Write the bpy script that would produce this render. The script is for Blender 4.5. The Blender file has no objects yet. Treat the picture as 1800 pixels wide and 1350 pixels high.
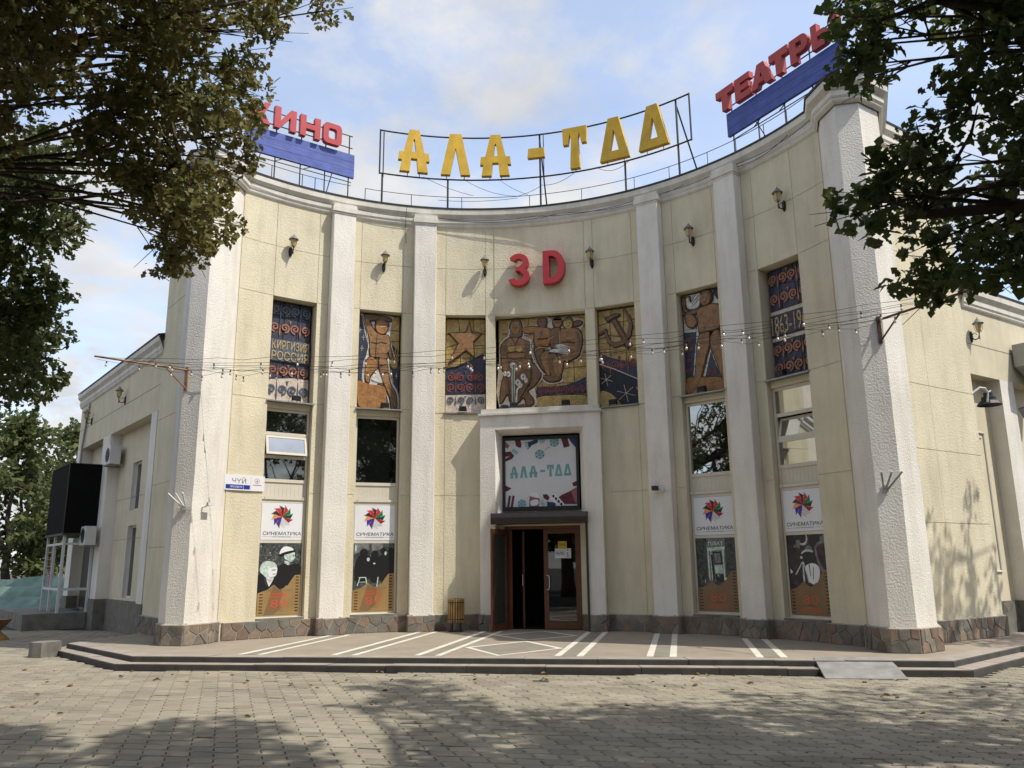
import bpy, math, random
import numpy as np
from mathutils import Matrix, Vector
random.seed(7); np.random.seed(7)
SC = bpy.context.scene
COL = SC.collection
rad = math.radians

# ------------------------------------------------------------------ camera
cam_d = bpy.data.cameras.new('camera'); cam = bpy.data.objects.new('camera', cam_d); COL.objects.link(cam)
cam_d.sensor_width = 36; cam_d.lens = 28.64; cam_d.clip_start = 0.05; cam_d.clip_end = 2000
cam.matrix_world = (Matrix.Translation((3.028, -18.512, 1.45)) @ Matrix.Rotation(rad(11.287), 4, 'Z')
                    @ Matrix.Rotation(rad(90 + 12.451), 4, 'X') @ Matrix.Rotation(rad(-0.596), 4, 'Z'))
SC.camera = cam

# ------------------------------------------------------------------ sky, sun, exposure
SUN_AZ, SUN_EL = 75.0, 56.0          # azimuth from the facade's outward axis towards the right, elevation
W = bpy.data.worlds.new('World'); SC.world = W; W.use_nodes = True
nt = W.node_tree; nt.nodes.clear()
def N(t, **k):
    n = nt.nodes.new(t)
    for a, v in k.items(): setattr(n, a, v)
    return n
out = N('ShaderNodeOutputWorld'); bg = N('ShaderNodeBackground'); nt.links.new(bg.outputs[0], out.inputs[0])
sky = N('ShaderNodeTexSky', sky_type='NISHITA', sun_disc=False, sun_elevation=rad(SUN_EL), sun_rotation=rad(180 - SUN_AZ))
sky.air_density = 1.0; sky.dust_density = 1.2; sky.ozone_density = 1.0
tc = N('ShaderNodeTexCoord'); sep = N('ShaderNodeSeparateXYZ'); nt.links.new(tc.outputs['Generated'], sep.inputs[0])
zz = N('ShaderNodeMath', operation='MAXIMUM'); nt.links.new(sep.outputs[2], zz.inputs[0]); zz.inputs[1].default_value = 0.0
za = N('ShaderNodeMath', operation='ADD'); nt.links.new(zz.outputs[0], za.inputs[0]); za.inputs[1].default_value = 0.22
dx = N('ShaderNodeMath', operation='DIVIDE'); nt.links.new(sep.outputs[0], dx.inputs[0]); nt.links.new(za.outputs[0], dx.inputs[1])
dy = N('ShaderNodeMath', operation='DIVIDE'); nt.links.new(sep.outputs[1], dy.inputs[0]); nt.links.new(za.outputs[0], dy.inputs[1])
cb = N('ShaderNodeCombineXYZ'); nt.links.new(dx.outputs[0], cb.inputs[0]); nt.links.new(dy.outputs[0], cb.inputs[1]); cb.inputs[2].default_value = 8.8
n1 = N('ShaderNodeTexNoise'); n1.inputs['Scale'].default_value = 3.0; n1.inputs['Detail'].default_value = 10; n1.inputs['Roughness'].default_value = 0.60; n1.inputs['Distortion'].default_value = 0.25
nt.links.new(cb.outputs[0], n1.inputs['Vector'])
rp = N('ShaderNodeValToRGB'); rp.color_ramp.elements[0].position = 0.45; rp.color_ramp.elements[1].position = 0.60
rp.color_ramp.elements[0].color = (0.34, 0.34, 0.34, 1); rp.color_ramp.elements[1].color = (0.92, 0.92, 0.92, 1)
hz = N('ShaderNodeMapRange'); hz.inputs[1].default_value = 0.0; hz.inputs[2].default_value = 0.45; hz.inputs[3].default_value = 0.13; hz.inputs[4].default_value = 0.0
nt.links.new(sep.outputs[2], hz.inputs[0])
ha = N('ShaderNodeMath', operation='ADD'); nt.links.new(n1.outputs[0], ha.inputs[0]); nt.links.new(hz.outputs[0], ha.inputs[1])
nt.links.new(ha.outputs[0], rp.inputs[0])
n2 = N('ShaderNodeTexNoise'); n2.inputs['Scale'].default_value = 4.5; n2.inputs['Detail'].default_value = 6
nt.links.new(cb.outputs[0], n2.inputs['Vector'])
cr = N('ShaderNodeValToRGB'); cr.color_ramp.elements[0].position = 0.3; cr.color_ramp.elements[1].position = 0.75
cr.color_ramp.elements[0].color = (2.05, 2.06, 2.1, 1); cr.color_ramp.elements[1].color = (2.95, 2.9, 2.82, 1)
nt.links.new(n2.outputs[0], cr.inputs[0])
mx = N('ShaderNodeMix', data_type='RGBA'); nt.links.new(rp.outputs[0], mx.inputs[0]); nt.links.new(sky.outputs[0], mx.inputs[6]); nt.links.new(cr.outputs[0], mx.inputs[7])
nt.links.new(mx.outputs[2], bg.inputs[0]); bg.inputs[1].default_value = 0.14

sd = bpy.data.lights.new('sun', 'SUN'); sd.energy = 2.1; sd.angle = rad(0.6); sd.color = (1.0, 0.95, 0.86)
sun = bpy.data.objects.new('sun', sd); COL.objects.link(sun)
sv = Vector((math.sin(rad(SUN_AZ)) * math.cos(rad(SUN_EL)), -math.cos(rad(SUN_AZ)) * math.cos(rad(SUN_EL)), math.sin(rad(SUN_EL))))
sun.rotation_euler = sv.to_track_quat('Z', 'Y').to_euler(); sun.location = sv * 40
SC.view_settings.view_transform = 'Standard'; SC.view_settings.look = 'None'
SC.view_settings.gamma = 1.0; SC.view_settings.exposure = 1.18; SC.view_settings.use_curve_mapping = False

# ------------------------------------------------------------------ materials
def mat(name, col, rough=0.8, var=0.0, vscale=3.0, bump=0.0, bscale=20.0, bdist=0.02, metal=0.0, spec=0.3, col2=None, detail=5, trans=0.0, emit=None, coat=0.0, streak=0.0):
    m = bpy.data.materials.new(name); m.use_nodes = True
    t = m.node_tree; b = t.nodes['Principled BSDF']
    b.inputs['Base Color'].default_value = (*col, 1); b.inputs['Roughness'].default_value = rough
    b.inputs['Metallic'].default_value = metal; b.inputs['Specular IOR Level'].default_value = spec
    if coat: b.inputs['Coat Weight'].default_value = coat
    tcn = t.nodes.new('ShaderNodeTexCoord')
    if var > 0 or col2:
        n = t.nodes.new('ShaderNodeTexNoise'); n.inputs['Scale'].default_value = vscale; n.inputs['Detail'].default_value = detail; n.inputs['Roughness'].default_value = 0.6
        t.links.new(tcn.outputs['Object'], n.inputs['Vector'])
        r = t.nodes.new('ShaderNodeValToRGB'); r.color_ramp.elements[0].position = 0.32; r.color_ramp.elements[1].position = 0.68
        c2 = col2 if col2 else tuple(min(1, c * (1 + var)) for c in col)
        c1 = col if col2 else tuple(c * (1 - var) for c in col)
        r.color_ramp.elements[0].color = (*c1, 1); r.color_ramp.elements[1].color = (*c2, 1)
        t.links.new(n.outputs[0], r.inputs[0]); last = r.outputs[0]
        if streak:
            mp = t.nodes.new('ShaderNodeMapping'); mp.inputs['Scale'].default_value = (2.2, 2.2, 0.35)
            t.links.new(tcn.outputs['Object'], mp.inputs[0])
            n3 = t.nodes.new('ShaderNodeTexNoise'); n3.inputs['Scale'].default_value = 1.6; n3.inputs['Detail'].default_value = 7; n3.inputs['Roughness'].default_value = 0.65
            t.links.new(mp.outputs[0], n3.inputs['Vector'])
            r3 = t.nodes.new('ShaderNodeValToRGB'); r3.color_ramp.elements[0].position = 0.25; r3.color_ramp.elements[1].position = 0.55
            s = 1 - streak; r3.color_ramp.elements[0].color = (s, s * 0.98, s * 0.94, 1); r3.color_ramp.elements[1].color = (1, 1, 1, 1)
            t.links.new(n3.outputs[0], r3.inputs[0])
            mm = t.nodes.new('ShaderNodeMix'); mm.data_type = 'RGBA'; mm.blend_type = 'MULTIPLY'; mm.inputs[0].default_value = 1
            t.links.new(last, mm.inputs[6]); t.links.new(r3.outputs[0], mm.inputs[7]); last = mm.outputs[2]
        t.links.new(last, b.inputs['Base Color'])
    if bump > 0:
        n = t.nodes.new('ShaderNodeTexNoise'); n.inputs['Scale'].default_value = bscale; n.inputs['Detail'].default_value = 4; n.inputs['Roughness'].default_value = 0.55
        t.links.new(tcn.outputs['Object'], n.inputs['Vector'])
        bp = t.nodes.new('ShaderNodeBump'); bp.inputs['Strength'].default_value = bump; bp.inputs['Distance'].default_value = bdist
        t.links.new(n.outputs[0], bp.inputs['Height']); t.links.new(bp.outputs[0], b.inputs['Normal'])
    return m
M = {}
M['cream'] = mat('cream stucco', (0.65, 0.59, 0.435), 0.92, 0.08, 0.9, 0.8, 27, 0.016, spec=0.15, streak=0.17)
M['creamflat'] = mat('cream smooth render', (0.62, 0.56, 0.415), 0.9, 0.06, 2.0, 0.35, 30, 0.008, spec=0.15, streak=0.12)
M['white'] = mat('white stucco', (0.735, 0.70, 0.635), 0.92, 0.07, 0.9, 0.75, 30, 0.017, spec=0.15, streak=0.17)
M['trim'] = mat('white painted moulding', (0.66, 0.63, 0.56), 0.85, 0.07, 2.5, 0.3, 25, 0.008, spec=0.2, streak=0.22)
M['coping'] = mat('dark roofing edge', (0.05, 0.05, 0.05), 0.7, 0.3, 5)
M['mortar'] = mat('plinth mortar', (0.36, 0.33, 0.28), 0.95, 0.1, 6, 0.4, 60, 0.004)
for i, c in enumerate([(0.225, 0.165, 0.12), (0.20, 0.155, 0.12), (0.17, 0.155, 0.13), (0.15, 0.145, 0.125), (0.24, 0.20, 0.155), (0.17, 0.125, 0.095), (0.20, 0.18, 0.15)]):
    M['stone%d' % i] = mat('plinth stone tone %d' % i, c, 0.85, 0.22, 5, 0.6, 28, 0.01)
M['granite'] = mat('dark step granite', (0.060, 0.055, 0.049), 0.75, 0.2, 4, 0.3, 60, 0.004, streak=0.2)
M['tread'] = mat('step tread', (0.30, 0.26, 0.22), 0.85, 0.15, 3, 0.3, 50, 0.004)
M['winframe'] = mat('cream window frame', (0.60, 0.56, 0.46), 0.5, 0.05, 3, spec=0.4)
M['glass'] = None
def glass(name, tint=(0.012, 0.014, 0.013), refl=0.22, rough=0.015):
    m = bpy.data.materials.new(name); m.use_nodes = True; t = m.node_tree; t.nodes.clear()
    o = t.nodes.new('ShaderNodeOutputMaterial'); d = t.nodes.new('ShaderNodeBsdfDiffuse'); d.inputs[0].default_value = (*tint, 1)
    g = t.nodes.new('ShaderNodeBsdfGlossy'); g.inputs['Roughness'].default_value = rough; g.inputs[0].default_value = (0.93, 0.95, 0.93, 1)
    tr = t.nodes.new('ShaderNodeBsdfTransparent'); tr.inputs[0].default_value = (0.35, 0.38, 0.36, 1)
    m1 = t.nodes.new('ShaderNodeMixShader'); m1.inputs[0].default_value = 0.55
    t.links.new(d.outputs[0], m1.inputs[1]); t.links.new(tr.outputs[0], m1.inputs[2])
    fr = t.nodes.new('ShaderNodeFresnel'); fr.inputs[0].default_value = 1.5
    ad = t.nodes.new('ShaderNodeMath'); ad.operation = 'ADD'; ad.inputs[1].default_value = refl; t.links.new(fr.outputs[0], ad.inputs[0])
    m2 = t.nodes.new('ShaderNodeMixShader'); t.links.new(ad.outputs[0], m2.inputs[0])
    t.links.new(m1.outputs[0], m2.inputs[1]); t.links.new(g.outputs[0], m2.inputs[2]); t.links.new(m2.outputs[0], o.inputs[0])
    return m
M['glass'] = glass('window glass', refl=0.10)
M['glassr'] = glass('coated window glass', refl=0.40)
M['doorglass'] = glass('door glass', (0.005, 0.005, 0.005), 0.06)
M['paintreflglass'] = glass('door glass with painted reflection', (0.16, 0.17, 0.15), 0.25)  # pale tint stands in for the sky-lit wall mirrored in the leaf
M['black'] = mat('unlit interior black', (0.012, 0.011, 0.010), 0.9)  # near-black colour stands in for missing light in the rooms
M['blackmetal'] = mat('black painted steel', (0.02, 0.02, 0.02), 0.45, 0.2, 9, spec=0.5)
M['frameblack'] = mat('black sign frame steel', (0.018, 0.018, 0.018), 0.5, 0.2, 9, spec=0.4)
M['wood'] = mat('brown door timber', (0.13, 0.043, 0.017), 0.4, 0.25, 6, 0.15, 40, 0.002, spec=0.5)
M['canopy'] = mat('dark brown canopy metal', (0.035, 0.022, 0.014), 0.45, 0.2, 6, spec=0.5)
M['steel'] = mat('satin steel', (0.62, 0.62, 0.60), 0.3, metal=0.9)
M['redletter'] = mat('red sign face', (0.40, 0.022, 0.030), 0.45, 0.12, 5, spec=0.45)
M['redletter2'] = mat('faded red roof letter', (0.40, 0.050, 0.045), 0.5, 0.15, 4, spec=0.4)
M['yellow'] = mat('yellow sign face', (0.62, 0.385, 0.035), 0.55, 0.16, 3, 0.15, 6, 0.01, spec=0.35, streak=0.15)
M['blueboard'] = mat('blue painted board', (0.050, 0.085, 0.33), 0.5, 0.2, 4, spec=0.4)
_t = M['blueboard'].node_tree; _b = _t.nodes['Principled BSDF']; _src = _b.inputs['Base Color'].links[0].from_socket
_tc = _t.nodes.new('ShaderNodeTexCoord'); _mp = _t.nodes.new('ShaderNodeMapping'); _mp.inputs['Scale'].default_value = (1.2, 1.2, 26); _n = _t.nodes.new('ShaderNodeTexNoise'); _n.inputs['Scale'].default_value = 1.5; _n.inputs['Detail'].default_value = 6
_r = _t.nodes.new('ShaderNodeValToRGB'); _r.color_ramp.elements[0].position = .56; _r.color_ramp.elements[1].position = .72; _r.color_ramp.elements[1].color = (.55, .55, .55, 1); _m = _t.nodes.new('ShaderNodeMix'); _m.data_type = 'RGBA'; _m.inputs[7].default_value = (.20, .22, .36, 1)
_t.links.new(_tc.outputs['Object'], _mp.inputs[0]); _t.links.new(_mp.outputs[0], _n.inputs['Vector']); _t.links.new(_n.outputs[0], _r.inputs[0]); _t.links.new(_r.outputs[0], _m.inputs[0]); _t.links.new(_src, _m.inputs[6]); _t.links.new(_m.outputs[2], _b.inputs['Base Color'])
M['rail'] = mat('roof railing', (0.03, 0.03, 0.03), 0.6)
M['lampblack'] = mat('lantern cast iron', (0.018, 0.017, 0.016), 0.5, 0.2, 20, spec=0.4)
M['lampglass'] = mat('amber lantern glass', (0.52, 0.39, 0.17), 0.25, 0.1, 10, spec=0.5)
M['lampcap'] = mat('grey lantern cap', (0.16, 0.155, 0.15), 0.5, 0.2, 20, spec=0.4)
M['printwhite'] = mat('white print', (0.72, 0.72, 0.74), 0.35, 0.02, 3, spec=0.4)
M['printblack'] = mat('black print', (0.012, 0.012, 0.013), 0.35, spec=0.4)
M['printgold'] = mat('gold print', (0.30, 0.19, 0.075), 0.35, 0.14, 2.5, spec=0.4)
M['printbrown'] = mat('brown print', (0.20, 0.12, 0.055), 0.35, 0.12, 2.5, spec=0.4)
M['printred'] = mat('red outline print', (0.72, 0.07, 0.035), 0.4, spec=0.4)
M['printgrey'] = mat('grey print', (0.16, 0.165, 0.165), 0.4, 0.4, 12)
M['printpale'] = mat('pale green-white print', (0.46, 0.55, 0.49), 0.4, 0.42, 15)
M['printdark'] = mat('photo print darks', (0.014, 0.016, 0.016), 0.4, col2=(0.10, 0.11, 0.105), vscale=16, detail=9)
M['printplum'] = mat('plum print darks', (0.022, 0.014, 0.016), 0.4, col2=(0.075, 0.055, 0.060), vscale=7, detail=6)
M['teal'] = mat('teal lettering', (0.16, 0.33, 0.34), 0.4, 0.06, 6)
M['signblue'] = mat('street sign blue', (0.020, 0.035, 0.27), 0.35)
M['maroon'] = mat('maroon print', (0.11, 0.030, 0.038), 0.4, 0.2, 6)
M['pinkprint'] = mat('pink print', (0.32, 0.11, 0.13), 0.4, 0.12, 6)
M['navyprint'] = mat('navy print', (0.03, 0.05, 0.11), 0.4, 0.2, 6)
M['lightblue'] = mat('light blue print', (0.27, 0.42, 0.46), 0.4, 0.1, 6)
for k, c in dict(fanred=(0.50, 0.03, 0.03), fandark=(0.05, 0.03, 0.03), fanorange=(0.70, 0.27, 0.05), fanblue=(0.05, 0.03, 0.30), fanviolet=(0.10, 0.03, 0.18), fangreen=(0.02, 0.17, 0.06), fangrey=(0.55, 0.55, 0.56), fancrimson=(0.30, 0.02, 0.03), fangreendark=(0.015, 0.05, 0.03)).items():
    M[k] = mat('logo ' + k[3:], c, 0.35, 0.12, 9)
def ceramic(name, c, c2=None, var=0.2, sc=7.0):
    m = mat(name, c, 0.45, var, sc, 0.5, 14, 0.012, spec=0.4, col2=c2); t = m.node_tree; b = t.nodes['Principled BSDF']
    src = b.inputs['Base Color'].links[0].from_socket; v = t.nodes.new('ShaderNodeTexVoronoi'); v.feature = 'DISTANCE_TO_EDGE'; v.inputs['Scale'].default_value = 8.5
    tcn = t.nodes.new('ShaderNodeTexCoord'); nz = t.nodes.new('ShaderNodeTexNoise'); nz.inputs['Scale'].default_value = 5; mxv = t.nodes.new('ShaderNodeMix'); mxv.data_type = 'RGBA'; mxv.inputs[0].default_value = .12
    t.links.new(tcn.outputs['Object'], nz.inputs['Vector']); t.links.new(tcn.outputs['Object'], mxv.inputs[6]); t.links.new(nz.outputs['Color'], mxv.inputs[7]); t.links.new(mxv.outputs[2], v.inputs['Vector'])
    r = t.nodes.new('ShaderNodeValToRGB'); r.color_ramp.elements[0].position = 0.0; r.color_ramp.elements[0].color = (.35, .33, .32, 1); r.color_ramp.elements[1].position = .035; r.color_ramp.elements[1].color = (1, 1, 1, 1)
    t.links.new(v.outputs['Distance'], r.inputs[0]); mm = t.nodes.new('ShaderNodeMix'); mm.data_type = 'RGBA'; mm.blend_type = 'MULTIPLY'; mm.inputs[0].default_value = 1
    t.links.new(src, mm.inputs[6]); t.links.new(r.outputs[0], mm.inputs[7]); t.links.new(mm.outputs[2], b.inputs['Base Color']); return m
M['mgold'] = ceramic('mosaic ochre ceramic', (0.34, 0.22, 0.065), (0.50, 0.36, 0.13))
M['mnavy'] = ceramic('mosaic navy ceramic', (0.022, 0.026, 0.050), (0.045, 0.050, 0.085))
M['mblack'] = ceramic('mosaic black ceramic', (0.010, 0.011, 0.017), (0.02, 0.02, 0.03))
M['mslate'] = ceramic('mosaic slate ceramic', (0.07, 0.09, 0.115), (0.12, 0.14, 0.17))
M['msalmon'] = ceramic('mosaic salmon ceramic', (0.26, 0.105, 0.07), (0.38, 0.17, 0.115))
M['mredorn'] = ceramic('mosaic red ceramic', (0.16, 0.045, 0.035), (0.24, 0.08, 0.06))
M['mpale'] = ceramic('mosaic pale ceramic', (0.52, 0.42, 0.34), (0.62, 0.53, 0.44))
M['mwhite'] = ceramic('mosaic white ceramic', (0.52, 0.50, 0.45), (0.64, 0.62, 0.57))
M['morange'] = ceramic('mosaic orange ceramic', (0.25, 0.105, 0.03), (0.38, 0.19, 0.065))
M['mskin'] = ceramic('mosaic tan ceramic', (0.21, 0.105, 0.04), (0.33, 0.18, 0.075))
M['mbrown'] = ceramic('mosaic brown ceramic', (0.12, 0.062, 0.028), (0.20, 0.11, 0.05))
M['mdark'] = ceramic('mosaic dark joint', (0.022, 0.016, 0.013), (0.04, 0.03, 0.02))
M['mgreen'] = ceramic('mosaic green ceramic', (0.10, 0.15, 0.09), (0.15, 0.2, 0.12))
M['mletter'] = ceramic('mosaic lettering', (0.42, 0.30, 0.13), (0.52, 0.39, 0.2))
M['flood'] = mat('floodlight housing', (0.02, 0.021, 0.022), 0.5)
M['binwood'] = mat('bin slat timber', (0.30, 0.175, 0.065), 0.6, 0.3, 5, 0.2, 30, 0.002)
M['conc'] = mat('grey concrete', (0.17, 0.16, 0.14), 0.9, 0.3, 3, 0.4, 30, 0.006)
M['rampm'] = mat('steel ramp plate', (0.24, 0.235, 0.22), 0.6, 0.22, 4, 0.2, 40, 0.003)
M['acwhite'] = mat('air conditioner casing', (0.58, 0.58, 0.55), 0.5, 0.06, 4)
M['galv'] = mat('galvanised sheet', (0.30, 0.31, 0.30), 0.45, 0.22, 3, metal=0.5)
M['boxblack'] = mat('black screen cabinet', (0.006, 0.006, 0.006), 0.9, 0.2, 4, spec=0.1)
M['porch'] = mat('white porch frame', (0.55, 0.55, 0.53), 0.5, 0.05, 4)
M['shutter'] = mat('dark olive shutter', (0.055, 0.048, 0.034), 0.6, 0.15, 5)
M['netting'] = mat('green safety netting', (0.21, 0.32, 0.28), 0.8, 0.25, 1.2, 0.6, 2.0, 0.1)
M['stool'] = mat('yellow painted stool', (0.30, 0.20, 0.05), 0.6, 0.2, 5)
M['stooltop'] = mat('reddish stool seat', (0.20, 0.115, 0.055), 0.6, 0.2, 5)
M['wire'] = mat('dark cable', (0.035, 0.032, 0.030), 0.6)
M['rust'] = mat('rusty bracket', (0.28, 0.16, 0.085), 0.8, 0.25, 9)
M['rustdark'] = mat('dark rusted bracket', (0.10, 0.055, 0.035), 0.8, 0.25, 9)
M['bulb'] = mat('clear bulb glass', (0.62, 0.56, 0.48), 0.12, spec=0.7)
M['socket'] = mat('bulb socket', (0.12, 0.065, 0.03), 0.6)
M['pink'] = mat('pink granite paving', (0.275, 0.235, 0.183), 0.8, 0.10, 1.6, 0.2, 40, 0.003, streak=0.0)
M['stripewhite'] = mat('white marble inlay', (0.60, 0.57, 0.485), 0.7, 0.12, 4)
M['stripegrey'] = mat('grey-green granite inlay', (0.225, 0.205, 0.165), 0.75, 0.12, 3)
M['yellownotice'] = mat('yellow notice', (0.62, 0.47, 0.04), 0.5)
M['ductwhite'] = mat('white plastic conduit', (0.62, 0.62, 0.60), 0.5)
M['roof'] = mat('roof felt', (0.06, 0.06, 0.06), 0.9)
M['asphalt'] = mat('ground bed', (0.07, 0.066, 0.058), 0.95, 0.2, 3, 0.4, 30, 0.01)

# ------------------------------------------------------------------ mesh helpers
class MB:
    def __init__(s): s.v = []; s.f = []; s.m = []
    def add(s, vs, fs, mi=0):
        o = len(s.v); s.v += [tuple(v) for v in vs]
        for f in fs: s.f.append([o + i for i in f]); s.m.append(mi)
    def box8(s, p, mi=0):      # 4 bottom ccw, 4 top ccw
        s.add(p, [(0, 3, 2, 1), (4, 5, 6, 7), (0, 1, 5, 4), (1, 2, 6, 5), (2, 3, 7, 6), (3, 0, 4, 7)], mi)
    def box(s, x0, x1, y0, y1, z0, z1, mi=0):
        s.box8([(x0, y0, z0), (x1, y0, z0), (x1, y1, z0), (x0, y1, z0), (x0, y0, z1), (x1, y0, z1), (x1, y1, z1), (x0, y1, z1)], mi)
    def fbox(s, F, u0, u1, v0, v1, w0, w1, mi=0):
        s.box8([F(u0, v0, w1), F(u1, v0, w1), F(u1, v0, w0), F(u0, v0, w0), F(u0, v1, w1), F(u1, v1, w1), F(u1, v1, w0), F(u0, v1, w0)], mi)
    def prismz(s, poly, z0, z1, mi=0):
        n = len(poly); s.add([(x, y, z0) for x, y in poly] + [(x, y, z1) for x, y in poly],
              [list(range(n))[::-1], list(range(n, 2 * n))] + [(i, (i + 1) % n, n + (i + 1) % n, n + i) for i in range(n)], mi)
    def prism(s, F, poly, w0, w1, mi=0):
        n = len(poly); a = sum(poly[i][0] * poly[(i + 1) % n][1] - poly[(i + 1) % n][0] * poly[i][1] for i in range(n))
        if a < 0: poly = poly[::-1]
        s.add([F(u, v, w0) for u, v in poly] + [F(u, v, w1) for u, v in poly],
              [list(range(n))[::-1], list(range(n, 2 * n))] + [(i, (i + 1) % n, n + (i + 1) % n, n + i) for i in range(n)], mi)
    def pillow(s, F, poly, w0, w1, ins, mi=0):
        n = len(poly); a = sum(poly[i][0] * poly[(i + 1) % n][1] - poly[(i + 1) % n][0] * poly[i][1] for i in range(n))
        if a < 0: poly = poly[::-1]
        p1 = offset(poly, -ins * 0.45); p2 = offset(poly, -ins); wm = w0 + (w1 - w0) * 0.72
        L = [[F(u, v, w0) for u, v in poly], [F(u, v, wm) for u, v in p1], [F(u, v, w1) for u, v in p2]]
        fs = [(k * n + i, k * n + (i + 1) % n, (k + 1) * n + (i + 1) % n, (k + 1) * n + i) for k in range(2) for i in range(n)]
        s.add(sum(L, []), fs + [list(range(2 * n, 3 * n))], mi)
    def ribbon(s, F, pts, wid, w0, w1, mi=0, closed=False):
        n = len(pts); L = []; Rr = []
        for i in range(n):
            a = pts[(i - 1) % n] if (closed or i > 0) else pts[i]; b = pts[(i + 1) % n] if (closed or i < n - 1) else pts[i]
            d = (b[0] - a[0], b[1] - a[1]); l = math.hypot(*d) or 1; nx, ny = -d[1] / l, d[0] / l
            h = (wid[i] if isinstance(wid, (list, tuple)) else wid) / 2
            L.append((pts[i][0] + nx * h, pts[i][1] + ny * h)); Rr.append((pts[i][0] - nx * h, pts[i][1] - ny * h))
        m = n if closed else n - 1
        vs = [F(*p, w1) for p in L] + [F(*p, w1) for p in Rr] + [F(*p, w0) for p in L] + [F(*p, w0) for p in Rr]; fs = []
        for i in range(m):
            j = (i + 1) % n
            fs += [(n + i, n + j, j, i), (i, j, 2 * n + j, 2 * n + i), (n + j, n + i, 3 * n + i, 3 * n + j)]
        if not closed: fs += [(0, 2 * n, 3 * n, n), (n - 1, 2 * n - 1, 4 * n - 1, 3 * n - 1)]
        s.add(vs, fs, mi)
    def tube(s, pts, r, n=6, mi=0, cap=True):
        pts = [Vector(p) for p in pts]; m = len(pts); o = len(s.v); prev = None
        for i, p in enumerate(pts):
            d = (pts[min(i + 1, m - 1)] - pts[max(i - 1, 0)]).normalized()
            if prev is None: a = d.orthogonal().normalized()
            else:
                a = prev - d * prev.dot(d)
                a = a.normalized() if a.length > 1e-6 else d.orthogonal().normalized()
            prev = a; b = d.cross(a); rr = r[i] if isinstance(r, (list, tuple)) else r
            for k in range(n):
                t = 2 * math.pi * k / n; s.v.append(tuple(p + (a * math.cos(t) + b * math.sin(t)) * rr))
        for i in range(m - 1):
            for k in range(n):
                s.f.append([o + i * n + k, o + i * n + (k + 1) % n, o + (i + 1) * n + (k + 1) % n, o + (i + 1) * n + k]); s.m.append(mi)
        if cap:
            s.f.append([o + k for k in range(n)][::-1]); s.m.append(mi); s.f.append([o + (m - 1) * n + k for k in range(n)]); s.m.append(mi)
    def lathe(s, c, prof, n=14, mi=0):     # prof: (r, dz)
        o = len(s.v); m = len(prof)
        for r, z in prof:
            for k in range(n):
                t = 2 * math.pi * k / n; s.v.append((c[0] + r * math.cos(t), c[1] + r * math.sin(t), c[2] + z))
        for i in range(m - 1):
            for k in range(n):
                s.f.append([o + i * n + k, o + i * n + (k + 1) % n, o + (i + 1) * n + (k + 1) % n, o + (i + 1) * n + k]); s.m.append(mi)
    def slab(s, t0, t1, z0, z1, R0, R1, step=1.5, mi=0):
        n = max(1, int(math.ceil(abs(t1 - t0) / step))); o = len(s.v)
        for i in range(n + 1):
            t = t0 + (t1 - t0) * i / n
            s.v += [P3(t, R0, z0), P3(t, R0, z1), P3(t, R1, z1), P3(t, R1, z0)]
        for i in range(n):
            a = o + 4 * i; b = a + 4
            for k in range(4): s.f.append([a + k, b + k, b + (k + 1) % 4, a + (k + 1) % 4][::-1]); s.m.append(mi)
        s.f.append([o, o + 1, o + 2, o + 3][::-1]); s.m.append(mi); e = o + 4 * n; s.f.append([e, e + 1, e + 2, e + 3]); s.m.append(mi)
    def profile_arc(s, t0, t1, prof, step=1.5, mi=0):      # prof: list of (offset towards viewer, z), closed loop around arc R_WALL
        n = max(1, int(math.ceil(abs(t1 - t0) / step))); m = len(prof); o = len(s.v)
        for i in range(n + 1):
            t = t0 + (t1 - t0) * i / n
            for of, z in prof: s.v.append(P3(t, RW - of, z))
        for i in range(n):
            for k in range(m - 1):
                s.f.append([o + i * m + k, o + (i + 1) * m + k, o + (i + 1) * m + k + 1, o + i * m + k + 1]); s.m.append(mi)
def offset(poly, d):
    n = len(poly); r = []
    for i in range(n):
        a, b, c = poly[i - 1], poly[i], poly[(i + 1) % n]
        e1 = (b[0] - a[0], b[1] - a[1]); e2 = (c[0] - b[0], c[1] - b[1])
        l1 = math.hypot(*e1) or 1e-9; l2 = math.hypot(*e2) or 1e-9
        n1 = (e1[1] / l1, -e1[0] / l1); n2 = (e2[1] / l2, -e2[0] / l2)
        nx, ny = n1[0] + n2[0], n1[1] + n2[1]; l = math.hypot(nx, ny)
        if l < 1e-6: nx, ny, l = n1[0], n1[1], 1
        k = min(2.0, 2 / l); r.append((b[0] + nx / l * d * k * 0.5 * l if False else b[0] + nx / l * d * min(1.6, k), b[1] + ny / l * d * min(1.6, k)))
    return r
def smooth(poly, k=4):
    n = len(poly); r = []
    for i in range(n):
        p0, p1, p2, p3 = poly[i - 1], poly[i], poly[(i + 1) % n], poly[(i + 2) % n]
        for j in range(k):
            t = j / k
            r.append(tuple(0.5 * (2 * p1[c] + (p2[c] - p0[c]) * t + (2 * p0[c] - 5 * p1[c] + 4 * p2[c] - p3[c]) * t * t + (3 * p1[c] - p0[c] - 3 * p2[c] + p3[c]) * t ** 3) for c in (0, 1)))
    return r
def circle(cx, cy, rx, ry=None, n=16):
    ry = ry or rx
    return [(cx + rx * math.cos(2 * math.pi * i / n), cy + ry * math.sin(2 * math.pi * i / n)) for i in range(n)]
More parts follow.
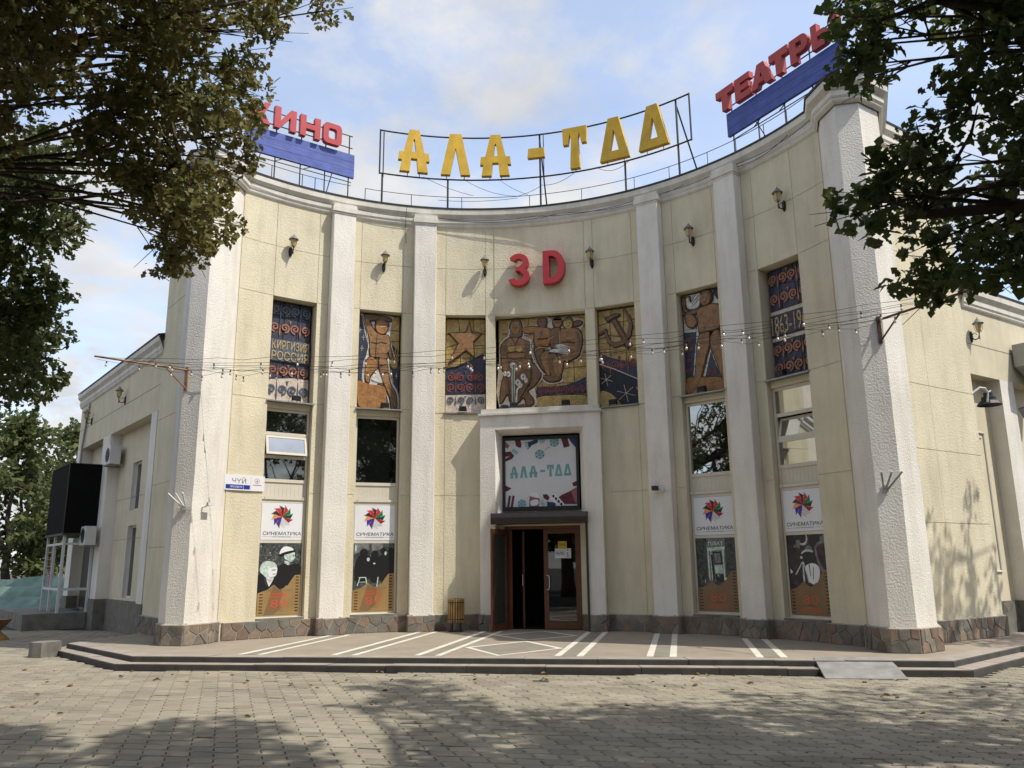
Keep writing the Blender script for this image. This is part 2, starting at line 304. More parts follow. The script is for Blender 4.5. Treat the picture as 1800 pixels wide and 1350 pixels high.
def obj(name, mb, m, parent=None, smooth_=False, kind=None):
    me = bpy.data.meshes.new(name); me.from_pydata(mb.v, [], mb.f)
    ms = m if isinstance(m, (list, tuple)) else [m]
    for x in ms: me.materials.append(M[x] if isinstance(x, str) else x)
    if len(ms) > 1: me.polygons.foreach_set('material_index', mb.m)
    if smooth_: me.polygons.foreach_set('use_smooth', [True] * len(me.polygons))
    me.update()
    o = bpy.data.objects.new(name, me); COL.objects.link(o)
    if parent: o.parent = parent; o.matrix_parent_inverse = Matrix.Translation(parent.location).inverted() if parent.type == 'EMPTY' and parent.parent is None else Matrix()
    if kind: o['kind'] = kind
    return o
def tag(o, label, cat, group=None):
    o['label'] = label; o['category'] = cat
    if group: o['group'] = group
    return o
def thing(name, label, cat, loc=(0, 0, 0), group=None):
    o = bpy.data.objects.new(name, None); o.empty_display_size = 0.2; COL.objects.link(o); o.location = loc
    return tag(o, label, cat, group)
def share(name, mesh, parent, M4=None):
    o = bpy.data.objects.new(name, mesh); COL.objects.link(o)
    if M4 is not None: o.matrix_basis = M4
    if parent:
        o.parent = parent
        if parent.type == 'EMPTY' and parent.parent is None: o.matrix_parent_inverse = Matrix.Translation(parent.location).inverted()
    return o

# building frame: the facade is a concave arc about (0, -RP); y runs into the building
RP, RW = 6.995, 7.25
def P3(t, R, z): return (R * math.sin(rad(t)), -RP + R * math.cos(rad(t)), z)
def frame(o, t, n, up=(0, 0, 1)):
    o = Vector(o); t = Vector(t); n = Vector(n); up = Vector(up)
    return lambda u, v, w=0.0: tuple(o + t * u + up * v + n * w)
def arcframe(th, R, z=0.0):
    return frame(P3(th, R, z), (math.cos(rad(th)), -math.sin(rad(th)), 0), (-math.sin(rad(th)), -math.cos(rad(th)), 0))
def text(name, body, F, u0, u1, v0, v1, w, m, parent, thick=0.0, bold=0.0, shear=0.0, outline=False):
    c = bpy.data.curves.new('t', 'FONT'); c.body = body; c.resolution_u = 3; c.offset = bold; c.shear = shear
    if outline: c.fill_mode = 'NONE' if False else 'FRONT'
    o = bpy.data.objects.new('t', c); COL.objects.link(o); bpy.context.view_layer.update()
    me = bpy.data.meshes.new_from_object(o.evaluated_get(bpy.context.evaluated_depsgraph_get()))
    bpy.data.objects.remove(o); bpy.data.curves.remove(c)
    n = len(me.vertices); co = np.empty(n * 3); me.vertices.foreach_get('co', co); co = co.reshape(-1, 3)
    mn = co.min(0); mxx = co.max(0)
    mb = MB(); vs = []
    for x, y, z in co:
        vs.append(F(u0 + (x - mn[0]) / (mxx[0] - mn[0]) * (u1 - u0), v0 + (y - mn[1]) / (mxx[1] - mn[1]) * (v1 - v0), w))
    fs = [list(p.vertices) for p in me.polygons]
    mb.add(vs, fs)
    if thick:
        ec = {}
        for f in fs:
            for i in range(len(f)):
                a, b = f[i], f[(i + 1) % len(f)]; ec[(a, b)] = 1
        o2 = len(mb.v)
        for x, y, z in co: mb.v.append(F(u0 + (x - mn[0]) / (mxx[0] - mn[0]) * (u1 - u0), v0 + (y - mn[1]) / (mxx[1] - mn[1]) * (v1 - v0), w - thick))
        for a, b in ec:
            if (b, a) not in ec: mb.f.append([b, a, o2 + a, o2 + b]); mb.m.append(0)
    bpy.data.meshes.remove(me)
    return obj(name, mb, m, parent)
def objl(name, mb, m, parent, smooth_=False):     # part given in its thing's local coordinates
    o = obj(name, mb, m, None, smooth_); o.parent = parent; return o
def lerp(a, b, t): return a + (b - a) * t

# ================================================================== ground and platform
GZ = -0.185
ground = MB(); ground.add([(-260, -260, GZ - 0.014), (260, -260, GZ - 0.014), (260, 260, GZ - 0.014), (-260, 260, GZ - 0.014)], [(0, 1, 2, 3)])
ground = obj('ground', ground, 'asphalt'); ground['kind'] = 'structure'

def edge_y(x): return -5.42 + 0.055 * x
PLX = [(-6.05, edge_y(-6.05)), (6.85, edge_y(6.85))]
def platform_poly(o):
    return [(-6.05 - o * 0.5, edge_y(-6.05) - o), (6.85 + o * 0.6, edge_y(6.85) - o), (9.1 + o * 0.9, -2.05 - o * 0.6), (14.0 + o, 4.1 - o * .6), (14, 14), (-14, 14),
            (-9.0 - o, -1.6), (-8.95 - o * 0.85, -3.75 - o * 0.55)]
pf = MB(); pf.prismz(platform_poly(-0.06), GZ - 0.1, -0.03)
pav = obj('platform', pf, 'granite'); pav['kind'] = 'structure'
# paving sheet of the platform
pp = platform_poly(-0.05); mb = MB(); mb.add([(x, y, 0.0) for x, y in pp], [list(range(len(pp)))])
obj('paving', mb, 'pink', pav)
# kerb stones along the two steps, each stone a piece of its own
def kerb(o, ztop, h, width, seed):
    rr = random.Random(seed); poly = platform_poly(o)
    chain = [poly[6], poly[7], poly[0], poly[1], poly[2], poly[3]]; inner_p = platform_poly(o - width); inner = [inner_p[6], inner_p[7], inner_p[0], inner_p[1], inner_p[2], inner_p[3]]
    for k in range(5):
        a, b, ia, ib = chain[k], chain[k + 1], inner[k], inner[k + 1]
        L = math.hypot(b[0] - a[0], b[1] - a[1]); n = max(1, round(L / 1.25)); g = 0.004 / L
        ts = [0] + [(i + rr.uniform(-0.16, 0.16)) / n for i in range(1, n)] + [1]
        for i in range(n):
            t0, t1 = ts[i] + g, ts[i + 1] - g; dz = rr.uniform(-0.005, 0.003); do = rr.uniform(-0.006, 0.006)
            q = [(lerp(a[0], b[0], t0), lerp(a[1], b[1], t0) + do), (lerp(a[0], b[0], t1), lerp(a[1], b[1], t1) + do), (lerp(ia[0], ib[0], t1), lerp(ia[1], ib[1], t1)), (lerp(ia[0], ib[0], t0), lerp(ia[1], ib[1], t0))]
            z1 = ztop + dz; z0 = ztop - h; e = 0.012
            q2 = [(lerp(q[0][0], q[3][0], e / width), lerp(q[0][1], q[3][1], e / width)), (lerp(q[1][0], q[2][0], e / width), lerp(q[1][1], q[2][1], e / width)), q[2], q[3]]
            mb = MB(); mb.add([(x, y, z0) for x, y in q] + [(x, y, z1 - e) for x, y in q] + [(x, y, z1) for x, y in q2],
                [(0, 1, 5, 4), (1, 2, 6, 5), (3, 0, 4, 7), (4, 5, 9, 8), (5, 6, 10, 9), (7, 4, 8, 11)]); mb.add([(x, y, z1) for x, y in q2], [(0, 1, 2, 3)], 1)
            obj('step_stone', mb, ['granite', 'tread'], pav)
kerb(0.0, 0.004, 0.088, 0.34, 3)
kerb(0.27, -0.084, 0.110, 0.36, 5)
# marble and granite inlays in the paving
def inlay(poly, m, z=0.004):
    mb = MB(); mb.add([(x, y, z) for x, y in poly], [list(range(len(poly)))]); obj('inlay_strip', mb, m, pav)
def wall_y(x): return -RP + math.sqrt(max(0.1, 7.0 ** 2 - x * x))
for xc in (-4.17, -2.52, -1.1, 1.2, 2.66, 4.34):
    y0 = edge_y(xc) + 0.36; y1 = min(wall_y(xc) - 0.02, -0.15)
    for a, b, m in ((-0.235, -0.125, 'stripewhite'), (-0.125, 0.125, 'stripegrey'), (0.125, 0.235, 'stripewhite')):
        n = 5 if m == 'stripewhite' else 1
        for i in range(n):
            g = 0.004 if n > 1 else 0
            inlay([(xc + a, lerp(y0, y1, i / n) + g), (xc + b, lerp(y0, y1, i / n) + g), (xc + b, lerp(y0, y1, (i + 1) / n) - g), (xc + a, lerp(y0, y1, (i + 1) / n) - g)], m)
def ring(c, rx, ry, w):
    P = [(c[0] - rx, c[1]), (c[0], c[1] - ry), (c[0] + rx, c[1]), (c[0], c[1] + ry)]; Q = [(c[0] - rx + w, c[1]), (c[0], c[1] - ry + w), (c[0] + rx - w, c[1]), (c[0], c[1] + ry - w)]
    for i in range(4): inlay([P[i], P[(i + 1) % 4], Q[(i + 1) % 4], Q[i]], 'stripewhite')
    inlay(Q, 'stripegrey')
ring((0.06, -3.76), 0.90, 1.30, 0.13); ring((0.02, -1.22), 0.90, 1.12, 0.13)

# interlocking pavers: rows across the plaza, staggered, with wavy edges
def paver_poly(cx, cy, w, h, g, rr):
    p = []
    a = 0.030
    def wv(t): return a * math.sin(2 * math.pi * t)
    for i in range(3): p.append((cx - w / 2 + g + (w - 2 * g) * i / 2, cy - h / 2 + g))
    for i in range(1, 4): t = i / 4; p.append((cx + w / 2 - g + wv(t), cy - h / 2 + g + (h - 2 * g) * t))
    for i in range(3): p.append((cx + w / 2 - g - (w - 2 * g) * i / 2, cy + h / 2 - g))
    for i in range(3, 0, -1): t = i / 4; p.append((cx - w / 2 + g + wv(t), cy - h / 2 + g + (h - 2 * g) * t))
    return p
paverm = [mat('concrete paver tone %d' % i, c, 0.9, 0.16, 1.1, 0.4, 50, 0.005, spec=0.2, streak=0.0, detail=10) for i, c in enumerate([(0.26, 0.232, 0.175), (0.225, 0.202, 0.155), (0.285, 0.254, 0.194)])]
rr = random.Random(11)
cells = []
PW, PH = 0.235, 0.20
out2 = platform_poly(0.30)
def inpoly(x, y, poly):
    c = False; n = len(poly)
    for i in range(n):
        (x1, y1), (x2, y2) = poly[i], poly[i - 1]
        if (y1 > y) != (y2 > y) and x < (x2 - x1) * (y - y1) / (y2 - y1) + x1: c = not c
    return c
j = 0; y = -12.6
while y < 1.5:
    x = -17.0 + (PW / 2 if j % 2 else 0)
    x1 = 12.0
    while x < x1:
        if not inpoly(x, y, out2):
            dd = math.hypot(x - 3.03, y + 18.5); br = math.degrees(math.atan2(x - 3.03, y + 18.5)) + 11.3
            if abs(br) < 36: cells.append((dd, x, y))
        x += PW
    y += PH; j += 1
cells.sort(); near = cells[:0]
vis = [c for c in cells if abs(math.degrees(math.atan2(c[1] - 3.03, c[2] + 18.5)) + 11.3) < 32.5 and (math.atan2(1.635, c[0]) < rad(12.6))]
near = set(vis[:300])
rest = MB()
for c in cells:
    dd, x, y = c; dz = rr.uniform(-0.003, 0.003) + 0.006 * math.sin(x * .9 + 1) * math.sin(y * 1.3) - (rr.uniform(.004, .009) if rr.random() < .03 else 0); tx, ty = rr.uniform(-.016, .016), rr.uniform(-.016, .016)
    p = paver_poly(x, y, PW, PH, 0.0065, rr); n = len(p); mi = rr.choice([0, 0, 1, 2])
    zf = lambda px, py: GZ + dz + (px - x) * tx + (py - y) * ty
    q = offset(p, -0.006)
    vs = [(px, py, GZ - 0.012) for px, py in p] + [(px, py, zf(px, py) - 0.005) for px, py in p] + [(px, py, zf(px, py)) for px, py in q]
    fs = [(i, (i + 1) % n, n + (i + 1) % n, n + i) for i in range(n)] + [(n + i, n + (i + 1) % n, 2 * n + (i + 1) % n, 2 * n + i) for i in range(n)] + [list(range(2 * n, 3 * n))]
    if c in near:
        mb = MB(); mb.add(vs, fs); obj('paver', mb, paverm[mi], ground)
    else: rest.add(vs, fs, mi)
obj('paver_field', rest, paverm, ground, kind='stuff')

# ================================================================== the cinema building
cin = thing('cinema_building', 'cream and white concave cinema building with tall white pilasters and mosaics', 'building', (0, 0, 0))
ZT = 9.69           # top of the wall panels
B1, B2, B3 = (42.85, 51.0), (26.6, 34.75), (10.6, 18.35)
PIL = (22.5, 38.66); HW = 0.266
JZ = [0.34, 3.02, 5.03, 7.41, 8.60, ZT]
core = MB(); panels = []
openings = []       # (t0, t1, z0, z1)
for s in (-1, 1):
    for b in (B1, B2): openings.append((*sorted((s * b[0], s * b[1])), 0.40, 7.41))
    openings.append((*sorted((s * B3[0], s * B3[1])), 4.97, 7.41))
openings.append((-8.8, 8.7, 5.03, 7.38))
door_open = (-8.4, 7.6, -0.05, 4.45)
tb = sorted(set([-57.6, 57.6] + [s * a for s in (-1, 1) for b in (B1, B2, B3) for a in b] + [-8.8, 8.7, -8.4, 7.6] + [s * (a + d) for s in (-1, 1) for a in PIL for d in (-2.1, 2.1)]))
zb = sorted(set([0.0, 0.40, 4.45, 4.97, 7.38, 9.95] + JZ))
def is_open(t, z): return any(o[0] < t < o[1] and o[2] < z < o[3] for o in openings + [door_open])
for i in range(len(tb) - 1):
    zs = None
    for k in range(len(zb) - 1):
        op = is_open((tb[i] + tb[i + 1]) / 2, (zb[k] + zb[k + 1]) / 2)
        if not op and zs is None: zs = zb[k]
        if zs is not None and (op or k == len(zb) - 2):
            core.slab(tb[i], tb[i + 1], zs, zb[k] if op else zb[k + 1], RW + 0.014, RW + 0.36); zs = None
wall = obj('curved_wall', core, 'creamflat', cin)
# stucco panels, each a curved slab 14 mm proud of the core with a scored joint around it
def panel(t0, t1, z0, z1, g=0.005):
    if t1 - t0 < 0.3: return
    mb = MB(); ga = math.degrees(g / RW); mb.slab(t0 + ga, t1 - ga, z0 + g, z1 - g, RW, RW + 0.013); obj('wall_panel', mb, 'cream', wall)
for s in (-1, 1):
    for b, lo, hi in ((B1, 40.78, 57.4), (B2, 24.66, 36.55), (B3, 8.95 if s > 0 else 9.05, 20.36)):
        for k in range(5):
            z0, z1 = JZ[k], JZ[k + 1]
            if b is B3 and k == 1: z1 = 4.95
            if b is B3 and k == 2: z0 = 4.97
            for a0, a1, mid in ((lo, b[0], 0), (b[0], b[1], 1), (b[1], hi, 0)):
                if mid and b is not B3 and k < 3: continue
                if mid and b is B3 and k == 2: continue
                if b is B3 and k < 2:
                    if a0 == lo: continue
                    if mid: a0 = 11.35
                t0, t1 = sorted((s * a0, s * a1)); panel(t0, t1, z0, z1)
for t0, t1 in ((-8.9, 8.8),):
    for z0, z1 in ((7.41, 8.6), (8.6, ZT)): panel(t0, t1, z0, z1)

# pilasters with caps
for s in (-1, 1):
    for a in PIL:
        F = arcframe(s * a, RP); d = RW - RP + 0.03
        mb = MB()
        nz = 14; prof = [(-HW, 0), (-HW + 0.012, 0.012), (HW - 0.012, 0.012), (HW, 0)]
        ring_ = [(-HW, -d), (-HW, -0.012), (-HW + 0.012, 0.0), (HW - 0.012, 0.0), (HW, -0.012), (HW, -d)]
        zs = [0.34 + (9.66 - 0.34) * i / nz for i in range(nz + 1)]
        vs = []
        for iz, z in enumerate(zs):
            for u, w in ring_: vs.append(F(u + random.uniform(-.003, .003), z, w + (random.uniform(-.004, .004) if w > -0.1 else 0)))
        n = len(ring_); fs = [(i * n + k, i * n + k + 1, (i + 1) * n + k + 1, (i + 1) * n + k) for i in range(nz) for k in range(n - 1)]
        mb.add(vs, fs); p = obj('pilaster', mb, 'white', cin)
        mb = MB(); mb.fbox(F, -HW - .012, HW + .012, 9.63, 9.68, -d, 0.012); mb.fbox(F, -HW - .035, HW + .035, 9.68, 9.80, -d, 0.038); mb.fbox(F, -HW - .012, HW + .012, 9.80, 9.885, -d, 0.015)
        obj('capital', mb, 'trim', p)

# corner piers (seven-sided shafts) and their capitals
PIER = [(6.12, -3.11), (6.08, -3.50), (6.27, -4.00), (6.67, -4.00), (7.09, -3.58), (7.34, -2.34), (7.25, -2.0), (6.2, -2.8)]
def outset(poly, d):
    a = sum(poly[i][0] * poly[(i + 1) % len(poly)][1] - poly[(i + 1) % len(poly)][0] * poly[i][1] for i in range(len(poly)))
    return offset(poly if a > 0 else poly[::-1], d)
PIERP = outset(PIER, 0)
CORN = [(0.0, 9.66), (0.035, 9.69), (0.05, 9.72), (0.05, 9.745), (0.075, 9.79), (0.075, 9.875), (0.05, 9.89), (0.055, 9.91), (0.11, 9.965), (0.135, 9.99), (0.14, 10.10), (0.14, 10.115)]
CTOP = [(0.15, 10.115), (0.158, 10.16), (0.0, 10.20), (-0.4, 10.20)]
for s in (-1, 1):
    nz = 16; poly = [(s * x, y) for x, y in PIERP]; n = len(poly); vs = []
    for i in range(nz + 1):
        z = 0.36 + (9.8 - 0.36) * i / nz; vs += [(x + random.uniform(-.005, .005), y + random.uniform(-.005, .005), z) for x, y in poly]
    fs = [(i * n + k, i * n + (k + 1) % n, (i + 1) * n + (k + 1) % n, (i + 1) * n + k) for i in range(nz) for k in range(n)]
    if s < 0: fs = [f[::-1] for f in fs]
    mb = MB(); mb.add(vs, fs); pier = obj('corner_pier', mb, 'white', cin)
    mb = MB(); prof = [(o * 1.35 + 0.03, z) for o, z in CORN] ; loops = [outset(PIER, o) for o, z in prof]
    vs = [(s * x, y, z) for (o, z), L in zip(prof, loops) for x, y in L]; m = len(prof)
    fs = [(i * n + k, i * n + (k + 1) % n, (i + 1) * n + (k + 1) % n, (i + 1) * n + k) for i in range(m - 1) for k in range(n)]
    if s < 0: fs = [f[::-1] for f in fs]
    mb.add(vs, fs); obj('capital', mb, 'trim', pier)
    mb = MB(); L1, L2, L3 = outset(PIER, 0.235), outset(PIER, 0.245), outset(PIER, 0.0)
    vs = [(s * x, y, z) for L, z in ((L1, 10.115), (L2, 10.165), (L3, 10.21)) for x, y in L]
    fs = [(i * n + k, i * n + (k + 1) % n, (i + 1) * n + (k + 1) % n, (i + 1) * n + k) for i in range(2) for k in range(n)] + [list(range(2 * n, 3 * n))]
    if s < 0: fs = [f[::-1] for f in fs]
    mb.add(vs, fs); obj('coping', mb, 'coping', pier)
# cornice along the arc
mb = MB(); mb.profile_arc(-57.2, 57.2, [(-0.1, 9.66)] + CORN); cor = obj('cornice', mb, 'trim', cin)
mb = MB(); mb.profile_arc(-57.2, 57.2, CTOP, 1.2); obj('coping', mb, 'coping', cor)

# side walls: right turns back at 45 degrees, left at 50
SIDE = {1: (np.array([7.34, -2.33]), 45.0, 2.50), -1: (np.array([-7.28, -2.72]), 50.0, 2.55)}
def sframe(s, off=0.0):
    P0, a, L = SIDE[s]; d = np.array([s * math.sin(rad(a)), math.cos(rad(a))]); n = np.array([s * math.cos(rad(a)), -math.sin(rad(a))])
    # u runs away from the pier; viewed from outside that is to the right on the right side and to the left on the left side
    return frame((P0[0] + n[0] * off, P0[1] + n[1] * off, 0), (d[0], d[1], 0), (n[0], n[1], 0))
def sbox(s, mb, u0, u1, v0, v1, w0, w1, mi=0):
    F = sframe(s)
    if s > 0: mb.fbox(F, u0, u1, v0, v1, w0, w1, mi)
    else: mb.fbox(lambda u, v, w: F(-u, v, w), -u1, -u0, v0, v1, w0, w1, mi)
def cornice_run(s, u0, u1, zoff, parent, w=0.0, name='cornice'):
    F = sframe(s); prof = [(-0.05, 9.66)] + CORN; m = len(prof)
    vs = [F(u, z + zoff, o + w) for u in (u0, u1) for o, z in prof]; fs = [(k, m + k, m + k + 1, k + 1) for k in range(m - 1)]
    if s < 0: fs = [f[::-1] for f in fs]
    fs += [list(range(m))[::s], list(range(m, 2 * m))[::-s]]
    mb = MB(); mb.add(vs, fs); c = obj(name, mb, 'trim', parent)
    vs = [F(u, z + zoff, o + w) for u in (u0 - .01, u1 + .01) for o, z in CTOP]; m = 4; fs = [(k, m + k, m + k + 1, k + 1) for k in range(m - 1)]
    if s < 0: fs = [f[::-1] for f in fs]
    mb = MB(); mb.add(vs, fs); obj('coping', mb, 'coping', c)
for s in (-1, 1):
    L = SIDE[s][2]
    mb = MB(); sbox(s, mb, 0, L - 0.014, 0.0, 9.95, -0.36, -0.014); sw = obj('side_wall', mb, 'creamflat', cin)
    zz_ = [0.36, 2.12, 3.49, 4.75, 7.41, 9.68] if s > 0 else [0.36, 1.9, 3.36, 4.93, 7.75, 9.68]
    vj = [0.02, 0.85, L] if s > 0 else [0.02, L]
    for k in range(5):
        for i in range(len(vj) - 1):
            mb = MB(); sbox(s, mb, vj[i] + .003, vj[i + 1] - .003, zz_[k] + .006, zz_[k + 1] - .006, -0.013, 0.0); obj('wall_panel', mb, 'cream', sw)
    cornice_run(s, -0.12, L + 0.0, 0.0, sw)
    mb = MB(); sbox(s, mb, L - 0.36, L, 6.4, 9.95, -8.0, -0.37); obj('gable_wall', mb, 'creamflat', cin)
# roof slab and rear walls close the hall
arcpts = [P3(t, RW + 0.2, 0)[:2] for t in np.arange(-57, 57.1, 3)]
def sp(s, u, w): p = sframe(s)(u, 0, w); return (p[0], p[1])
rp_ = [(-7.0, -2.3)] + [tuple(p) for p in arcpts] + [(7.0, -2.3), sp(1, 2.3, -0.2), sp(1, 2.3, -7.5), (3, 12), (-3, 12), sp(-1, 2.3, -7.5), sp(-1, 2.3, -0.2)]
mb = MB(); mb.prismz(rp_, 9.80, 9.94); obj('roof', mb, 'roof', cin)
mb = MB()
for a, b in ((sp(1, 2.3, -7.5), (3, 12)), ((3, 12), (-3, 12)), ((-3, 12), sp(-1, 2.3, -7.5))):
    mb.add([(*a, 0), (*b, 0), (*b, 9.9), (*a, 9.9)], [(0, 1, 2, 3)])
obj('rear_wall', mb, 'creamflat', cin)
# foyer behind the glass, coloured black for its lack of light
mb = MB(); mb.slab(-50, 50, 0.0, 9.8, RW + 1.9, RW + 2.0, 4); mb.slab(-50, 50, 4.95, 5.05, RW + 0.5, RW + 1.9, 4); obj('foyer_wall', mb, 'black', cin)
# ------------------------------------------------------------------ portal, banner, canopy, door
PY = -0.20; PD = 0.30
mb = MB()
for x0, x1 in ((-1.40, -1.04), (1.02, 1.40)):
    mb.box(x0, x1, PY, 0.45, 0.34, 4.50)
mb.box(-1.40, 1.40, PY, 0.45, 4.50, 4.84)
portal = obj('portal', mb, 'white', cin)
mb = MB()       # splayed reveals
for a, b in ((-1.04, -0.93), (1.02, 0.89)):
    q = [(a, PY + 0.002, 2.5), (b, 0.12, 2.5), (b, 0.12, 4.40), (a, PY + 0.002, 4.498)]; mb.add(q, [(0, 1, 2, 3)])
mb.add([(-1.04, PY + .002, 4.498), (1.02, PY + .002, 4.498), (0.89, 0.12, 4.40), (-0.93, 0.12, 4.40)], [(0, 1, 2, 3)])
obj('reveal', mb, 'white', portal)
mb = MB(); mb.box(-1.44, 1.44, PY - 0.05, 0.16, 4.842, 4.89); mb.box(-1.38, 1.38, PY + 0.02, 0.16, 4.89, 5.0); obj('ledge', mb, 'trim', portal)
mb = MB(); mb.box(-1.03, -0.93, 0.10, 0.40, 0.345, 2.5); mb.box(0.85, 1.018, 0.10, 0.40, 0.345, 2.5); mb.box(-1.03, 1.018, 0.13, 0.44, 2.30, 2.66); obj('door_lining', mb, 'creamflat', portal)
# lit-box banner above the door
Fp = frame((0, 0.10, 0), (1, 0, 0), (0, -1, 0))
ban = thing('banner', 'square white banner with teal letters and cinema drawings above the door', 'banner', (0, 0.1, 2.65))
bu0, bu1, bv0, bv1 = -0.865, 0.80, 2.73, 4.28
mb = MB()
for a, b, c, d in ((bu0 - .06, bu1 + .06, bv1, bv1 + .07), (bu0 - .06, bu1 + .06, bv0 - .09, bv0), (bu0 - .06, bu0, bv0, bv1), (bu1, bu1 + .06, bv0, bv1)): mb.fbox(Fp, a, b, c, d, -0.06, 0.03)
obj('frame', mb, 'blackmetal', ban)
mb = MB(); mb.fbox(Fp, bu0, bu1, bv0, bv1, -0.05, 0.0)
M['bannercloth'] = mat('banner cloth', (0.60, 0.60, 0.60), 0.55, 0.05, 1.6, 0.25, 4, 0.01, spec=0.3)
obj('cloth', mb, 'bannercloth', ban)
def bq(X, Y): return (bu0 + (X - 75) / 1170 * (bu1 - bu0), bv1 - (Y - 105) / 1130 * (bv1 - bv0))
def bp_(poly, m, w=0.004, name='drawing', sm=False):
    mb = MB(); q = [bq(*p) for p in poly]; q = [(min(max(u, bu0), bu1), min(max(v, bv0), bv1)) for u, v in q]; q = smooth(q, 3) if sm else q
    mb.prism(Fp, q, 0.0005, w); return obj(name, mb, m, ban)
def glyph(ch):      # stylised sign letters in a unit box, y up: list of outlines
    A = [(0.0, 0), (0.30, 1), (0.70, 1), (1, 0), (0.68, 0), (0.5, 0.66), (0.32, 0)]
    if ch == 'Л': return [A]
    if ch == 'А': return [[(0.02, 0), (0.10, 0.27), (-0.04, 0.27), (-0.01, 0.46), (0.155, 0.46), (0.32, 1), (0.68, 1), (0.845, 0.46), (1.01, 0.46), (1.04, 0.27), (0.90, 0.27), (0.98, 0), (0.64, 0), (0.585, 0.30), (0.415, 0.30), (0.36, 0)][:0] or
                     [(0.02, 0), (0.09, 0.27), (-0.03, 0.27), (-0.0, 0.46), (0.15, 0.46), (0.33, 1), (0.48, 1), (0.48, 0.78), (0.43, 0.47), (0.57, 0.47), (0.52, 0.78), (0.52, 1), (0.67, 1), (0.85, 0.46), (1.0, 0.46), (1.03, 0.27), (0.91, 0.27), (0.98, 0), (0.64, 0), (0.60, 0.31), (0.40, 0.31), (0.36, 0)], [(0.475, 0.775), (0.475, 1), (0.525, 1), (0.525, 0.775)]]
    if ch == 'Т': return [[(0.30, 0), (0.36, 0.72), (0.30, 0.86), (0.22, 0.60), (0.02, 0.60), (0.0, 1), (1, 1), (0.98, 0.60), (0.78, 0.60), (0.70, 0.86), (0.64, 0.72), (0.70, 0)]]
    if ch == 'О': return [[(0, 0), (0.32, 1), (0.49, 1), (0.49, 0.70), (0.34, 0.20), (0.66, 0.20), (0.51, 0.70), (0.51, 1), (0.68, 1), (1, 0)], [(0.485, 0.70), (0.485, 1), (0.515, 1), (0.515, 0.70)]]
    if ch == '-': return [[(0, 0), (0.05, 1), (0.95, 1), (1, 0)]]
def letter(F, ch, u0, u1, v0, v1, w0, w1, m, parent):
    mb = MB()
    for i, poly in enumerate(glyph(ch)): mb.prism(F, [(u0 + x * (u1 - u0), v0 + y * (v1 - v0)) for x, y in poly], w0, w1 - 0.0006 * i)
    return obj('letter', mb, m, parent)
for ch, x0, x1 in (('А', 155, 285), ('Л', 318, 442), ('А', 470, 605), ('-', 650, 735), ('Т', 765, 880), ('О', 893, 1018), ('О', 1038, 1165)):
    u0, v1 = bq(x0, 555 - (x0 - 155) * 0.02); u1, v0 = bq(x1, 755 - (x0 - 155) * 0.025)
    if ch == '-': v1 = bq(0, 625)[1]; v0 = bq(0, 662)[1]
    letter(Fp, ch, u0, u1, v0, v1, 0.0005, 0.004, 'teal', ban)
bp_([(240, 105), (330, 105), (350, 180), (340, 235), (300, 230), (255, 200)], 'maroon')
bp_([(75, 300), (165, 290), (225, 370), (190, 420), (75, 465), (75, 420), (150, 370), (75, 385)], 'maroon', sm=False)
bp_([(400, 140), (480, 140), (560, 110), (630, 110), (620, 160), (520, 200), (455, 272), (420, 220)], 'navyprint')
bp_([(405, 150), (450, 145), (470, 250), (440, 260)], 'lightblue', 0.006)
bp_([(640, 105), (740, 105), (735, 165), (660, 180)], 'lightblue')
bp_([(1010, 105), (1115, 105), (1145, 240), (1050, 265)], 'maroon')
bp_([(1130, 105), (1245, 105), (1245, 270), (1180, 190)], 'navyprint')
bp_([(175, 290), (215, 240), (300, 310), (265, 360)], 'lightblue')
bp_([(75, 120), (150, 190), (120, 240), (75, 220)], 'pinkprint')
bp_([(75, 870), (175, 920), (120, 960), (75, 975)], 'maroon')
for x in (130, 190): bp_([(x, 1040), (x + 35, 1050), (x + 5, 1240), (x - 35, 1240)], 'maroon')
bp_([(470, 1060), (640, 1100), (620, 1240), (465, 1240)], 'pinkprint')
bp_([(475, 1055), (520, 1000), (600, 1010), (645, 1100), (560, 1085)], 'printwhite', 0.006)
bp_([(490, 1140), (600, 1120), (610, 1200), (500, 1220)], 'printwhite', 0.006, sm=True)
bp_([(690, 1035), (760, 1035), (800, 1090), (770, 1140), (700, 1100)], 'maroon')
bp_([(640, 1150), (720, 1120), (780, 1170), (760, 1235), (640, 1235)], 'printpale', sm=True)
bp_([(760, 1160), (900, 1175), (890, 1238), (760, 1238)], 'navyprint')
bp_([(850, 1020), (900, 1040), (1040, 1210), (960, 1238), (800, 1130)], 'printwhite', 0.006)
for i in range(4): bp_([(850 + i * 42, 1040 + i * 45), (880 + i * 42, 1055 + i * 45), (875 + i * 42, 1100 + i * 45), (840 + i * 42, 1080 + i * 45)], 'printblack', 0.008)
bp_([(945, 1090), (1000, 1050), (1120, 1000), (1245, 930), (1245, 1210), (1040, 1205)], 'maroon', 0.005)
bp_([(1150, 1010), (1245, 930), (1245, 1205), (1215, 1190)], 'pinkprint', 0.007)
bp_([(1170, 860), (1245, 825), (1245, 910), (1190, 915)], 'maroon')
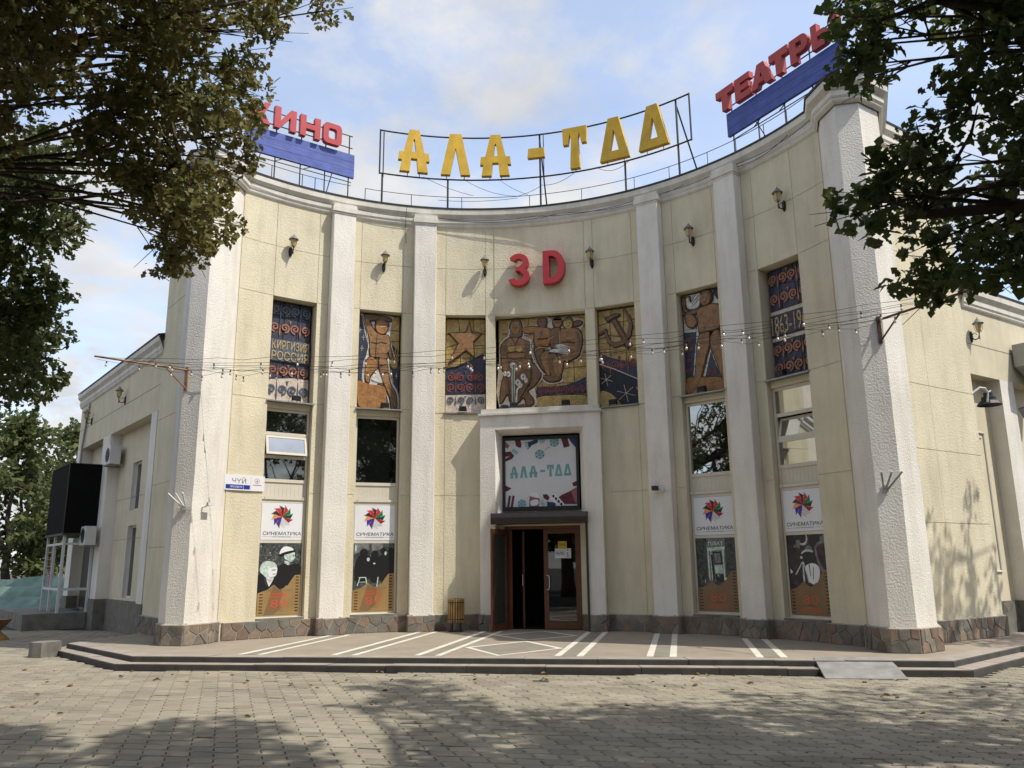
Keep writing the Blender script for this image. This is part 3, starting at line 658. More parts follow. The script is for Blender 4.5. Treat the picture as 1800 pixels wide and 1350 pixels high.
def reel(cx, cy, r):
    mb = MB(); mb.prism(Fp, [bq(*p) for p in circle(cx, cy, r, n=20)], .0005, .003); o = obj('reel_drawing', mb, 'lightblue', ban)
    mb = MB()
    for k in range(6):
        a = k * math.pi / 3 + .4; c, s = math.cos(a), math.sin(a)
        mb.prism(Fp, [bq(cx + c * r * .55, cy + s * r * .55), bq(cx + c * r * .9 - s * r * .16, cy + s * r * .9 + c * r * .16), bq(cx + c * r * .9 + s * r * .16, cy + s * r * .9 - c * r * .16)], .003, .005)
    mb.ribbon(Fp, [bq(*p) for p in circle(cx, cy, r * .27, n=14)], 0.008, .003, .005, closed=True); obj('reel_mark', mb, 'printblack', ban)
reel(650, 360, 82); reel(895, 165, 78); reel(345, 1180, 70)
mb = MB(); mb.ribbon(Fp, [bq(*p) for p in ((735, 300), (755, 270), (790, 245), (825, 237))], 0.008, .0005, .003); obj('film_drawing', mb, 'printblack', ban)

# roll-shutter canopy box and its guide
can = thing('shutter_box', 'dark brown roller shutter housing projecting over the entrance door', 'shutter', (0, -0.2, 2.3))
mb = MB(); mb.prism(frame((-1.11, 0, 0), (0, 1, 0), (1, 0, 0)), [(-0.36, 2.33), (-0.36, 2.47), (-0.30, 2.57), (0.1, 2.60), (0.1, 2.33)], 0, 2.17); obj('housing', mb, 'canopy', can)
mb = MB(); mb.fbox(frame((0, -0.36, 0), (1, 0, 0), (0, -1, 0)), -1.115, 1.065, 2.395, 2.41, 0, 0.008); mb.box(-1.118, -1.108, -0.37, 0.08, 2.32, 2.57); mb.box(1.056, 1.068, -0.37, 0.08, 2.32, 2.57); obj('trim', mb, 'canopy', can)
mb = MB(); mb.box(1.005, 1.055, -0.245, -0.2035, 0.0, 2.33); obj('guide_rail', mb, 'canopy', can)

# door: frame, fixed dark opening, open left leaf, closed right leaf
DY = 0.30
mb = MB(); mb.box(-0.93, -0.86, DY, DY + .1, 0.0, 2.30); mb.box(0.80, 0.85, DY, DY + .1, 0.0, 2.30); mb.box(-0.86, 0.80, DY, DY + .1, 2.23, 2.30)
door = obj('door_frame', mb, 'wood', cin)
def leaf(name, F, w, m_glass, parent):
    t = 0.10; mb = MB(); mb.fbox(F, 0, t, 0.02, 2.22, -0.045, 0); mb.fbox(F, w - t, w, 0.02, 2.22, -0.045, 0); mb.fbox(F, t, w - t, 2.12, 2.22, -0.045, 0); mb.fbox(F, t, w - t, 0.02, 0.16, -0.045, 0)
    d = obj(name, mb, 'wood', parent); mb = MB(); mb.fbox(F, t, w - t, 0.16, 2.12, -0.028, -0.018); obj('pane', mb, m_glass, d); return d
Fr = frame((-0.03, DY - 0.002, 0), (1, 0, 0), (0, -1, 0)); dr = leaf('door_leaf', Fr, 0.83, 'doorglass', cin)
def dhandle(F, u, parent):
    mb = MB(); mb.tube([F(u, 0.87, 0.0), F(u, 0.87, 0.05), F(u + .06, 0.88, 0.06), F(u + .075, 0.92, 0.06), F(u + .075, 1.14, 0.06), F(u + .06, 1.18, 0.06), F(u, 1.19, 0.05), F(u, 1.19, 0.0)], 0.014, 8); obj('handle', mb, 'steel', parent, True)
dhandle(Fr, 0.055, dr)
ang = rad(103); dl_ = leaf('door_leaf', frame((-0.90, DY - 0.01, 0), (math.cos(-ang), math.sin(-ang), 0), (math.sin(-ang) * -1 * -1 if False else -math.sin(ang), -math.cos(ang) * 1.0, 0)), 0.84, 'paintreflglass', cin)
mb = MB(); mb.box(-0.86, -0.79, DY + .12, DY + .17, 0, 2.22); mb.box(-0.62, -0.57, DY + .5, DY + .56, 0, 2.2); obj('inner_door_post', mb, 'wood', door)
mb = MB(); mb.tube([(-0.60, DY + .48, 0.95), (-0.60, DY + .40, 0.96), (-0.60, DY + .40, 1.2), (-0.60, DY + .48, 1.21)], 0.012, 6); obj('inner_handle', mb, 'steel', door)
mb = MB(); mb.box(-1.1, 1.1, DY + 1.9, DY + 2.0, 0, 2.9); mb.box(-1.1, -1.02, DY + .1, DY + 2, 0, 2.9); mb.box(1.02, 1.1, DY + .1, DY + 2, 0, 2.9); mb.box(-1.1, 1.1, DY + .1, DY + 2, 2.35, 2.42); mb.box(-1.02, 1.02, DY + .1, DY + 1.9, -0.02, 0.006); obj('vestibule', mb, 'black', cin)
# notices on the right door leaf
nt1 = thing('door_notice', 'small yellow notice stuck on the door glass above the white one', 'notice', (0.37, DY, 1.75))
mb = MB(); mb.fbox(Fr, 0.335, 0.535, 1.79, 1.945, -0.017, -0.013); obj('sheet', mb, 'yellownotice', nt1)
mb = MB(); [mb.fbox(Fr, 0.36, 0.51, v, v + .010, -0.013, -0.0115) for v in (1.86, 1.88, 1.84)]; mb.fbox(Fr, .365, .385, 1.915, 1.93, -.013, -.0115); mb.fbox(Fr, .50, .515, 1.905, 1.93, -.013, -.0115); obj('print', mb, 'printbrown', nt1)
nt2 = thing('door_notice', 'white ticket notice with black lettering stuck on the door glass', 'notice', (0.37, DY, 1.5))
mb = MB(); mb.fbox(Fr, 0.26, 0.63, 1.565, 1.782, -0.017, -0.013); obj('sheet', mb, 'printwhite', nt2)
text('lettering', 'ПРЕДЪЯВИ', Fr, 0.28, 0.485, 1.715, 1.735, -0.012, 'printblack', nt2, bold=.02); text('lettering', 'БИЛЕТ', Fr, 0.28, 0.485, 1.655, 1.70, -0.012, 'printblack', nt2, bold=.03)
mb = MB(); mb.fbox(Fr, .28, .485, 1.635, 1.643, -.013, -.012); mb.fbox(Fr, .548, .56, 1.60, 1.70, -.013, -.012); mb.fbox(Fr, .52, .59, 1.595, 1.603, -.013, -.012); mb.prism(Fr, circle(.555, 1.745, .02, .016, 10), -.013, -.012); mb.ribbon(Fr, [(.50, 1.66), (.53, 1.68), (.58, 1.65), (.60, 1.61)], .006, -.013, -.012); obj('print', mb, 'printblack', nt2)

# ------------------------------------------------------------------ bays: windows, spandrels, sills, boards and posters
def bays():
    for s, b, key in ((-1, B1, 'L1'), (-1, B2, 'L2'), (1, B2, 'R1'), (1, B1, 'R2')):
        yield key, s * (b[0] + b[1]) / 2
HWB = 0.515
for key, th in bays():
    F = arcframe(th, RW + 0.13)          # w=0 is 13 cm behind the wall face
    mb = MB(); w0, w1 = -0.05, 0.0; f = 0.05
    for u0, u1, v0, v1 in ((-HWB, -HWB + f, 0.40, 4.86), (HWB - f, HWB, 0.40, 4.86), (-HWB + f, HWB - f, 4.80, 4.86), (-HWB + f, HWB - f, 3.24, 3.31), (-HWB + f, HWB - f, 2.80, 2.86), (-HWB + f, HWB - f, 1.94, 2.00), (-HWB + f, HWB - f, 0.40, 0.45)):
        mb.fbox(F, u0, u1, v0, v1, w0, w1)
    win = obj('window', mb, 'winframe', cin)
    g = 'glassr' if key in ('R1', 'R2') else 'glass'
    if key in ('L1', 'R2'):
        for v in (3.76, 4.27): mb = MB(); mb.fbox(F, -HWB + f, HWB - f, v, v + .07, w0, w1); obj('mullion', mb, 'winframe', win)
        for v0, v1 in ((3.31, 3.76), (4.34, 4.80)):
            mb = MB(); mb.fbox(F, -HWB + f, HWB - f, v0, v1, -0.03, -0.022); obj('pane', mb, g, win)
        # bottom-hung sash tilted inwards at the top
        a = rad(13); o = F(0, 3.83, -0.006); tt = Vector(F(1, 0, 0)) - Vector(F(0, 0, 0)); nn = Vector(F(0, 0, 1)) - Vector(F(0, 0, 0)); up = Vector((0, 0, 1)) * math.cos(a) - nn * math.sin(a); n2 = nn * math.cos(a) + Vector((0, 0, 1)) * math.sin(a)
        if key == 'L1':
            # top-hung sash opening outwards
            o = F(0, 4.27, 0.0); up = -(Vector((0, 0, 1)) * math.cos(a) - nn * math.sin(a) * 1.0); n2 = nn * math.cos(a) + Vector((0, 0, 1)) * math.sin(a)
            up = Vector((0, 0, 1)) * math.cos(a) - nn * math.sin(a); o = tuple(Vector(F(0, 4.27, 0.0)) - up * 0.44)
        G = frame(o, tt, n2, up); mb = MB()
        for u0, u1, v0, v1 in ((-.46, -.41, 0, .43), (.41, .46, 0, .43), (-.41, .41, 0, .05), (-.41, .41, .38, .43)): mb.fbox(G, u0, u1, v0, v1, -0.03, 0.006)
        sash = obj('sash', mb, 'winframe', win); mb = MB(); mb.fbox(G, -.41, .41, .05, .38, -0.016, -0.008); obj('pane', mb, 'glassr', win)
    else:
        mb = MB(); mb.fbox(F, -HWB + f, HWB - f, 3.31, 4.80, -0.03, -0.022); obj('pane', mb, g, win)
    mb = MB(); mb.fbox(F, -HWB + f, HWB - f, 2.86, 3.24, -0.045, -0.02); obj('spandrel', mb, 'winframe', win)
    mb = MB()
    for i in range(9): u = -HWB + f + 0.09 * (i + 1); mb.fbox(F, u, u + .006, 2.93, 3.235, -0.021, -0.016)
    mb.fbox(F, -HWB - .0, HWB + .0, 2.865, 2.925, 0.001, 0.022); obj('panel_bead', mb, 'winframe', win)
    mb = MB(); [mb.prism(F, circle(u, 2.895, .009, n=8), .022, .026) for u in (-.42, .42)]; obj('screw', mb, 'blackmetal', win)
    mb = MB(); mb.fbox(F, -HWB + .002, HWB - .002, 0.345, 0.395, -0.1, 0.19); obj('sill', mb, 'conc', win)
    # blank panel behind mosaics
    mb = MB(); mb.fbox(F, -HWB, HWB, 4.865, 4.99, -0.15, 0.055); obj('lintel', mb, 'creamflat', win)
    mb = MB(); mb.fbox(F, -HWB - 0.03, HWB + 0.03, 4.995, 5.022, -0.1, 0.20); obj('mosaic_sill', mb, 'galv', win)
def fan(F, c, r, parent):
    cols = ['fandark', 'fanred', 'fangreen', 'fangreendark', 'fancrimson', 'fangrey', 'fangrey', 'fanviolet', 'fanblue', 'fanorange', 'fandark', 'fanred']
    for k in range(12):
        a = math.pi / 2 - k * 2 * math.pi / 12; e = 0.36
        p = [(c[0], c[1]), (c[0] + r * 1.06 * math.cos(a + .30), c[1] + r * 1.06 * math.sin(a + .30)), (c[0] + r * .78 * math.cos(a - .30), c[1] + r * .78 * math.sin(a - .30))]
        mb = MB(); mb.prism(F, p, .0008, .0022 + .0003 * (k % 3)); obj('logo_blade', mb, cols[k], parent)
    mb = MB()
    for k in range(12):
        a = math.pi / 2 - k * 2 * math.pi / 12
        for q in (.55, .68, .81, .93):
            x, y = c[0] + r * q * math.cos(a + .26), c[1] + r * q * math.sin(a + .26); mb.prism(F, circle(x, y, .0065, n=5), .0028, .0036)
    obj('logo_perforation', mb, 'printwhite', parent)
wherel = {'L1': 'leftmost bay beside the street name sign', 'L2': 'second bay from the left, sunlit', 'R1': 'shaded bay right of the security camera', 'R2': 'rightmost bay beside the big corner pier'}
for key, th in bays():
    F = arcframe(th, RW + 0.13 - 0.001)
    bd = thing('logo_board', 'white board with multicoloured fan logo, ' + wherel[key], 'sign', F(0, 2.0, 0), 'logo boards in the facade windows')
    u0, u1 = -HWB + .055, HWB - .055
    mb = MB(); mb.fbox(F, u0, u1, 2.005, 2.795, -0.03, 0.004); obj('board', mb, 'printwhite', bd)
    G = arcframe(th, RW + 0.13 - 0.005)
    fan(G, (-.005, 2.50), 0.24, bd)
    text('lettering', 'СИНЕМАТИКА', G, u0 + .045, u1 - .03, 2.105, 2.18, .001, 'printblack', bd, bold=.012, shear=.12)
    mb = MB(); mb.fbox(G, u0 + .03, u1 - .03, 2.068, 2.073, 0, .001); obj('rule', mb, 'printgrey', bd)
    text('small_lettering', 'СЕТЬ КИНОТЕАТРОВ', G, -.2, .2, 2.058, 2.083, .0016, 'printgrey', bd)
# film posters
PO = {'L1': 'dark poster of a boy in a hat and a woman in a pale scarf',
      'L2': 'dark poster of a film crew with camera and stool, gold mountains and 80 below',
      'R1': 'poster of an old cinema facade with columns, brown mountains and 80 below, in shade',
      'R2': 'plum-dark poster of a person in a white shirt by a tripod'}
for key, th in bays():
    F = arcframe(th, RW + 0.13 - 0.001); G = arcframe(th, RW + 0.13 - 0.005); u0, u1, v0, v1 = -HWB + .052, HWB - .052, 0.455, 1.935
    po = thing('film_poster', PO[key], 'poster', F(0, 0.45, 0), 'film posters in the facade windows')
    mb = MB(); mb.fbox(F, u0, u1, v0, v1, -0.03, 0.004); obj('board', mb, 'printplum' if key == 'R2' else 'printdark', po)
    def q(x, y): return (u0 + x * (u1 - u0), v1 - y * (v1 - v0))
    lay = [0.0008]
    def pr(poly, m, sm=True, name='photo_print'):
        lay[0] += 0.0004; mb = MB(); p = [q(*a) for a in poly]; p = smooth(p, 3) if sm else p; p = [(min(max(a, u0), u1), min(max(b, v0), v1)) for a, b in p]
        mb.prism(G, p, 0.0002, lay[0]); return obj(name, mb, m, po)
    if key == 'L1':
        for k in range(46):
            rr = random.Random(k); x, y = rr.uniform(.02, .98), rr.uniform(.02, .24); r = rr.uniform(.008, .022)
            if .42 < x < .86 and y > .03: continue
            pr(circle(x, y, r, r * .7, 7), rr.choice(['printgrey', 'printgrey', 'printpale']), False)
        pr([(.47, .155), (.50, .09), (.60, .045), (.74, .06), (.80, .10), (.66, .12), (.55, .14)], 'printwhite'); pr([(.45, .17), (.55, .135), (.70, .11), (.83, .10), (.84, .13), (.70, .15), (.55, .18)], 'printblack')
        pr([(.585, .17), (.70, .15), (.83, .13), (.835, .18), (.86, .205), (.83, .22), (.81, .25), (.74, .265), (.66, .24), (.60, .22)], 'printpale')
        pr([(.60, .25), (.72, .27), (.70, .31), (.62, .30)], 'printpale'); pr([(.46, .33), (.60, .29), (.72, .32), (.85, .29), (1.0, .33), (1.0, .56), (.80, .6), (.56, .66), (.40, .62), (.42, .42)], 'printblack')
        pr([(.79, .175), (.825, .172), (.825, .183), (.79, .187)], 'printblack', False); pr([(.78, .24), (.83, .235), (.82, .243), (.78, .248)], 'printblack', False)
        pr([(.03, .36), (.08, .28), (.20, .25), (.36, .275), (.42, .33), (.36, .37), (.30, .47), (.22, .50), (.10, .44), (.03, .40)], 'printpale')
        pr([(.22, .37), (.30, .345), (.42, .34), (.43, .40), (.40, .46), (.32, .475), (.24, .46)], 'printwhite'); pr([(.30, .375), (.40, .37), (.40, .382), (.30, .388)], 'printdark', False); pr([(.33, .435), (.40, .43), (.40, .438), (.33, .445)], 'printdark', False)
        pr([(.0, .45), (.12, .46), (.18, .58), (.26, .60), (.34, .48), (.46, .54), (.52, .70), (.2, .72), (.0, .72)], 'printblack')
        pr([(.19, .49), (.30, .485), (.36, .49), (.27, .60), (.24, .59)], 'printwhite')
        for k in range(3): pr([(.20 + .02 * k, .505 + .02 * k), (.34 - .015 * k, .497 + .02 * k), (.34 - .015 * k, .503 + .02 * k), (.20 + .02 * k, .512 + .02 * k)], 'printblack', False)
    elif key == 'L2':
        pr([(.02, .0), (.38, .0), (.38, .10), (.2, .12), (.02, .16)], 'printgrey', False); pr([(.42, .0), (.72, .0), (.70, .08), (.45, .12)], 'printgrey', False); pr([(.03, .02), (.08, .02), (.08, .12), (.03, .12)], 'printpale', False)
        for x, y, r in ((.25, .14, .10), (.52, .16, .09), (.73, .11, .075), (.92, .12, .09)): pr(circle(x, y, r, r * .62, 12), 'printblack')
        pr([(.10, .2), (.4, .2), (.42, .5), (.05, .55)], 'printblack'); pr([(.42, .2), (.62, .22), (.62, .55), (.42, .55)], 'printblack'); pr([(.62, .2), (1, .18), (1, .55), (.66, .55)], 'printblack')
        pr(circle(.36, .24, .035, .028, 9), 'printpale'); pr(circle(.78, .15, .025, .03, 9), 'printpale'); pr(circle(.51, .30, .03, .012, 8), 'printpale')
        for p in ([(.14, .50), (.32, .50), (.32, .512), (.14, .512)], [(.16, .51), (.18, .51), (.12, .63), (.10, .63)], [(.30, .51), (.32, .51), (.36, .63), (.33, .63)], [(.15, .57), (.32, .57), (.32, .578), (.15, .578)], [(.6, .5), (.62, .5), (.60, .64), (.57, .64)]): pr(p, 'printpale', False)
    elif key == 'R1':
        pr([(.28, .0), (.74, .0), (.72, .60), (.27, .60)], 'printgrey', False); pr([(.28, .13), (.73, .12), (.72, .165), (.29, .175)], 'printpale', False)
        for x in (.29, .36, .66): pr([(x, .17), (x + .035, .17), (x + .045, .58), (x + .01, .58)], 'printpale', False)
        pr([(.42, .19), (.63, .19), (.66, .36), (.45, .36)], 'printblack', False); pr([(.45, .21), (.60, .21), (.62, .345), (.47, .345)], 'printgrey', False); pr([(.45, .375), (.64, .375), (.66, .485), (.47, .485)], 'printpale', False)
        pr([(.46, .50), (.66, .50), (.66, .60), (.48, .60)], 'printblack', False); pr([(.37, .22), (.42, .24), (.45, .56), (.40, .56)], 'printblack', False)
        for k in range(22):
            rr = random.Random(k + 90); x, y = rr.uniform(.02, .95), rr.uniform(.50, .62); pr(circle(x, y, rr.uniform(.008, .02), rr.uniform(.01, .03), 6), rr.choice(['printpale', 'printgrey', 'printblack']), False)
        text('facade_lettering', 'ПЛАТ', G, q(.32, 0)[0], q(.70, 0)[0], q(0, .10)[1], q(0, .05)[1], .004, 'printpale', po, bold=.02)
    else:
        for x, y, r, m in ((.10, .06, .10, 'printblack'), (.42, .05, .12, 'printpale'), (.40, .03, .11, 'printblack'), (.70, .08, .13, 'printblack'), (.30, .10, .06, 'printgrey'), (.92, .07, .08, 'printgrey'), (.25, .17, .08, 'printgrey'), (.55, .20, .09, 'printgrey')): pr(circle(x, y, r, r * .7, 10), m)
        pr([(.02, .2), (.4, .2), (.35, .55), (.02, .62)], 'printplum'); pr([(.70, .15), (1, .10), (1, .5), (.8, .45)], 'printgrey'); pr([(.74, .17), (.98, .13), (.98, .42), (.84, .40)], 'printplum')
        pr([(.35, .235), (.48, .185), (.66, .205), (.60, .23), (.45, .235)], 'printpale'); pr([(.40, .23), (.62, .22), (.70, .30), (.62, .38), (.45, .36)], 'printblack')
        pr([(.44, .40), (.56, .36), (.70, .37), (.78, .44), (.74, .56), (.62, .62), (.50, .58), (.45, .48)], 'printwhite'); pr([(.52, .37), (.55, .37), (.56, .52), (.54, .52)], 'printgrey', False); pr([(.62, .40), (.64, .40), (.62, .56), (.60, .56)], 'printgrey', False)
        for p in ([(.36, .34), (.39, .34), (.20, .50), (.17, .50)], [(.37, .34), (.40, .34), (.40, .62), (.36, .62)], [(.39, .34), (.41, .34), (.52, .60), (.49, .60)], [(.33, .27), (.38, .27), (.38, .30), (.33, .30)]): pr(p, 'printpale', False)
        pr([(.05, .42), (.12, .47), (.06, .49)], 'printpale', False)
    gold = 'printgold' if key[0] == 'L' else 'printbrown'
    pr([(0, .70), (.12, .675), (.22, .655), (.33, .60), (.37, .585), (.47, .635), (.52, .655), (.60, .635), (.66, .60), (.70, .60), (.78, .52), (.86, .455), (1, .45), (1, 1), (0, 1)], gold, False, 'mountain_print')
    if key in ('L1', 'L2'): pr([(.16, 1), (.36, .60), (.42, .62), (.50, .65), (.56, .66), (.60, .72), (.54, .80), (.58, .9), (.40, 1)], 'printbrown', False, 'ridge_print')
    lay[0] += .0006; mb = MB()
    for k in range(7): mb = MB(); a, b = q(.045, .712 + .042 * k), q(.125, .726 + .042 * k); mb.fbox(G, a[0], b[0], b[1], a[1], .001, lay[0]); obj('perforation_print', mb, 'printblack', po)
    for k in range(12): mb = MB(); a, b = q(.885, .475 + .043 * k), q(.96, .490 + .043 * k); mb.fbox(G, a[0], b[0], b[1], a[1], .001, lay[0]); obj('perforation_print', mb, 'printblack', po)
    yr = {'L1': '1941    2021', 'L2': '1938    2018'}.get(key)
    def tx(s, x0, x1, y0, y1, m, **k): text('lettering', s, G, q(x0, 0)[0], q(x1, 0)[0], q(0, y1)[1], q(0, y0)[1], lay[0] + .001, m, po, **k)
    if yr: tx(yr, .20, .80, .655, .675, 'printgrey')
    up_ = key[0] == 'L'
    ya, yb = (.775, .90) if up_ else (.74, .86)
    tx('80', .32, .69, ya + .02, yb, 'printred', bold=-.022); tx('80', .335, .675, ya + .033, yb - .012, gold, bold=-.02) if False else None
    if up_: tx('КЫРГЫЗ', .33, .67, .70, .728, 'printred', bold=.01); tx('КИНОСУНА', .29, .71, .735, .763, 'printred', bold=.01)
    else: tx('КЫРГЫЗ', .28, .72, .905, .925, 'printred'); tx('КИНОСУНА', .25, .75, .935, .957, 'printred')
    tx('ЖЫЛ', .42, .60, .93 if up_ else .875, .945 if up_ else .89, 'printbrown' if up_ else 'printblack')
# ------------------------------------------------------------------ mosaics
def spiral(c, r, turns, d, a0, n=26):
    return [(c[0] + r * (1 - i / n * .88) * math.cos(a0 + d * turns * 2 * math.pi * i / n), c[1] + r * (1 - i / n * .88) * math.sin(a0 + d * turns * 2 * math.pi * i / n)) for i in range(n + 1)]
def hornrow(F, u0, u1, v0, v1, n, mb, w0, w1, flip=False):
    cw = (u1 - u0) / n; h = v1 - v0; r = min(cw * .46, h * .40)
    for k in range(n):
        c = (u0 + cw * (k + .5), v0 + h * (.56 if not flip else .44)); d = 1 if k % 2 else -1; a0 = math.pi / 2 * (-1 if not flip else 1)
        mb.ribbon(F, spiral(c, r, 1.6, d, a0), [r * .34] * 20 + [r * .34 - .001 * i for i in range(7)], w0, w1)
        if k % 2 == 0 and k + 1 <= n:
            x = u0 + cw * (k + 1)
            mb.prism(F, [(x - cw * .10, v0 + h * .30), (x, v0), (x + cw * .10, v0 + h * .30), (x + cw * .05, v0 + h * .55), (x, v1), (x - cw * .05, v0 + h * .55)], w0, w1 * .97 + w0 * .03)
        else:
            x = u0 + cw * (k + 1); mb.prism(F, [(x - .03, v1), (x + .03, v1), (x, v1 - h * .22)], w0, w1 * .95 + w0 * .05) if x < u1 - .02 else None
class Art:
    """relief on one mosaic panel; art coordinates are taken inside a quad (TL, TR, BR, BL) and mapped onto the panel"""
    def __init__(s, th, hw, z0, z1, back, base, quad, parent):
        s.F = arcframe(th, RW + back); s.hw, s.z0, s.z1 = hw, z0, z1; s.q = quad; s.lay = 0.012
        mb = MB(); nx, ny = max(2, round(hw * 2 / .34)), round((z1 - z0) / .34)
        rr = random.Random(int(th * 10) + 99); mb.fbox(s.F, -hw, hw, z0, z1, -0.06, -0.012); s.o = obj('mosaic', mb, 'mdark', parent)
        xs = [-hw + 2 * hw * i / nx for i in range(nx + 1)]; ys = [z0 + (z1 - z0) * i / ny for i in range(ny + 1)]
        g = [[(xs[i] + (rr.uniform(-.06, .06) if 0 < i < nx else 0), ys[j] + (rr.uniform(-.06, .06) if 0 < j < ny else 0)) for j in range(ny + 1)] for i in range(nx + 1)]
        for i in range(nx):
            for j in range(ny):
                mb = MB(); p = offset([g[i][j], g[i + 1][j], g[i + 1][j + 1], g[i][j + 1]], -.005); mb.pillow(s.F, p, -.012, rr.uniform(-.001, .005), .012); obj('tile', mb, base, s.o)
    def uv(s, X, Y):
        (ax, ay), (bx, by), (cx, cy), (dx_, dy_) = s.q; u, v = .5, .5
        for _ in range(12):
            px = ax * (1 - u) * (1 - v) + bx * u * (1 - v) + cx * u * v + dx_ * (1 - u) * v; py = ay * (1 - u) * (1 - v) + by * u * (1 - v) + cy * u * v + dy_ * (1 - u) * v
            jux = (bx - ax) * (1 - v) + (cx - dx_) * v; juy = (by - ay) * (1 - v) + (cy - dy_) * v; jvx = (dx_ - ax) * (1 - u) + (cx - bx) * u; jvy = (dy_ - ay) * (1 - u) + (cy - by) * u
            D = jux * jvy - jvx * juy; ex, ey = X - px, Y - py; u += (ex * jvy - jvx * ey) / D; v += (jux * ey - ex * juy) / D
        u = min(max(u, 0.003), .997); v = min(max(v, 0.003), .997)
        return (-s.hw + 2 * s.hw * u, s.z1 - (s.z1 - s.z0) * v)
    def P(s, pts): return [s.uv(*p) for p in pts]
    def shape(s, pts, m, h=.028, sm=True, name='relief', line=.017, ins=.02):
        p = s.P(pts); p = smooth(p, 3) if sm else p; s.lay += .0011
        if line:
            mb = MB(); a = sum(p[i][0] * p[(i + 1) % len(p)][1] - p[(i + 1) % len(p)][0] * p[i][1] for i in range(len(p))); pp_ = p if a > 0 else p[::-1]
            o2 = [(min(max(x, -s.hw), s.hw), min(max(y, s.z0), s.z1)) for x, y in offset(pp_, line)]; mb.prism(s.F, o2, -.01, s.lay); obj('outline', mb, 'mdark', s.o)
        mb = MB(); mb.pillow(s.F, p, 0.0, s.lay + h, ins); return obj(name, mb, m, s.o, False)
    def flat(s, pts, m, sm=False, name='field', h=.0):
        p = s.P(pts); p = smooth(p, 3) if sm else p; s.lay += .0011; mb = MB(); mb.prism(s.F, p, 0, s.lay + h); return obj(name, mb, m, s.o)
    def line(s, pts, wid, m, h=.008, name='line', top=None):
        p = s.P(pts); mb = MB(); mb.ribbon(s.F, p, wid, 0, (top or s.lay) + h); return obj(name, mb, m, s.o)
    def horns(s, x0, x1, y0, y1, n, m, rows=1, h=.014):
        mb = MB()
        a, b = s.uv(x0, y0), s.uv(x1, y1); u0, u1 = a[0], b[0]; vt, vb = a[1], b[1]
        for k in range(rows):
            c0 = vb + (vt - vb) * k / rows; c1 = vb + (vt - vb) * (k + 1) / rows
            hornrow(s.F, u0, u1, c0 + .01, c1 - .01, n, mb, s.lay - .01, s.lay + h, k % 2 == 1)
        return obj('ornament', mb, m, s.o)
U = [(0, 0), (100, 0), (100, 100), (0, 100)]
def thb(s, b): return s * (b[0] + b[1]) / 2
# leftmost: КИРГИЗИЯ РОССИЯ
A = Art(thb(-1, B1), .50, 5.03, 7.38, 0.26, 'mnavy', U, cin)
A.horns(2, 98, 1, 18, 4, 'mslate'); A.horns(2, 98, 18, 36, 4, 'msalmon')  # top row in slate: shade over the salmon spirals put into the colour
A.shape([(1, 38), (99, 38), (99, 60), (1, 60)], 'mslate', .03, False, ins=.01)
text('lettering', 'КИРГИЗИЯ', A.F, *[A.uv(9, 0)[0], A.uv(95, 0)[0], A.uv(0, 48.2)[1], A.uv(0, 39.5)[1]], .058, 'mletter', A.o, thick=.02, bold=.004)
text('lettering', 'РОССИЯ', A.F, *[A.uv(9, 0)[0], A.uv(95, 0)[0], A.uv(0, 58.8)[1], A.uv(0, 50)[1]], .058, 'mletter', A.o, thick=.02, bold=.004)
A.horns(2, 98, 62, 77, 4, 'msalmon')
A.flat([(0, 79), (30, 77), (60, 75), (100, 75), (100, 100), (0, 100)], 'mpale'); A.horns(1, 99, 78, 99, 4, 'mslate', h=.02)
# second: worker over a rock
Q = [(90, 115), (605, 115), (592, 1285), (68, 1275)]
A = Art(thb(-1, B2), .50, 5.03, 7.38, 0.22, 'mgold', Q, cin)
A.flat([(90, 120), (140, 120), (190, 330), (212, 520), (160, 750), (155, 955), (70, 955)], 'mnavy'); A.flat([(505, 780), (604, 760), (600, 1275), (560, 1275), (545, 1000)], 'mnavy')
A.flat([(500, 470), (604, 560), (604, 640), (560, 680), (520, 640)], 'mblack')
for p in (((535, 660), (555, 500)), ((550, 660), (590, 530)), ((560, 670), (604, 590)), ((565, 690), (604, 650))): A.line(p, .02, 'mgold')
A.shape([(470, 690), (500, 655), (560, 660), (585, 720), (560, 770), (500, 760)], 'mgold')
A.line([(140, 130), (190, 330), (214, 520), (160, 750), (155, 950)], .02, 'mwhite', .016)
for x, y in ((105, 320), (150, 410), (132, 545), (565, 860)):
    A.line([(x - 22, y), (x + 22, y)], .010, 'mwhite'); A.line([(x, y - 32), (x - 2, y + 35)], .010, 'mwhite')
A.shape([(78, 950), (200, 965), (420, 1000), (440, 1120), (435, 1215), (330, 1265), (150, 1272), (80, 1200)], 'morange', .03)
A.line([(210, 960), (205, 1270)], .008, 'mdark', .03); A.line([(80, 1110), (430, 1090)], .008, 'mdark', .03)
A.flat([(135, 118), (490, 120), (500, 210), (480, 330), (500, 470), (540, 650), (500, 690), (475, 690), (490, 830), (520, 950), (590, 1070), (595, 1275), (480, 1275), (455, 1130), (350, 900), (310, 1000), (150, 980), (150, 720), (210, 560), (160, 330), (130, 160)], 'mwhite', True, 'contour'); A.shape([(445, 440), (490, 520), (522, 640), (492, 665), (455, 585)], 'mbrown'); A.flat([(250, 200), (300, 210), (280, 330), (250, 260)], 'mwhite')
A.shape([(345, 650), (440, 670), (462, 830), (492, 960), (560, 1080), (570, 1258), (505, 1268), (482, 1130), (402, 965), (345, 800)], 'mskin'); A.shape([(240, 640), (320, 690), (322, 780), (240, 880), (222, 960), (180, 945), (166, 840), (175, 720)], 'morange')
A.shape([(460, 960), (555, 1080), (568, 1250), (510, 1262), (485, 1130)], 'mbrown')
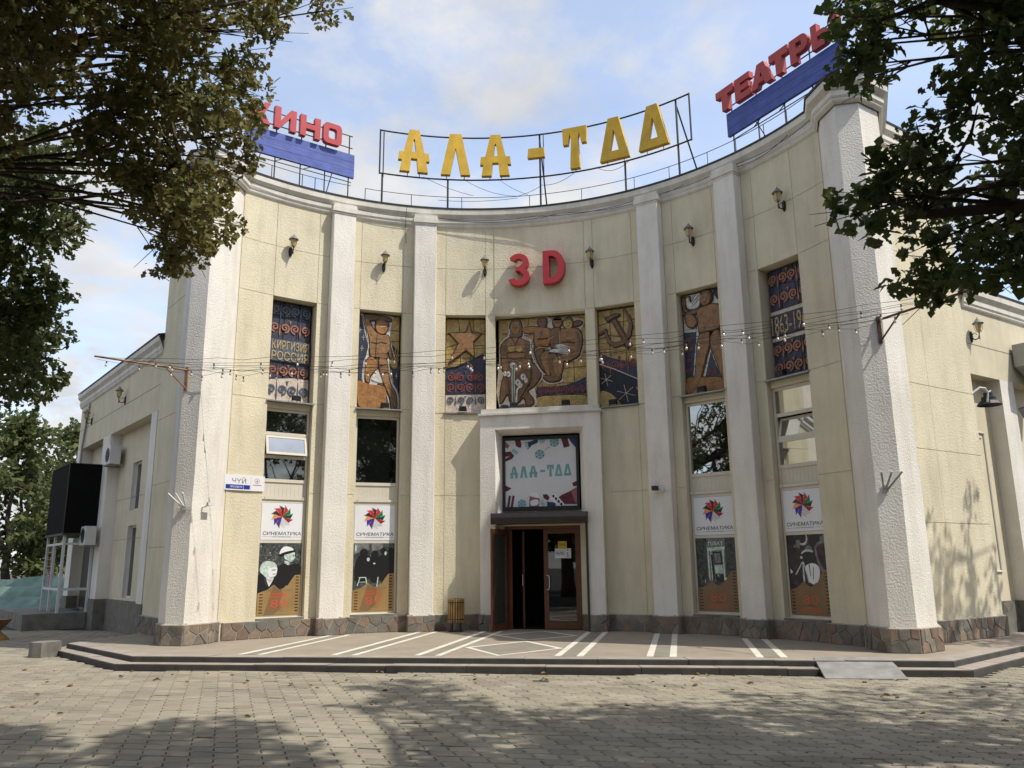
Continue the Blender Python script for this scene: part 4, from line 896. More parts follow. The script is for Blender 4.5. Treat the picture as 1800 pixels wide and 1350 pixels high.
A.shape([(215, 430), (185, 330), (160, 230), (150, 150), (215, 190), (270, 300), (330, 350), (420, 365), (460, 370), (480, 450), (470, 560), (440, 600), (442, 660), (330, 650), (240, 645), (222, 560)], 'mskin')
A.shape([(150, 128), (330, 122), (485, 150), (480, 195), (330, 192), (230, 205), (165, 190)], 'mbrown'); A.shape(circle(370, 275, 80, 90, 14), 'morange', .04)
A.shape([(300, 190), (370, 170), (450, 210), (455, 260), (340, 240), (300, 250)], 'mbrown', .03)
A.line([(318, 370), (300, 560), (300, 650)], .012, 'mdark', .034); A.line([(240, 470), (310, 475), (370, 460), (440, 470)], .012, 'mdark', .034); A.line([(350, 745), (440, 725)], .012, 'mdark', .034); A.line([(370, 840), (450, 820)], .012, 'mdark', .034)
A.line([(350, 275), (420, 262)], .014, 'mwhite', .045)
A.shape([(340, 800), (400, 960), (240, 920), (300, 850)], 'mwhite', .004, line=0)
# star panel
Q = [(100, 205), (392, 205), (386, 918), (100, 918)]
A = Art(thb(-1, B3), .485, 4.99, 7.37, 0.20, 'mgold', Q, cin)
A.flat([(100, 585), (180, 570), (290, 520), (392, 465), (386, 780), (100, 780)], 'mnavy'); A.horns(103, 385, 600, 770, 4, 'mredorn', 2)
A.line([(100, 583), (180, 568), (290, 518), (392, 463)], .02, 'mdark', .02)
A.flat([(100, 782), (386, 775), (386, 918), (100, 918)], 'mpale'); A.horns(103, 385, 785, 860, 4, 'mslate')
A.flat([(300, 850), (386, 845), (386, 918), (300, 918)], 'mpale', h=.012)
star = [(275, 232), (292, 312), (368, 318), (303, 385), (307, 498), (248, 450), (120, 548), (190, 395), (120, 315), (246, 310)]
A.shape(star, 'mskin', .05, False, ins=.03)
for i in range(0, 10, 2): A.line([(243, 375), star[i]], .010, 'mdark', .03)
# central panel: seated woman, three figures with a book
Q = [(66, 180), (1146, 110), (1172, 1222), (80, 1292)]
A = Art(0, 1.08, 5.05, 7.36, 0.20, 'mgold', Q, cin)
A.flat([(66, 180), (130, 180), (110, 480), (95, 700), (100, 1290), (80, 1290)], 'mgold')
A.flat([(530, 1050), (560, 990), (850, 975), (1010, 930), (1144, 862), (1152, 1060), (850, 1062), (560, 1092)], 'mnavy'); A.horns(560, 1145, 985, 1060, 6, 'mredorn')
A.shape([(560, 1112), (850, 1085), (1150, 1082), (1168, 1190), (880, 1232), (560, 1243)], 'mgold', .02)
A.shape([(100, 1210), (200, 1210), (205, 1262), (95, 1272)], 'mnavy'); A.shape([(330, 1200), (480, 1190), (480, 1260), (320, 1275)], 'mbrown')
# three figures
A.flat([(360, 255), (545, 250), (560, 150), (690, 145), (745, 190), (790, 140), (860, 160), (900, 140), (990, 145), (1120, 180), (1115, 260), (1090, 300), (1135, 420), (1105, 580), (1050, 665), (895, 710), (870, 870), (850, 930), (690, 955), (600, 880), (540, 720), (500, 520), (510, 370), (370, 360)], 'mpale', True, 'contour')
A.shape([(372, 275), (560, 268), (575, 330), (520, 352), (380, 340)], 'morange'); A.shape([(1000, 215), (1050, 190), (1110, 205), (1090, 250), (1010, 262)], 'mbrown')
A.shape([(515, 520), (620, 505), (640, 560), (600, 640), (660, 800), (640, 815), (560, 700)], 'mbrown'); A.shape([(590, 640), (650, 565), (720, 560), (690, 640), (720, 850), (660, 830)], 'mskin'); A.shape([(665, 650), (715, 590), (800, 600), (770, 700), (790, 860), (730, 870)], 'mbrown')
A.shape([(620, 868), (720, 850), (850, 848), (825, 915), (700, 930)], 'mbrown')
A.shape([(520, 345), (560, 272), (680, 280), (725, 330), (700, 500), (610, 505), (525, 500)], 'morange'); A.shape([(585, 330), (628, 300), (625, 380), (580, 400)], 'mslate', .03)
A.shape([(562, 190), (590, 165), (668, 165), (670, 255), (630, 285), (575, 260)], 'mbrown', .035)
A.shape([(700, 330), (760, 282), (850, 290), (845, 470), (765, 530), (700, 455)], 'mbrown'); A.shape(circle(805, 215, 58, 66, 12), 'mskin', .035)
A.shape([(745, 205), (760, 160), (830, 150), (865, 200), (840, 190), (790, 180)], 'mdark', .036, line=.006)
A.shape([(838, 320), (885, 290), (1060, 290), (1112, 420), (1085, 560), (1040, 640), (875, 685), (830, 490)], 'mskin'); A.shape(circle(938, 228, 63, 72, 12), 'mgold', .035); A.shape([(878, 215), (905, 160), (975, 160), (1005, 250), (985, 285), (965, 205)], 'mbrown', .036)
A.shape([(1030, 330), (1075, 340), (1100, 430), (1075, 550), (1020, 590), (1040, 480)], 'mbrown', .03)
A.shape([(760, 640), (870, 620), (880, 700), (845, 860), (780, 850), (752, 740)], 'mskin')
for p in (((530, 560), (590, 520), (690, 530)), ((830, 330), (835, 480)), ((885, 360), (915, 415), (960, 420), (1000, 400)), ((700, 430), (760, 390)), ((775, 700), (800, 650), (860, 640))): A.line(p, .018, 'mgold', .036)
for p in (((560, 420), (690, 410)), ((860, 460), (940, 450), (1020, 470)), ((910, 225), (928, 222)), ((948, 222), (968, 220)), ((930, 262), (952, 260)), ((785, 222), (800, 220)), ((815, 220), (832, 218)), ((595, 215), (615, 212)), ((640, 210), (655, 208))): A.line(p, .013, 'mdark', .046)
A.shape([(688, 575), (800, 482), (850, 470), (960, 508), (940, 625), (805, 588)], 'mwhite', .03, False)
for k in range(5): A.line([(840 - k * 2, 500 + k * 20), (940 - k * 3, 525 + k * 20)], .007, 'mdark', .036); A.line([(740 + k * 4, 545 - k * 8 + k * 3), (800 + k * 4, 508 + k * 9)], .006, 'mdark', .036)
A.shape([(950, 560), (985, 530), (1035, 545), (1010, 590), (965, 590)], 'mbrown'); A.shape([(720, 470), (760, 450), (785, 490), (760, 530), (725, 515)], 'mbrown')
# seated woman
A.flat([(190, 340), (195, 235), (245, 165), (325, 160), (378, 225), (388, 345), (400, 385), (490, 440), (512, 640), (545, 710), (625, 820), (610, 910), (530, 1010), (520, 1240), (80, 1240), (85, 640), (95, 470), (180, 395)], 'mpale', True, 'contour'); A.shape([(205, 330), (215, 240), (250, 180), (320, 175), (362, 230), (372, 340), (345, 400), (220, 400)], 'mbrown')
A.shape([(490, 705), (560, 760), (605, 830), (590, 900), (520, 990), (440, 1050), (505, 1130), (510, 1200), (430, 1220), (390, 1130), (310, 1200), (230, 1200), (190, 1090), (130, 1180), (95, 1190), (100, 1040), (130, 900), (180, 820), (340, 760)], 'mbrown')
A.shape([(110, 480), (200, 405), (290, 395), (370, 400), (470, 455), (492, 640), (480, 760), (400, 820), (300, 870), (200, 850), (120, 800), (103, 640)], 'mbrown'); A.shape([(185, 430), (290, 400), (395, 430), (410, 560), (385, 760), (300, 840), (215, 760), (185, 600)], 'mskin')
A.shape(circle(283, 285, 62, 82, 14), 'mskin', .04); A.shape([(222, 235), (250, 205), (320, 205), (345, 235), (340, 252), (230, 255)], 'mskin', .03)
for p in (((250, 283), (272, 280)), ((294, 280), (318, 280)), ((268, 330), (300, 328)), ((284, 285), (280, 312))): A.line(p, .011, 'mdark', .046)
A.shape([(108, 640), (195, 640), (200, 760), (180, 830), (130, 810)], 'mskin'); A.shape([(395, 640), (480, 640), (470, 760), (400, 800), (380, 740)], 'mskin')
A.shape(circle(240, 548, 50, 40, 10), 'mgold', .04); A.shape(circle(338, 548, 50, 40, 10), 'mgold', .04)
for p in (((105, 665), (200, 650)), ((395, 650), (482, 665)), ((205, 655), (290, 670), (385, 655)), ((185, 590), (290, 580), (400, 585)), ((235, 400), (285, 490), (335, 400)), ((470, 760), (490, 900), (400, 1050)), ((180, 830), (200, 950), (230, 1190)), ((350, 1130), (470, 960), (490, 800))): A.line(p, .013, 'mdark', .040)
A.line([(102, 480), (150, 425), (205, 395), (212, 300)], .02, 'mwhite', .02); A.line([(368, 400), (470, 445), (498, 640), (540, 720), (610, 820)], .02, 'mwhite', .02)
# cotton plant
A.line([(268, 720), (262, 900), (272, 1250)], .075, 'mwhite', .048); A.line([(268, 740), (264, 900), (273, 1240)], .045, 'mgreen', .054); A.line([(300, 1200), (310, 1040), (360, 960)], .04, 'mwhite', .048)
for x, y, r in ((255, 745, 42), (200, 850, 36), (160, 845, 30), (320, 950, 40), (385, 880, 38), (350, 985, 32), (420, 920, 30)):
    A.shape([(x, y - r * 1.25), (x + r, y - r * .3), (x + r * .55, y + r), (x - r * .55, y + r), (x - r, y - r * .3)], 'mwhite', .034, line=0); A.shape([(x, y - r * .8), (x + r * .5, y), (x, y + r * .6), (x - r * .5, y)], 'mslate', .040, line=0)
# hammer and sickle panel
Q = [(1326, 132), (1592, 98), (1618, 832), (1345, 845)]
A = Art(thb(1, B3), .485, 4.99, 7.37, 0.20, 'mgold', Q, cin)
A.flat([(1335, 448), (1420, 480), (1520, 512), (1610, 528), (1614, 645), (1500, 590), (1337, 522)], 'mnavy'); A.horns(1350, 1600, 480, 600, 4, 'mredorn')
A.flat([(1340, 540), (1440, 570), (1614, 655), (1618, 830), (1490, 836), (1440, 765), (1345, 715)], 'mblack'); A.line([(1337, 524), (1440, 565), (1614, 650)], .02, 'mpale', .014)
for x, y, r in ((1385, 640, 45), (1520, 745, 65), (1605, 710, 18)):
    for k in range(3): a = k * math.pi / 3 + .3; A.line([(x - r * math.cos(a), y - r * math.sin(a)), (x + r * math.cos(a), y + r * math.sin(a))], .010, 'mpale', .012)
A.shape([(1345, 722), (1420, 745), (1490, 825), (1480, 840), (1350, 845)], 'mgold', .02)
sk = [(1500, 112), (1540, 175), (1556, 245), (1543, 315), (1500, 375), (1445, 392), (1405, 360), (1388, 310), (1383, 275)]
p = A.P(sk); A.lay += .002; mb = MB(); mb.ribbon(A.F, p, [.03, .07, .105, .12, .125, .12, .10, .075, .05], 0, A.lay + .02); obj('sickle_outline', mb, 'mdark', A.o)
mb = MB(); mb.ribbon(A.F, p, [.008, .045, .08, .095, .10, .095, .075, .05, .025], 0, A.lay + .034); obj('sickle', mb, 'mbrown', A.o)
A.shape([(1385, 268), (1395, 285), (1330, 318), (1328, 300)], 'mbrown', .03, False); A.shape([(1380, 188), (1440, 155), (1478, 158), (1482, 170), (1395, 215)], 'mbrown', .035, False)
A.shape([(1425, 205), (1452, 192), (1560, 395), (1532, 415), (1505, 372)], 'mbrown', .04, False)
# fourth: piper with a dove
Q = [(70, 168), (474, 80), (548, 1216), (160, 1282)]
A = Art(thb(1, B2), .50, 5.03, 7.38, 0.22, 'mwhite', Q, cin)
A.flat([(72, 168), (130, 156), (130, 400), (90, 420)], 'mgold'); A.flat([(392, 98), (474, 80), (480, 250), (430, 215), (400, 160)], 'mblack')
A.flat([(98, 580), (228, 572), (210, 1065), (145, 1075)], 'mnavy'); A.horns(105, 215, 600, 820, 2, 'mredorn', 2); A.horns(125, 212, 830, 1050, 2, 'mredorn', 2)
A.flat([(375, 800), (470, 1050), (330, 1070)], 'mnavy'); A.horns(345, 450, 980, 1060, 2, 'mredorn')
A.shape([(150, 1085), (300, 1068), (480, 1072), (520, 1150), (515, 1212), (180, 1262)], 'morange', .02)
A.shape([(265, 600), (370, 575), (375, 700), (350, 800), (310, 1000), (285, 1110), (245, 1200), (172, 1262), (165, 1230), (225, 1100), (240, 850)], 'mskin'); A.shape([(370, 700), (400, 580), (455, 555), (500, 750), (528, 900), (538, 1205), (500, 1110), (430, 890)], 'mskin')
A.shape([(75, 200), (110, 180), (135, 200), (120, 300), (150, 340), (110, 360), (80, 280)], 'mbrown')
A.shape([(240, 340), (300, 295), (390, 268), (470, 298), (482, 400), (462, 540), (370, 575), (268, 592), (250, 480)], 'mskin'); A.shape([(245, 460), (205, 525), (145, 505), (112, 400), (155, 365), (200, 390)], 'mskin')
A.shape([(240, 385), (330, 440), (400, 430), (470, 330), (478, 400), (440, 470), (370, 490), (290, 455)], 'mskin'); A.shape([(78, 382), (150, 345), (245, 320), (262, 350), (200, 385), (110, 390)], 'mbrown')
A.shape([(122, 210), (150, 175), (175, 245), (225, 150), (275, 150), (262, 290), (200, 325), (140, 310)], 'mwhite', .034); A.line([(190, 260), (265, 170)], .012, 'mdark', .04); A.line([(200, 285), (262, 215)], .012, 'mdark', .04)
A.shape(circle(322, 212, 56, 78, 14), 'mskin', .042); A.shape([(262, 170), (290, 120), (350, 105), (388, 150), (385, 230), (365, 170), (310, 160)], 'mbrown', .040)
for p in (((290, 205), (312, 200)), ((335, 200), (360, 195)), ((310, 252), (338, 246))): A.line(p, .011, 'mdark', .048)
A.line([(268, 590), (370, 570), (460, 545)], .014, 'mdark', .04); A.line([(372, 580), (372, 720)], .010, 'mdark', .036)
# rightmost: 1863-1963
A = Art(thb(1, B1), .50, 5.03, 7.38, 0.26, 'mnavy', U, cin)
A.horns(2, 98, 1, 19, 4, 'msalmon'); A.horns(2, 98, 19, 37, 4, 'msalmon'); A.flat([(0, 38), (100, 38), (100, 42), (0, 42)], 'mpale'); A.flat([(0, 61), (100, 61), (100, 65), (0, 65)], 'mpale')
A.shape([(2, 42), (99, 42), (99, 61), (2, 61)], 'mnavy', .03, False, ins=.01)
text('lettering', '1863-1963', A.F, *[A.uv(6, 0)[0], A.uv(112, 0)[0] + .06, A.uv(0, 59.5)[1], A.uv(0, 43.5)[1]], .058, 'mletter', A.o, thick=.02) if False else text('lettering', '1863-196', A.F, A.uv(5, 0)[0], A.uv(91, 0)[0], A.uv(0, 59.5)[1], A.uv(0, 43.5)[1], .058, 'mletter', A.o, thick=.02)
A.horns(2, 98, 66, 82, 4, 'msalmon'); A.horns(2, 98, 82, 98, 4, 'msalmon')
# ledges under the central mosaics
for s in (-1, 1):
    mb = MB(); t0, t1 = sorted((s * (B3[0] - .0), s * (B3[1] + .15))); mb.slab(t0, t1, 4.955, 4.982, RW - .05, RW + .2); obj('mosaic_sill', mb, 'galv', wall)
mb = MB(); mb.slab(-8.75, 8.65, 5.035, 5.06, RW - .045, RW + .2); obj('mosaic_sill', mb, 'galv', wall)
# small floodlights on the ledges
k = 0
for th, z, where in ((-45.9, 5.02, 'below the leftmost mosaic with two words'), (-29.6, 5.02, 'below the mosaic of the standing worker'), (-15.0, 4.982, 'below the star mosaic'), (-5.3, 5.06, 'below the seated woman in the central mosaic'), (4.6, 5.06, 'below the right half of the central mosaic'), (13.6, 4.982, 'below the hammer and sickle mosaic'), (30.6, 5.02, 'below the mosaic of the piper'), (45.9, 5.02, 'below the rightmost mosaic with year numbers')):
    F = arcframe(th, RW - .02, z); t = thing('floodlight', 'small black floodlight on the ledge ' + where, 'floodlight', F(0, 0, 0), 'floodlights on the mosaic ledges')
    mb = MB(); mb.prism(frame(F(-.085, 0, 0), Vector(F(0, 0, 1)) - Vector(F(0, 0, 0)), Vector(F(1, 0, 0)) - Vector(F(0, 0, 0))), [(-.07, .05), (.06, .02), (.075, .13), (-.05, .17)], 0, .17); obj('housing', mb, 'flood', t)
    mb = MB(); mb.fbox(F, -.1, -.088, 0.0, .11, -.02, .01); mb.fbox(F, .088, .1, 0.0, .11, -.02, .01); mb.fbox(F, -.1, .1, 0.0, .008, -.02, .012); obj('bracket', mb, 'flood', t)

# ------------------------------------------------------------------ plinth of crazy paving
def voronoi(L, H, n, rr):
    rows = 2 if H > .3 else 1; pts = []
    for i in range(n): pts.append(((i + .5 + rr.uniform(-.4, .4)) * L / n, H * ((.28 if i % 2 else .74) + rr.uniform(-.2, .2))))
    cells = []
    for i, (px, py) in enumerate(pts):
        poly = [(0, 0), (L, 0), (L, H), (0, H)]
        for j, (qx, qy) in enumerate(pts):
            if i == j: continue
            mx_, my_ = (px + qx) / 2, (py + qy) / 2; nx, ny = qx - px, qy - py; o = []
            for k in range(len(poly)):
                a, b = poly[k], poly[(k + 1) % len(poly)]; da = (a[0] - mx_) * nx + (a[1] - my_) * ny; db = (b[0] - mx_) * nx + (b[1] - my_) * ny
                if da <= 0: o.append(a)
                if (da < 0) != (db < 0): t = da / (da - db); o.append((lerp(a[0], b[0], t), lerp(a[1], b[1], t)))
            poly = o
            if len(poly) < 3: break
        if len(poly) >= 3: cells.append(poly)
    return cells
plinth = MB(); segs = []
def seg_line(a, b, h=.35): segs.append(('l', a, b, h))
def seg_arc(t0, t1, R, h=.35): segs.append(('a', t0, t1, R, h))
PO_ = outset(PIER, 0.05); 
PR = [(6.075, -3.07), (6.03, -3.52), (6.24, -4.05), (6.69, -4.05), (7.14, -3.60), (7.385, -2.36)]
for s in (-1, 1):
    for i in range(5):
        a, b = (s * PR[i][0], PR[i][1]), (s * PR[i + 1][0], PR[i + 1][1]); seg_line(*((a, b) if s > 0 else (b, a)), .38)
    L = SIDE[s][2]; a, b = sp(s, 0.03, .05), sp(s, L + .04, .05); seg_line(*((a, b) if s > 0 else (b, a)), .38)
    def pc(a, u, w): p = arcframe(s * a, RP)(u, 0, w); return (p[0], p[1])
    R_ = RW - .045
    for lo, hi in ((40.95, 56.6), (24.8, 36.4), (11.4, 20.2)):
        t0, t1 = sorted((s * lo, s * hi)); seg_arc(t0, t1, R_)
    for a in PIL:
        h = HW + .035; seg_line(pc(a, -h, -.2), pc(a, -h, .04)); seg_line(pc(a, -h, .04), pc(a, h, .04)); seg_line(pc(a, h, .04), pc(a, h, -.2))
for x0, x1 in ((-1.43, -1.045), (1.055, 1.43)): seg_line((x0, PY - .03), (x1, PY - .03))
seg_line((1.43, PY - .03), (1.43, .1)); seg_line((-1.43, .1), (-1.43, PY - .03)); seg_line((0.84, .28), (1.02, PY - .02)); seg_line((-1.02, PY - .02), (-.93, .28))
def segpos(sg, u, out_):
    if sg[0] == 'l':
        a, b = sg[1], sg[2]; L = math.hypot(b[0] - a[0], b[1] - a[1]); tx, ty = (b[0] - a[0]) / L, (b[1] - a[1]) / L
        return (a[0] + tx * u + ty * out_, a[1] + ty * u - tx * out_)
    t0, t1, R = sg[1:4]; t = t0 + math.degrees(u / R); p = P3(t, R - out_, 0); return (p[0], p[1])
def seglen(sg): return math.hypot(sg[2][0] - sg[1][0], sg[2][1] - sg[1][1]) if sg[0] == 'l' else rad(sg[2] - sg[1]) * sg[3]
for sg in segs:
    L = seglen(sg); h = sg[-1]; n = max(1, int(L / .25)) if sg[0] == 'a' else 1
    for i in range(n):
        a, b = segpos(sg, L * i / n, 0), segpos(sg, L * (i + 1) / n, 0); ai, bi = segpos(sg, L * i / n, -.12), segpos(sg, L * (i + 1) / n, -.12)
        plinth.box8([(*a, -.02), (*b, -.02), (*bi, -.02), (*ai, -.02), (*a, h), (*b, h), (*bi, h + .025), (*ai, h + .025)])
plinth = obj('plinth', plinth, 'mortar', cin); rr = random.Random(21)
for sg in segs:
    L = seglen(sg); h = sg[-1]; n = max(2, round(L * h / (.044 if L > .7 else .034)))
    if L < .3: n = max(2, round(L / .12))
    for poly in voronoi(L, h, n, rr):
        a = offset(poly, -.008); b = offset(poly, -.014); c = offset(poly, 0.0); k = len(a); ht = rr.uniform(.010, .020)
        mb = MB(); f = lambda p, w: (*segpos(sg, p[0], w), p[1])
        mb.add([f(p, -.01) for p in a] + [f(p, ht - .005) for p in a] + [f(p, ht + rr.uniform(-.002, .002)) for p in b], [(i, (i + 1) % k, k + (i + 1) % k, k + i) for i in range(k)] + [(k + i, k + (i + 1) % k, 2 * k + (i + 1) % k, 2 * k + i) for i in range(k)] + [list(range(2 * k, 3 * k))])
        obj('stone', mb, 'stone%d' % rr.choice([0, 0, 1, 2, 2, 3, 3, 4, 5, 6]), plinth)
# ------------------------------------------------------------------ red 3 and D on the wall
def chain_letter(name, label, F, outer, holes, d0, d1, m):
    """letter built from an outline with holes bridged in"""
    poly = list(outer)
    for h in holes:
        bi, bj = min(((i, j) for i in range(len(poly)) for j in range(len(h))), key=lambda ij: (poly[ij[0]][0] - h[ij[1]][0]) ** 2 + (poly[ij[0]][1] - h[ij[1]][1]) ** 2)
        poly = poly[:bi + 1] + h[bj:] + h[:bj + 1] + poly[bi:]
    return poly
def arcpts_(cx, cy, rx, ry, a0, a1, n): return [(cx + rx * math.cos(rad(a0 + (a1 - a0) * i / n)), cy + ry * math.sin(rad(a0 + (a1 - a0) * i / n))) for i in range(n + 1)]
F = arcframe(-3.9, RW - .03); w, h = .52, .82
o3 = arcpts_(.25, .60, .25, .22, 150, -45, 14) + arcpts_(.25, .235, .27, .235, 50, -160, 16)
i3 = arcpts_(.25, .235, .12, .10, 205, 390, 10) + [(.27, .38), (.17, .38), (.17, .475), (.25, .475)] + arcpts_(.25, .60, .105, .095, -60, 150, 10)
p3 = [(u - .25, v + 8.07) for u, v in o3 + i3]
t = thing('sign_numeral', 'red raised figure 3 on the wall above the central mosaic', 'sign', F(0, 8.07, 0))
mb = MB(); mb.prism(F, p3, .02, .20); obj('numeral', mb, 'redletter', t)
mb = MB(); [mb.tube([F(-.02, v, .03), F(-.02, v, -.05)], .012, 6) for v in (8.14, 8.45, 8.83)]; obj('fixing', mb, 'blackmetal', t)
F = arcframe(3.1, RW - .03)
oD = [(-.26, 8.07), (-.02, 8.07)] + arcpts_(-.02, 8.49, .30, .42, -90, 90, 14) + [(-.26, 8.91)]
hD = [(-.11, 8.77), (-.04, 8.77)] + arcpts_(-.04, 8.49, .155, .28, 90, -90, 10) + [(-.11, 8.21)]
t = thing('sign_letter', 'red raised letter D on the wall above the central mosaic', 'sign', F(0, 8.07, 0))
mb = MB(); mb.prism(F, chain_letter('', '', F, oD, [hD], 0, 0, ''), .02, .20); obj('letter', mb, 'redletter', t)
mb = MB(); [mb.tube([F(-.19, v, .03), F(-.19, v, -.05)], .012, 6) for v in (8.12, 8.85)]; obj('fixing', mb, 'blackmetal', t)

# ------------------------------------------------------------------ rooftop sign АЛА-ТОО on its curved steel frame
RS = 7.2
t = thing('roof_sign', 'big yellow letters on a curved black steel frame above the cornice', 'sign', P3(0, RS, 10.1))
def arctube(mb, t0, t1, R, z, r, n=24, k=5): mb.tube([P3(lerp(t0, t1, i / n), R, z) for i in range(n + 1)], r, k)
mb = MB(); arctube(mb, -31.8, 31.8, RS, 12.14, .022); arctube(mb, -31.8, 31.8, RS, 10.97, .022)
for a in (-31.8, 31.8): mb.tube([P3(a, RS, 10.95), P3(a, RS, 12.16)], .022, 5)
obj('frame', mb, 'frameblack', t)
for a in (-31.2, -18.1, 0.6, 17.9, 28.9):
    mb = MB(); top = 12.14 if a in (0.6, 28.9) else 10.97; mb.tube([P3(a, RS + .02, 9.95), P3(a, RS + .02, top)], .026, 5); obj('post', mb, 'frameblack', t)
for pts_, r_ in (([P3(-31.0, RS + .06, 10.9), P3(-31.0, RS + .06, 12.14)], .016), ([P3(1.3, RS + .05, 10.97), P3(1.3, RS + .05, 12.14)], .012), ([P3(.6, RS + 1.4, 9.95), P3(.6, RS + .03, 12.0)], .02), ([P3(28.9, RS + 1.4, 9.95), P3(28.9, RS + .03, 12.0)], .02)): mb = MB(); mb.tube(pts_, r_, 5); obj('brace', mb, 'frameblack', t)
for ch, a, wd, v0, v1 in (('А', -25.1, .74, 11.05, 12.19), ('Л', -16.6, .74, 11.04, 12.16), ('А', -8.4, .74, 11.02, 12.14), ('-', 0, .44, 11.44, 11.69), ('Т', 8.05, .62, 11.0, 12.11), ('О', 16.25, .75, 11.02, 12.13), ('О', 24.45, .77, 11.04, 12.14)):
    F = arcframe(a, RS - .03); letter(F, ch, -wd / 2, wd / 2, v0, v1, 0.0, .13, 'yellow', t)
mb = MB()
for a in (-26.3, -23.9, -18.4, -14.8, -9.6, -7.2, 8.0, 14.6, 18, 22.8, 26.2): mb.tube([P3(a, RS - .06, 10.97), P3(a, RS - .06, 11.1)], .012, 4)
obj('stub', mb, 'frameblack', t)
def sag(a, b, d, n=12): return [tuple(Vector(a).lerp(Vector(b), i / n) - Vector((0, 0, d * 4 * (i / n) * (1 - i / n)))) for i in range(n + 1)]
mb = MB()
for a0, z0, a1, z1, d in ((-23, 11.0, -13, 10.55, .05), (-15, 11.0, -4, 10.5, .12), (-4, 10.5, 0.6, 10.72, .03), (-8, 11, -2, 10.52, .05), (.6, 10.75, 8, 11.0, .12), (12, 11, 19, 10.98, .18), (-20, 10.4, -4, 10.45, .06)): mb.tube(sag(P3(a0, RS, z0), P3(a1, RS, z1), d), .006, 4); obj('cable', mb, 'wire', t); mb = MB()
# side signs: КИНО and ТЕАТРЫ on blue boards
def chordframe(t0, t1, R=7.3):
    a, b = Vector(P3(t0, R, 0)), Vector(P3(t1, R, 0)); d = (b - a).normalized(); return frame(a, d, (d.y, -d.x, 0)), (b - a).length
def block(ch):
    if ch == 'К': return [[(0, 0), (.30, 0), (.30, .36), (.42, .36), (.68, 0), (1, 0), (.70, .50), (1, 1), (.68, 1), (.42, .64), (.30, .64), (.30, 1), (0, 1)]]
    if ch == 'И': return [[(0, 0), (.24, 0), (.72, .62), (.72, 0), (1, 0), (1, 1), (.74, 1), (.28, .38), (.28, 1), (0, 1)]]
    if ch == 'Н': return [[(0, 0), (.28, 0), (.28, .38), (.72, .38), (.72, 0), (1, 0), (1, 1), (.72, 1), (.72, .62), (.28, .62), (.28, 1), (0, 1)]]
    if ch == 'О': return [chain_letter('', '', None, arcpts_(.22, .22, .22, .22, 180, 270, 5) + arcpts_(.78, .22, .22, .22, 270, 360, 5) + arcpts_(.78, .78, .22, .22, 0, 90, 5) + arcpts_(.22, .78, .22, .22, 90, 180, 5), [[(.28, .32), (.28, .68), (.34, .75), (.66, .75), (.72, .68), (.72, .32), (.66, .25), (.34, .25)]], 0, 0, '')]
    if ch == 'Т': return [[(.33, 0), (.67, 0), (.67, .68), (1, .68), (1, 1), (0, 1), (0, .68), (.33, .68)]]
    if ch == 'Е': return [[(0, 0), (1, 0), (1, .27), (.38, .27), (.38, .38), (.92, .38), (.92, .62), (.38, .62), (.38, .73), (1, .73), (1, 1), (0, 1)]]
    if ch == 'А': return [chain_letter('', '', None, [(0, 0), (.30, 0), (.37, .18), (.63, .18), (.70, 0), (1, 0), (.66, 1), (.34, 1)], [[(.44, .40), (.5, .62), (.56, .40)]], 0, 0, '')]
    if ch == 'Р': return [chain_letter('', '', None, [(0, 0), (.34, 0), (.34, .32), (.6, .32)] + arcpts_(.66, .66, .34, .34, -90, 90, 8) + [(0, 1)], [[(.34, .54), (.34, .78), (.58, .78), (.66, .74), (.66, .58), (.58, .54)]], 0, 0, '')]
    if ch == 'Ь': return [chain_letter('', '', None, [(0, 0), (.6, 0)] + arcpts_(.66, .33, .34, .33, -90, 90, 8) + [(.34, .66), (.34, 1), (0, 1)], [[(.34, .22), (.34, .45), (.58, .45), (.66, .41), (.66, .26), (.58, .22)]], 0, 0, '')]
    if ch == 'I': return [[(0, 0), (1, 0), (1, 1), (0, 1)]]
def side_sign(label, t0, t1, L1, zb0, zb1, u_ext, letters, zl0, zl1, m):
    F, L = chordframe(t0, t1); t = thing('roof_sign', label, 'sign', F(L / 2, 10.1, 0))
    nb = 3; 
    for k in range(nb):      # horizontal planks of the board
        z0 = lerp(zb0, zb1, k / nb); z1 = lerp(zb0, zb1, (k + 1) / nb); mb = MB(); mb.fbox(F, u_ext[0], u_ext[1], z0 + .003, z1 - .003, -.04, .03); obj('board', mb, 'blueboard', t)
    for ch, a, b in letters:
        mb = MB()
        for poly in block(ch): mb.prism(F, [(lerp(a, b, x), lerp(zl0, zl1, y)) for x, y in poly], .02, .15)
        obj('letter', mb, m, t)
    mb = MB()
    for z in (zl0 + .12, zl1 - .1): mb.tube([F(u_ext[0], z, 0), F(u_ext[1] - .05, z, 0)], .014, 5)
    mb.tube([F(u_ext[0] + .1, zb0 - .10, -.02), F(u_ext[1] - .05, zb0 - .10, -.02)], .012, 5); obj('rail', mb, 'frameblack', t)
    for u in np.linspace(u_ext[0] + .12, u_ext[1] - .12, 5):
        mb = MB(); mb.tube([F(u, 9.95, -.03), F(u, zl1 - .1, -.03)], .016, 5); obj('post', mb, 'frameblack', t)
    for pts_ in [[F(u, zb0 - .1, -.03), F(u + .22, zb0 + .02, -.03)] for u in (u_ext[0] + .7, u_ext[0] + 1.4)] + [[F(u, 9.95, -1.2), F(u, zb1, -.05)] for u in (u_ext[0] + .5, u_ext[1] - .4)]: mb = MB(); mb.tube(pts_, .012, 4); obj('brace', mb, 'frameblack', t)
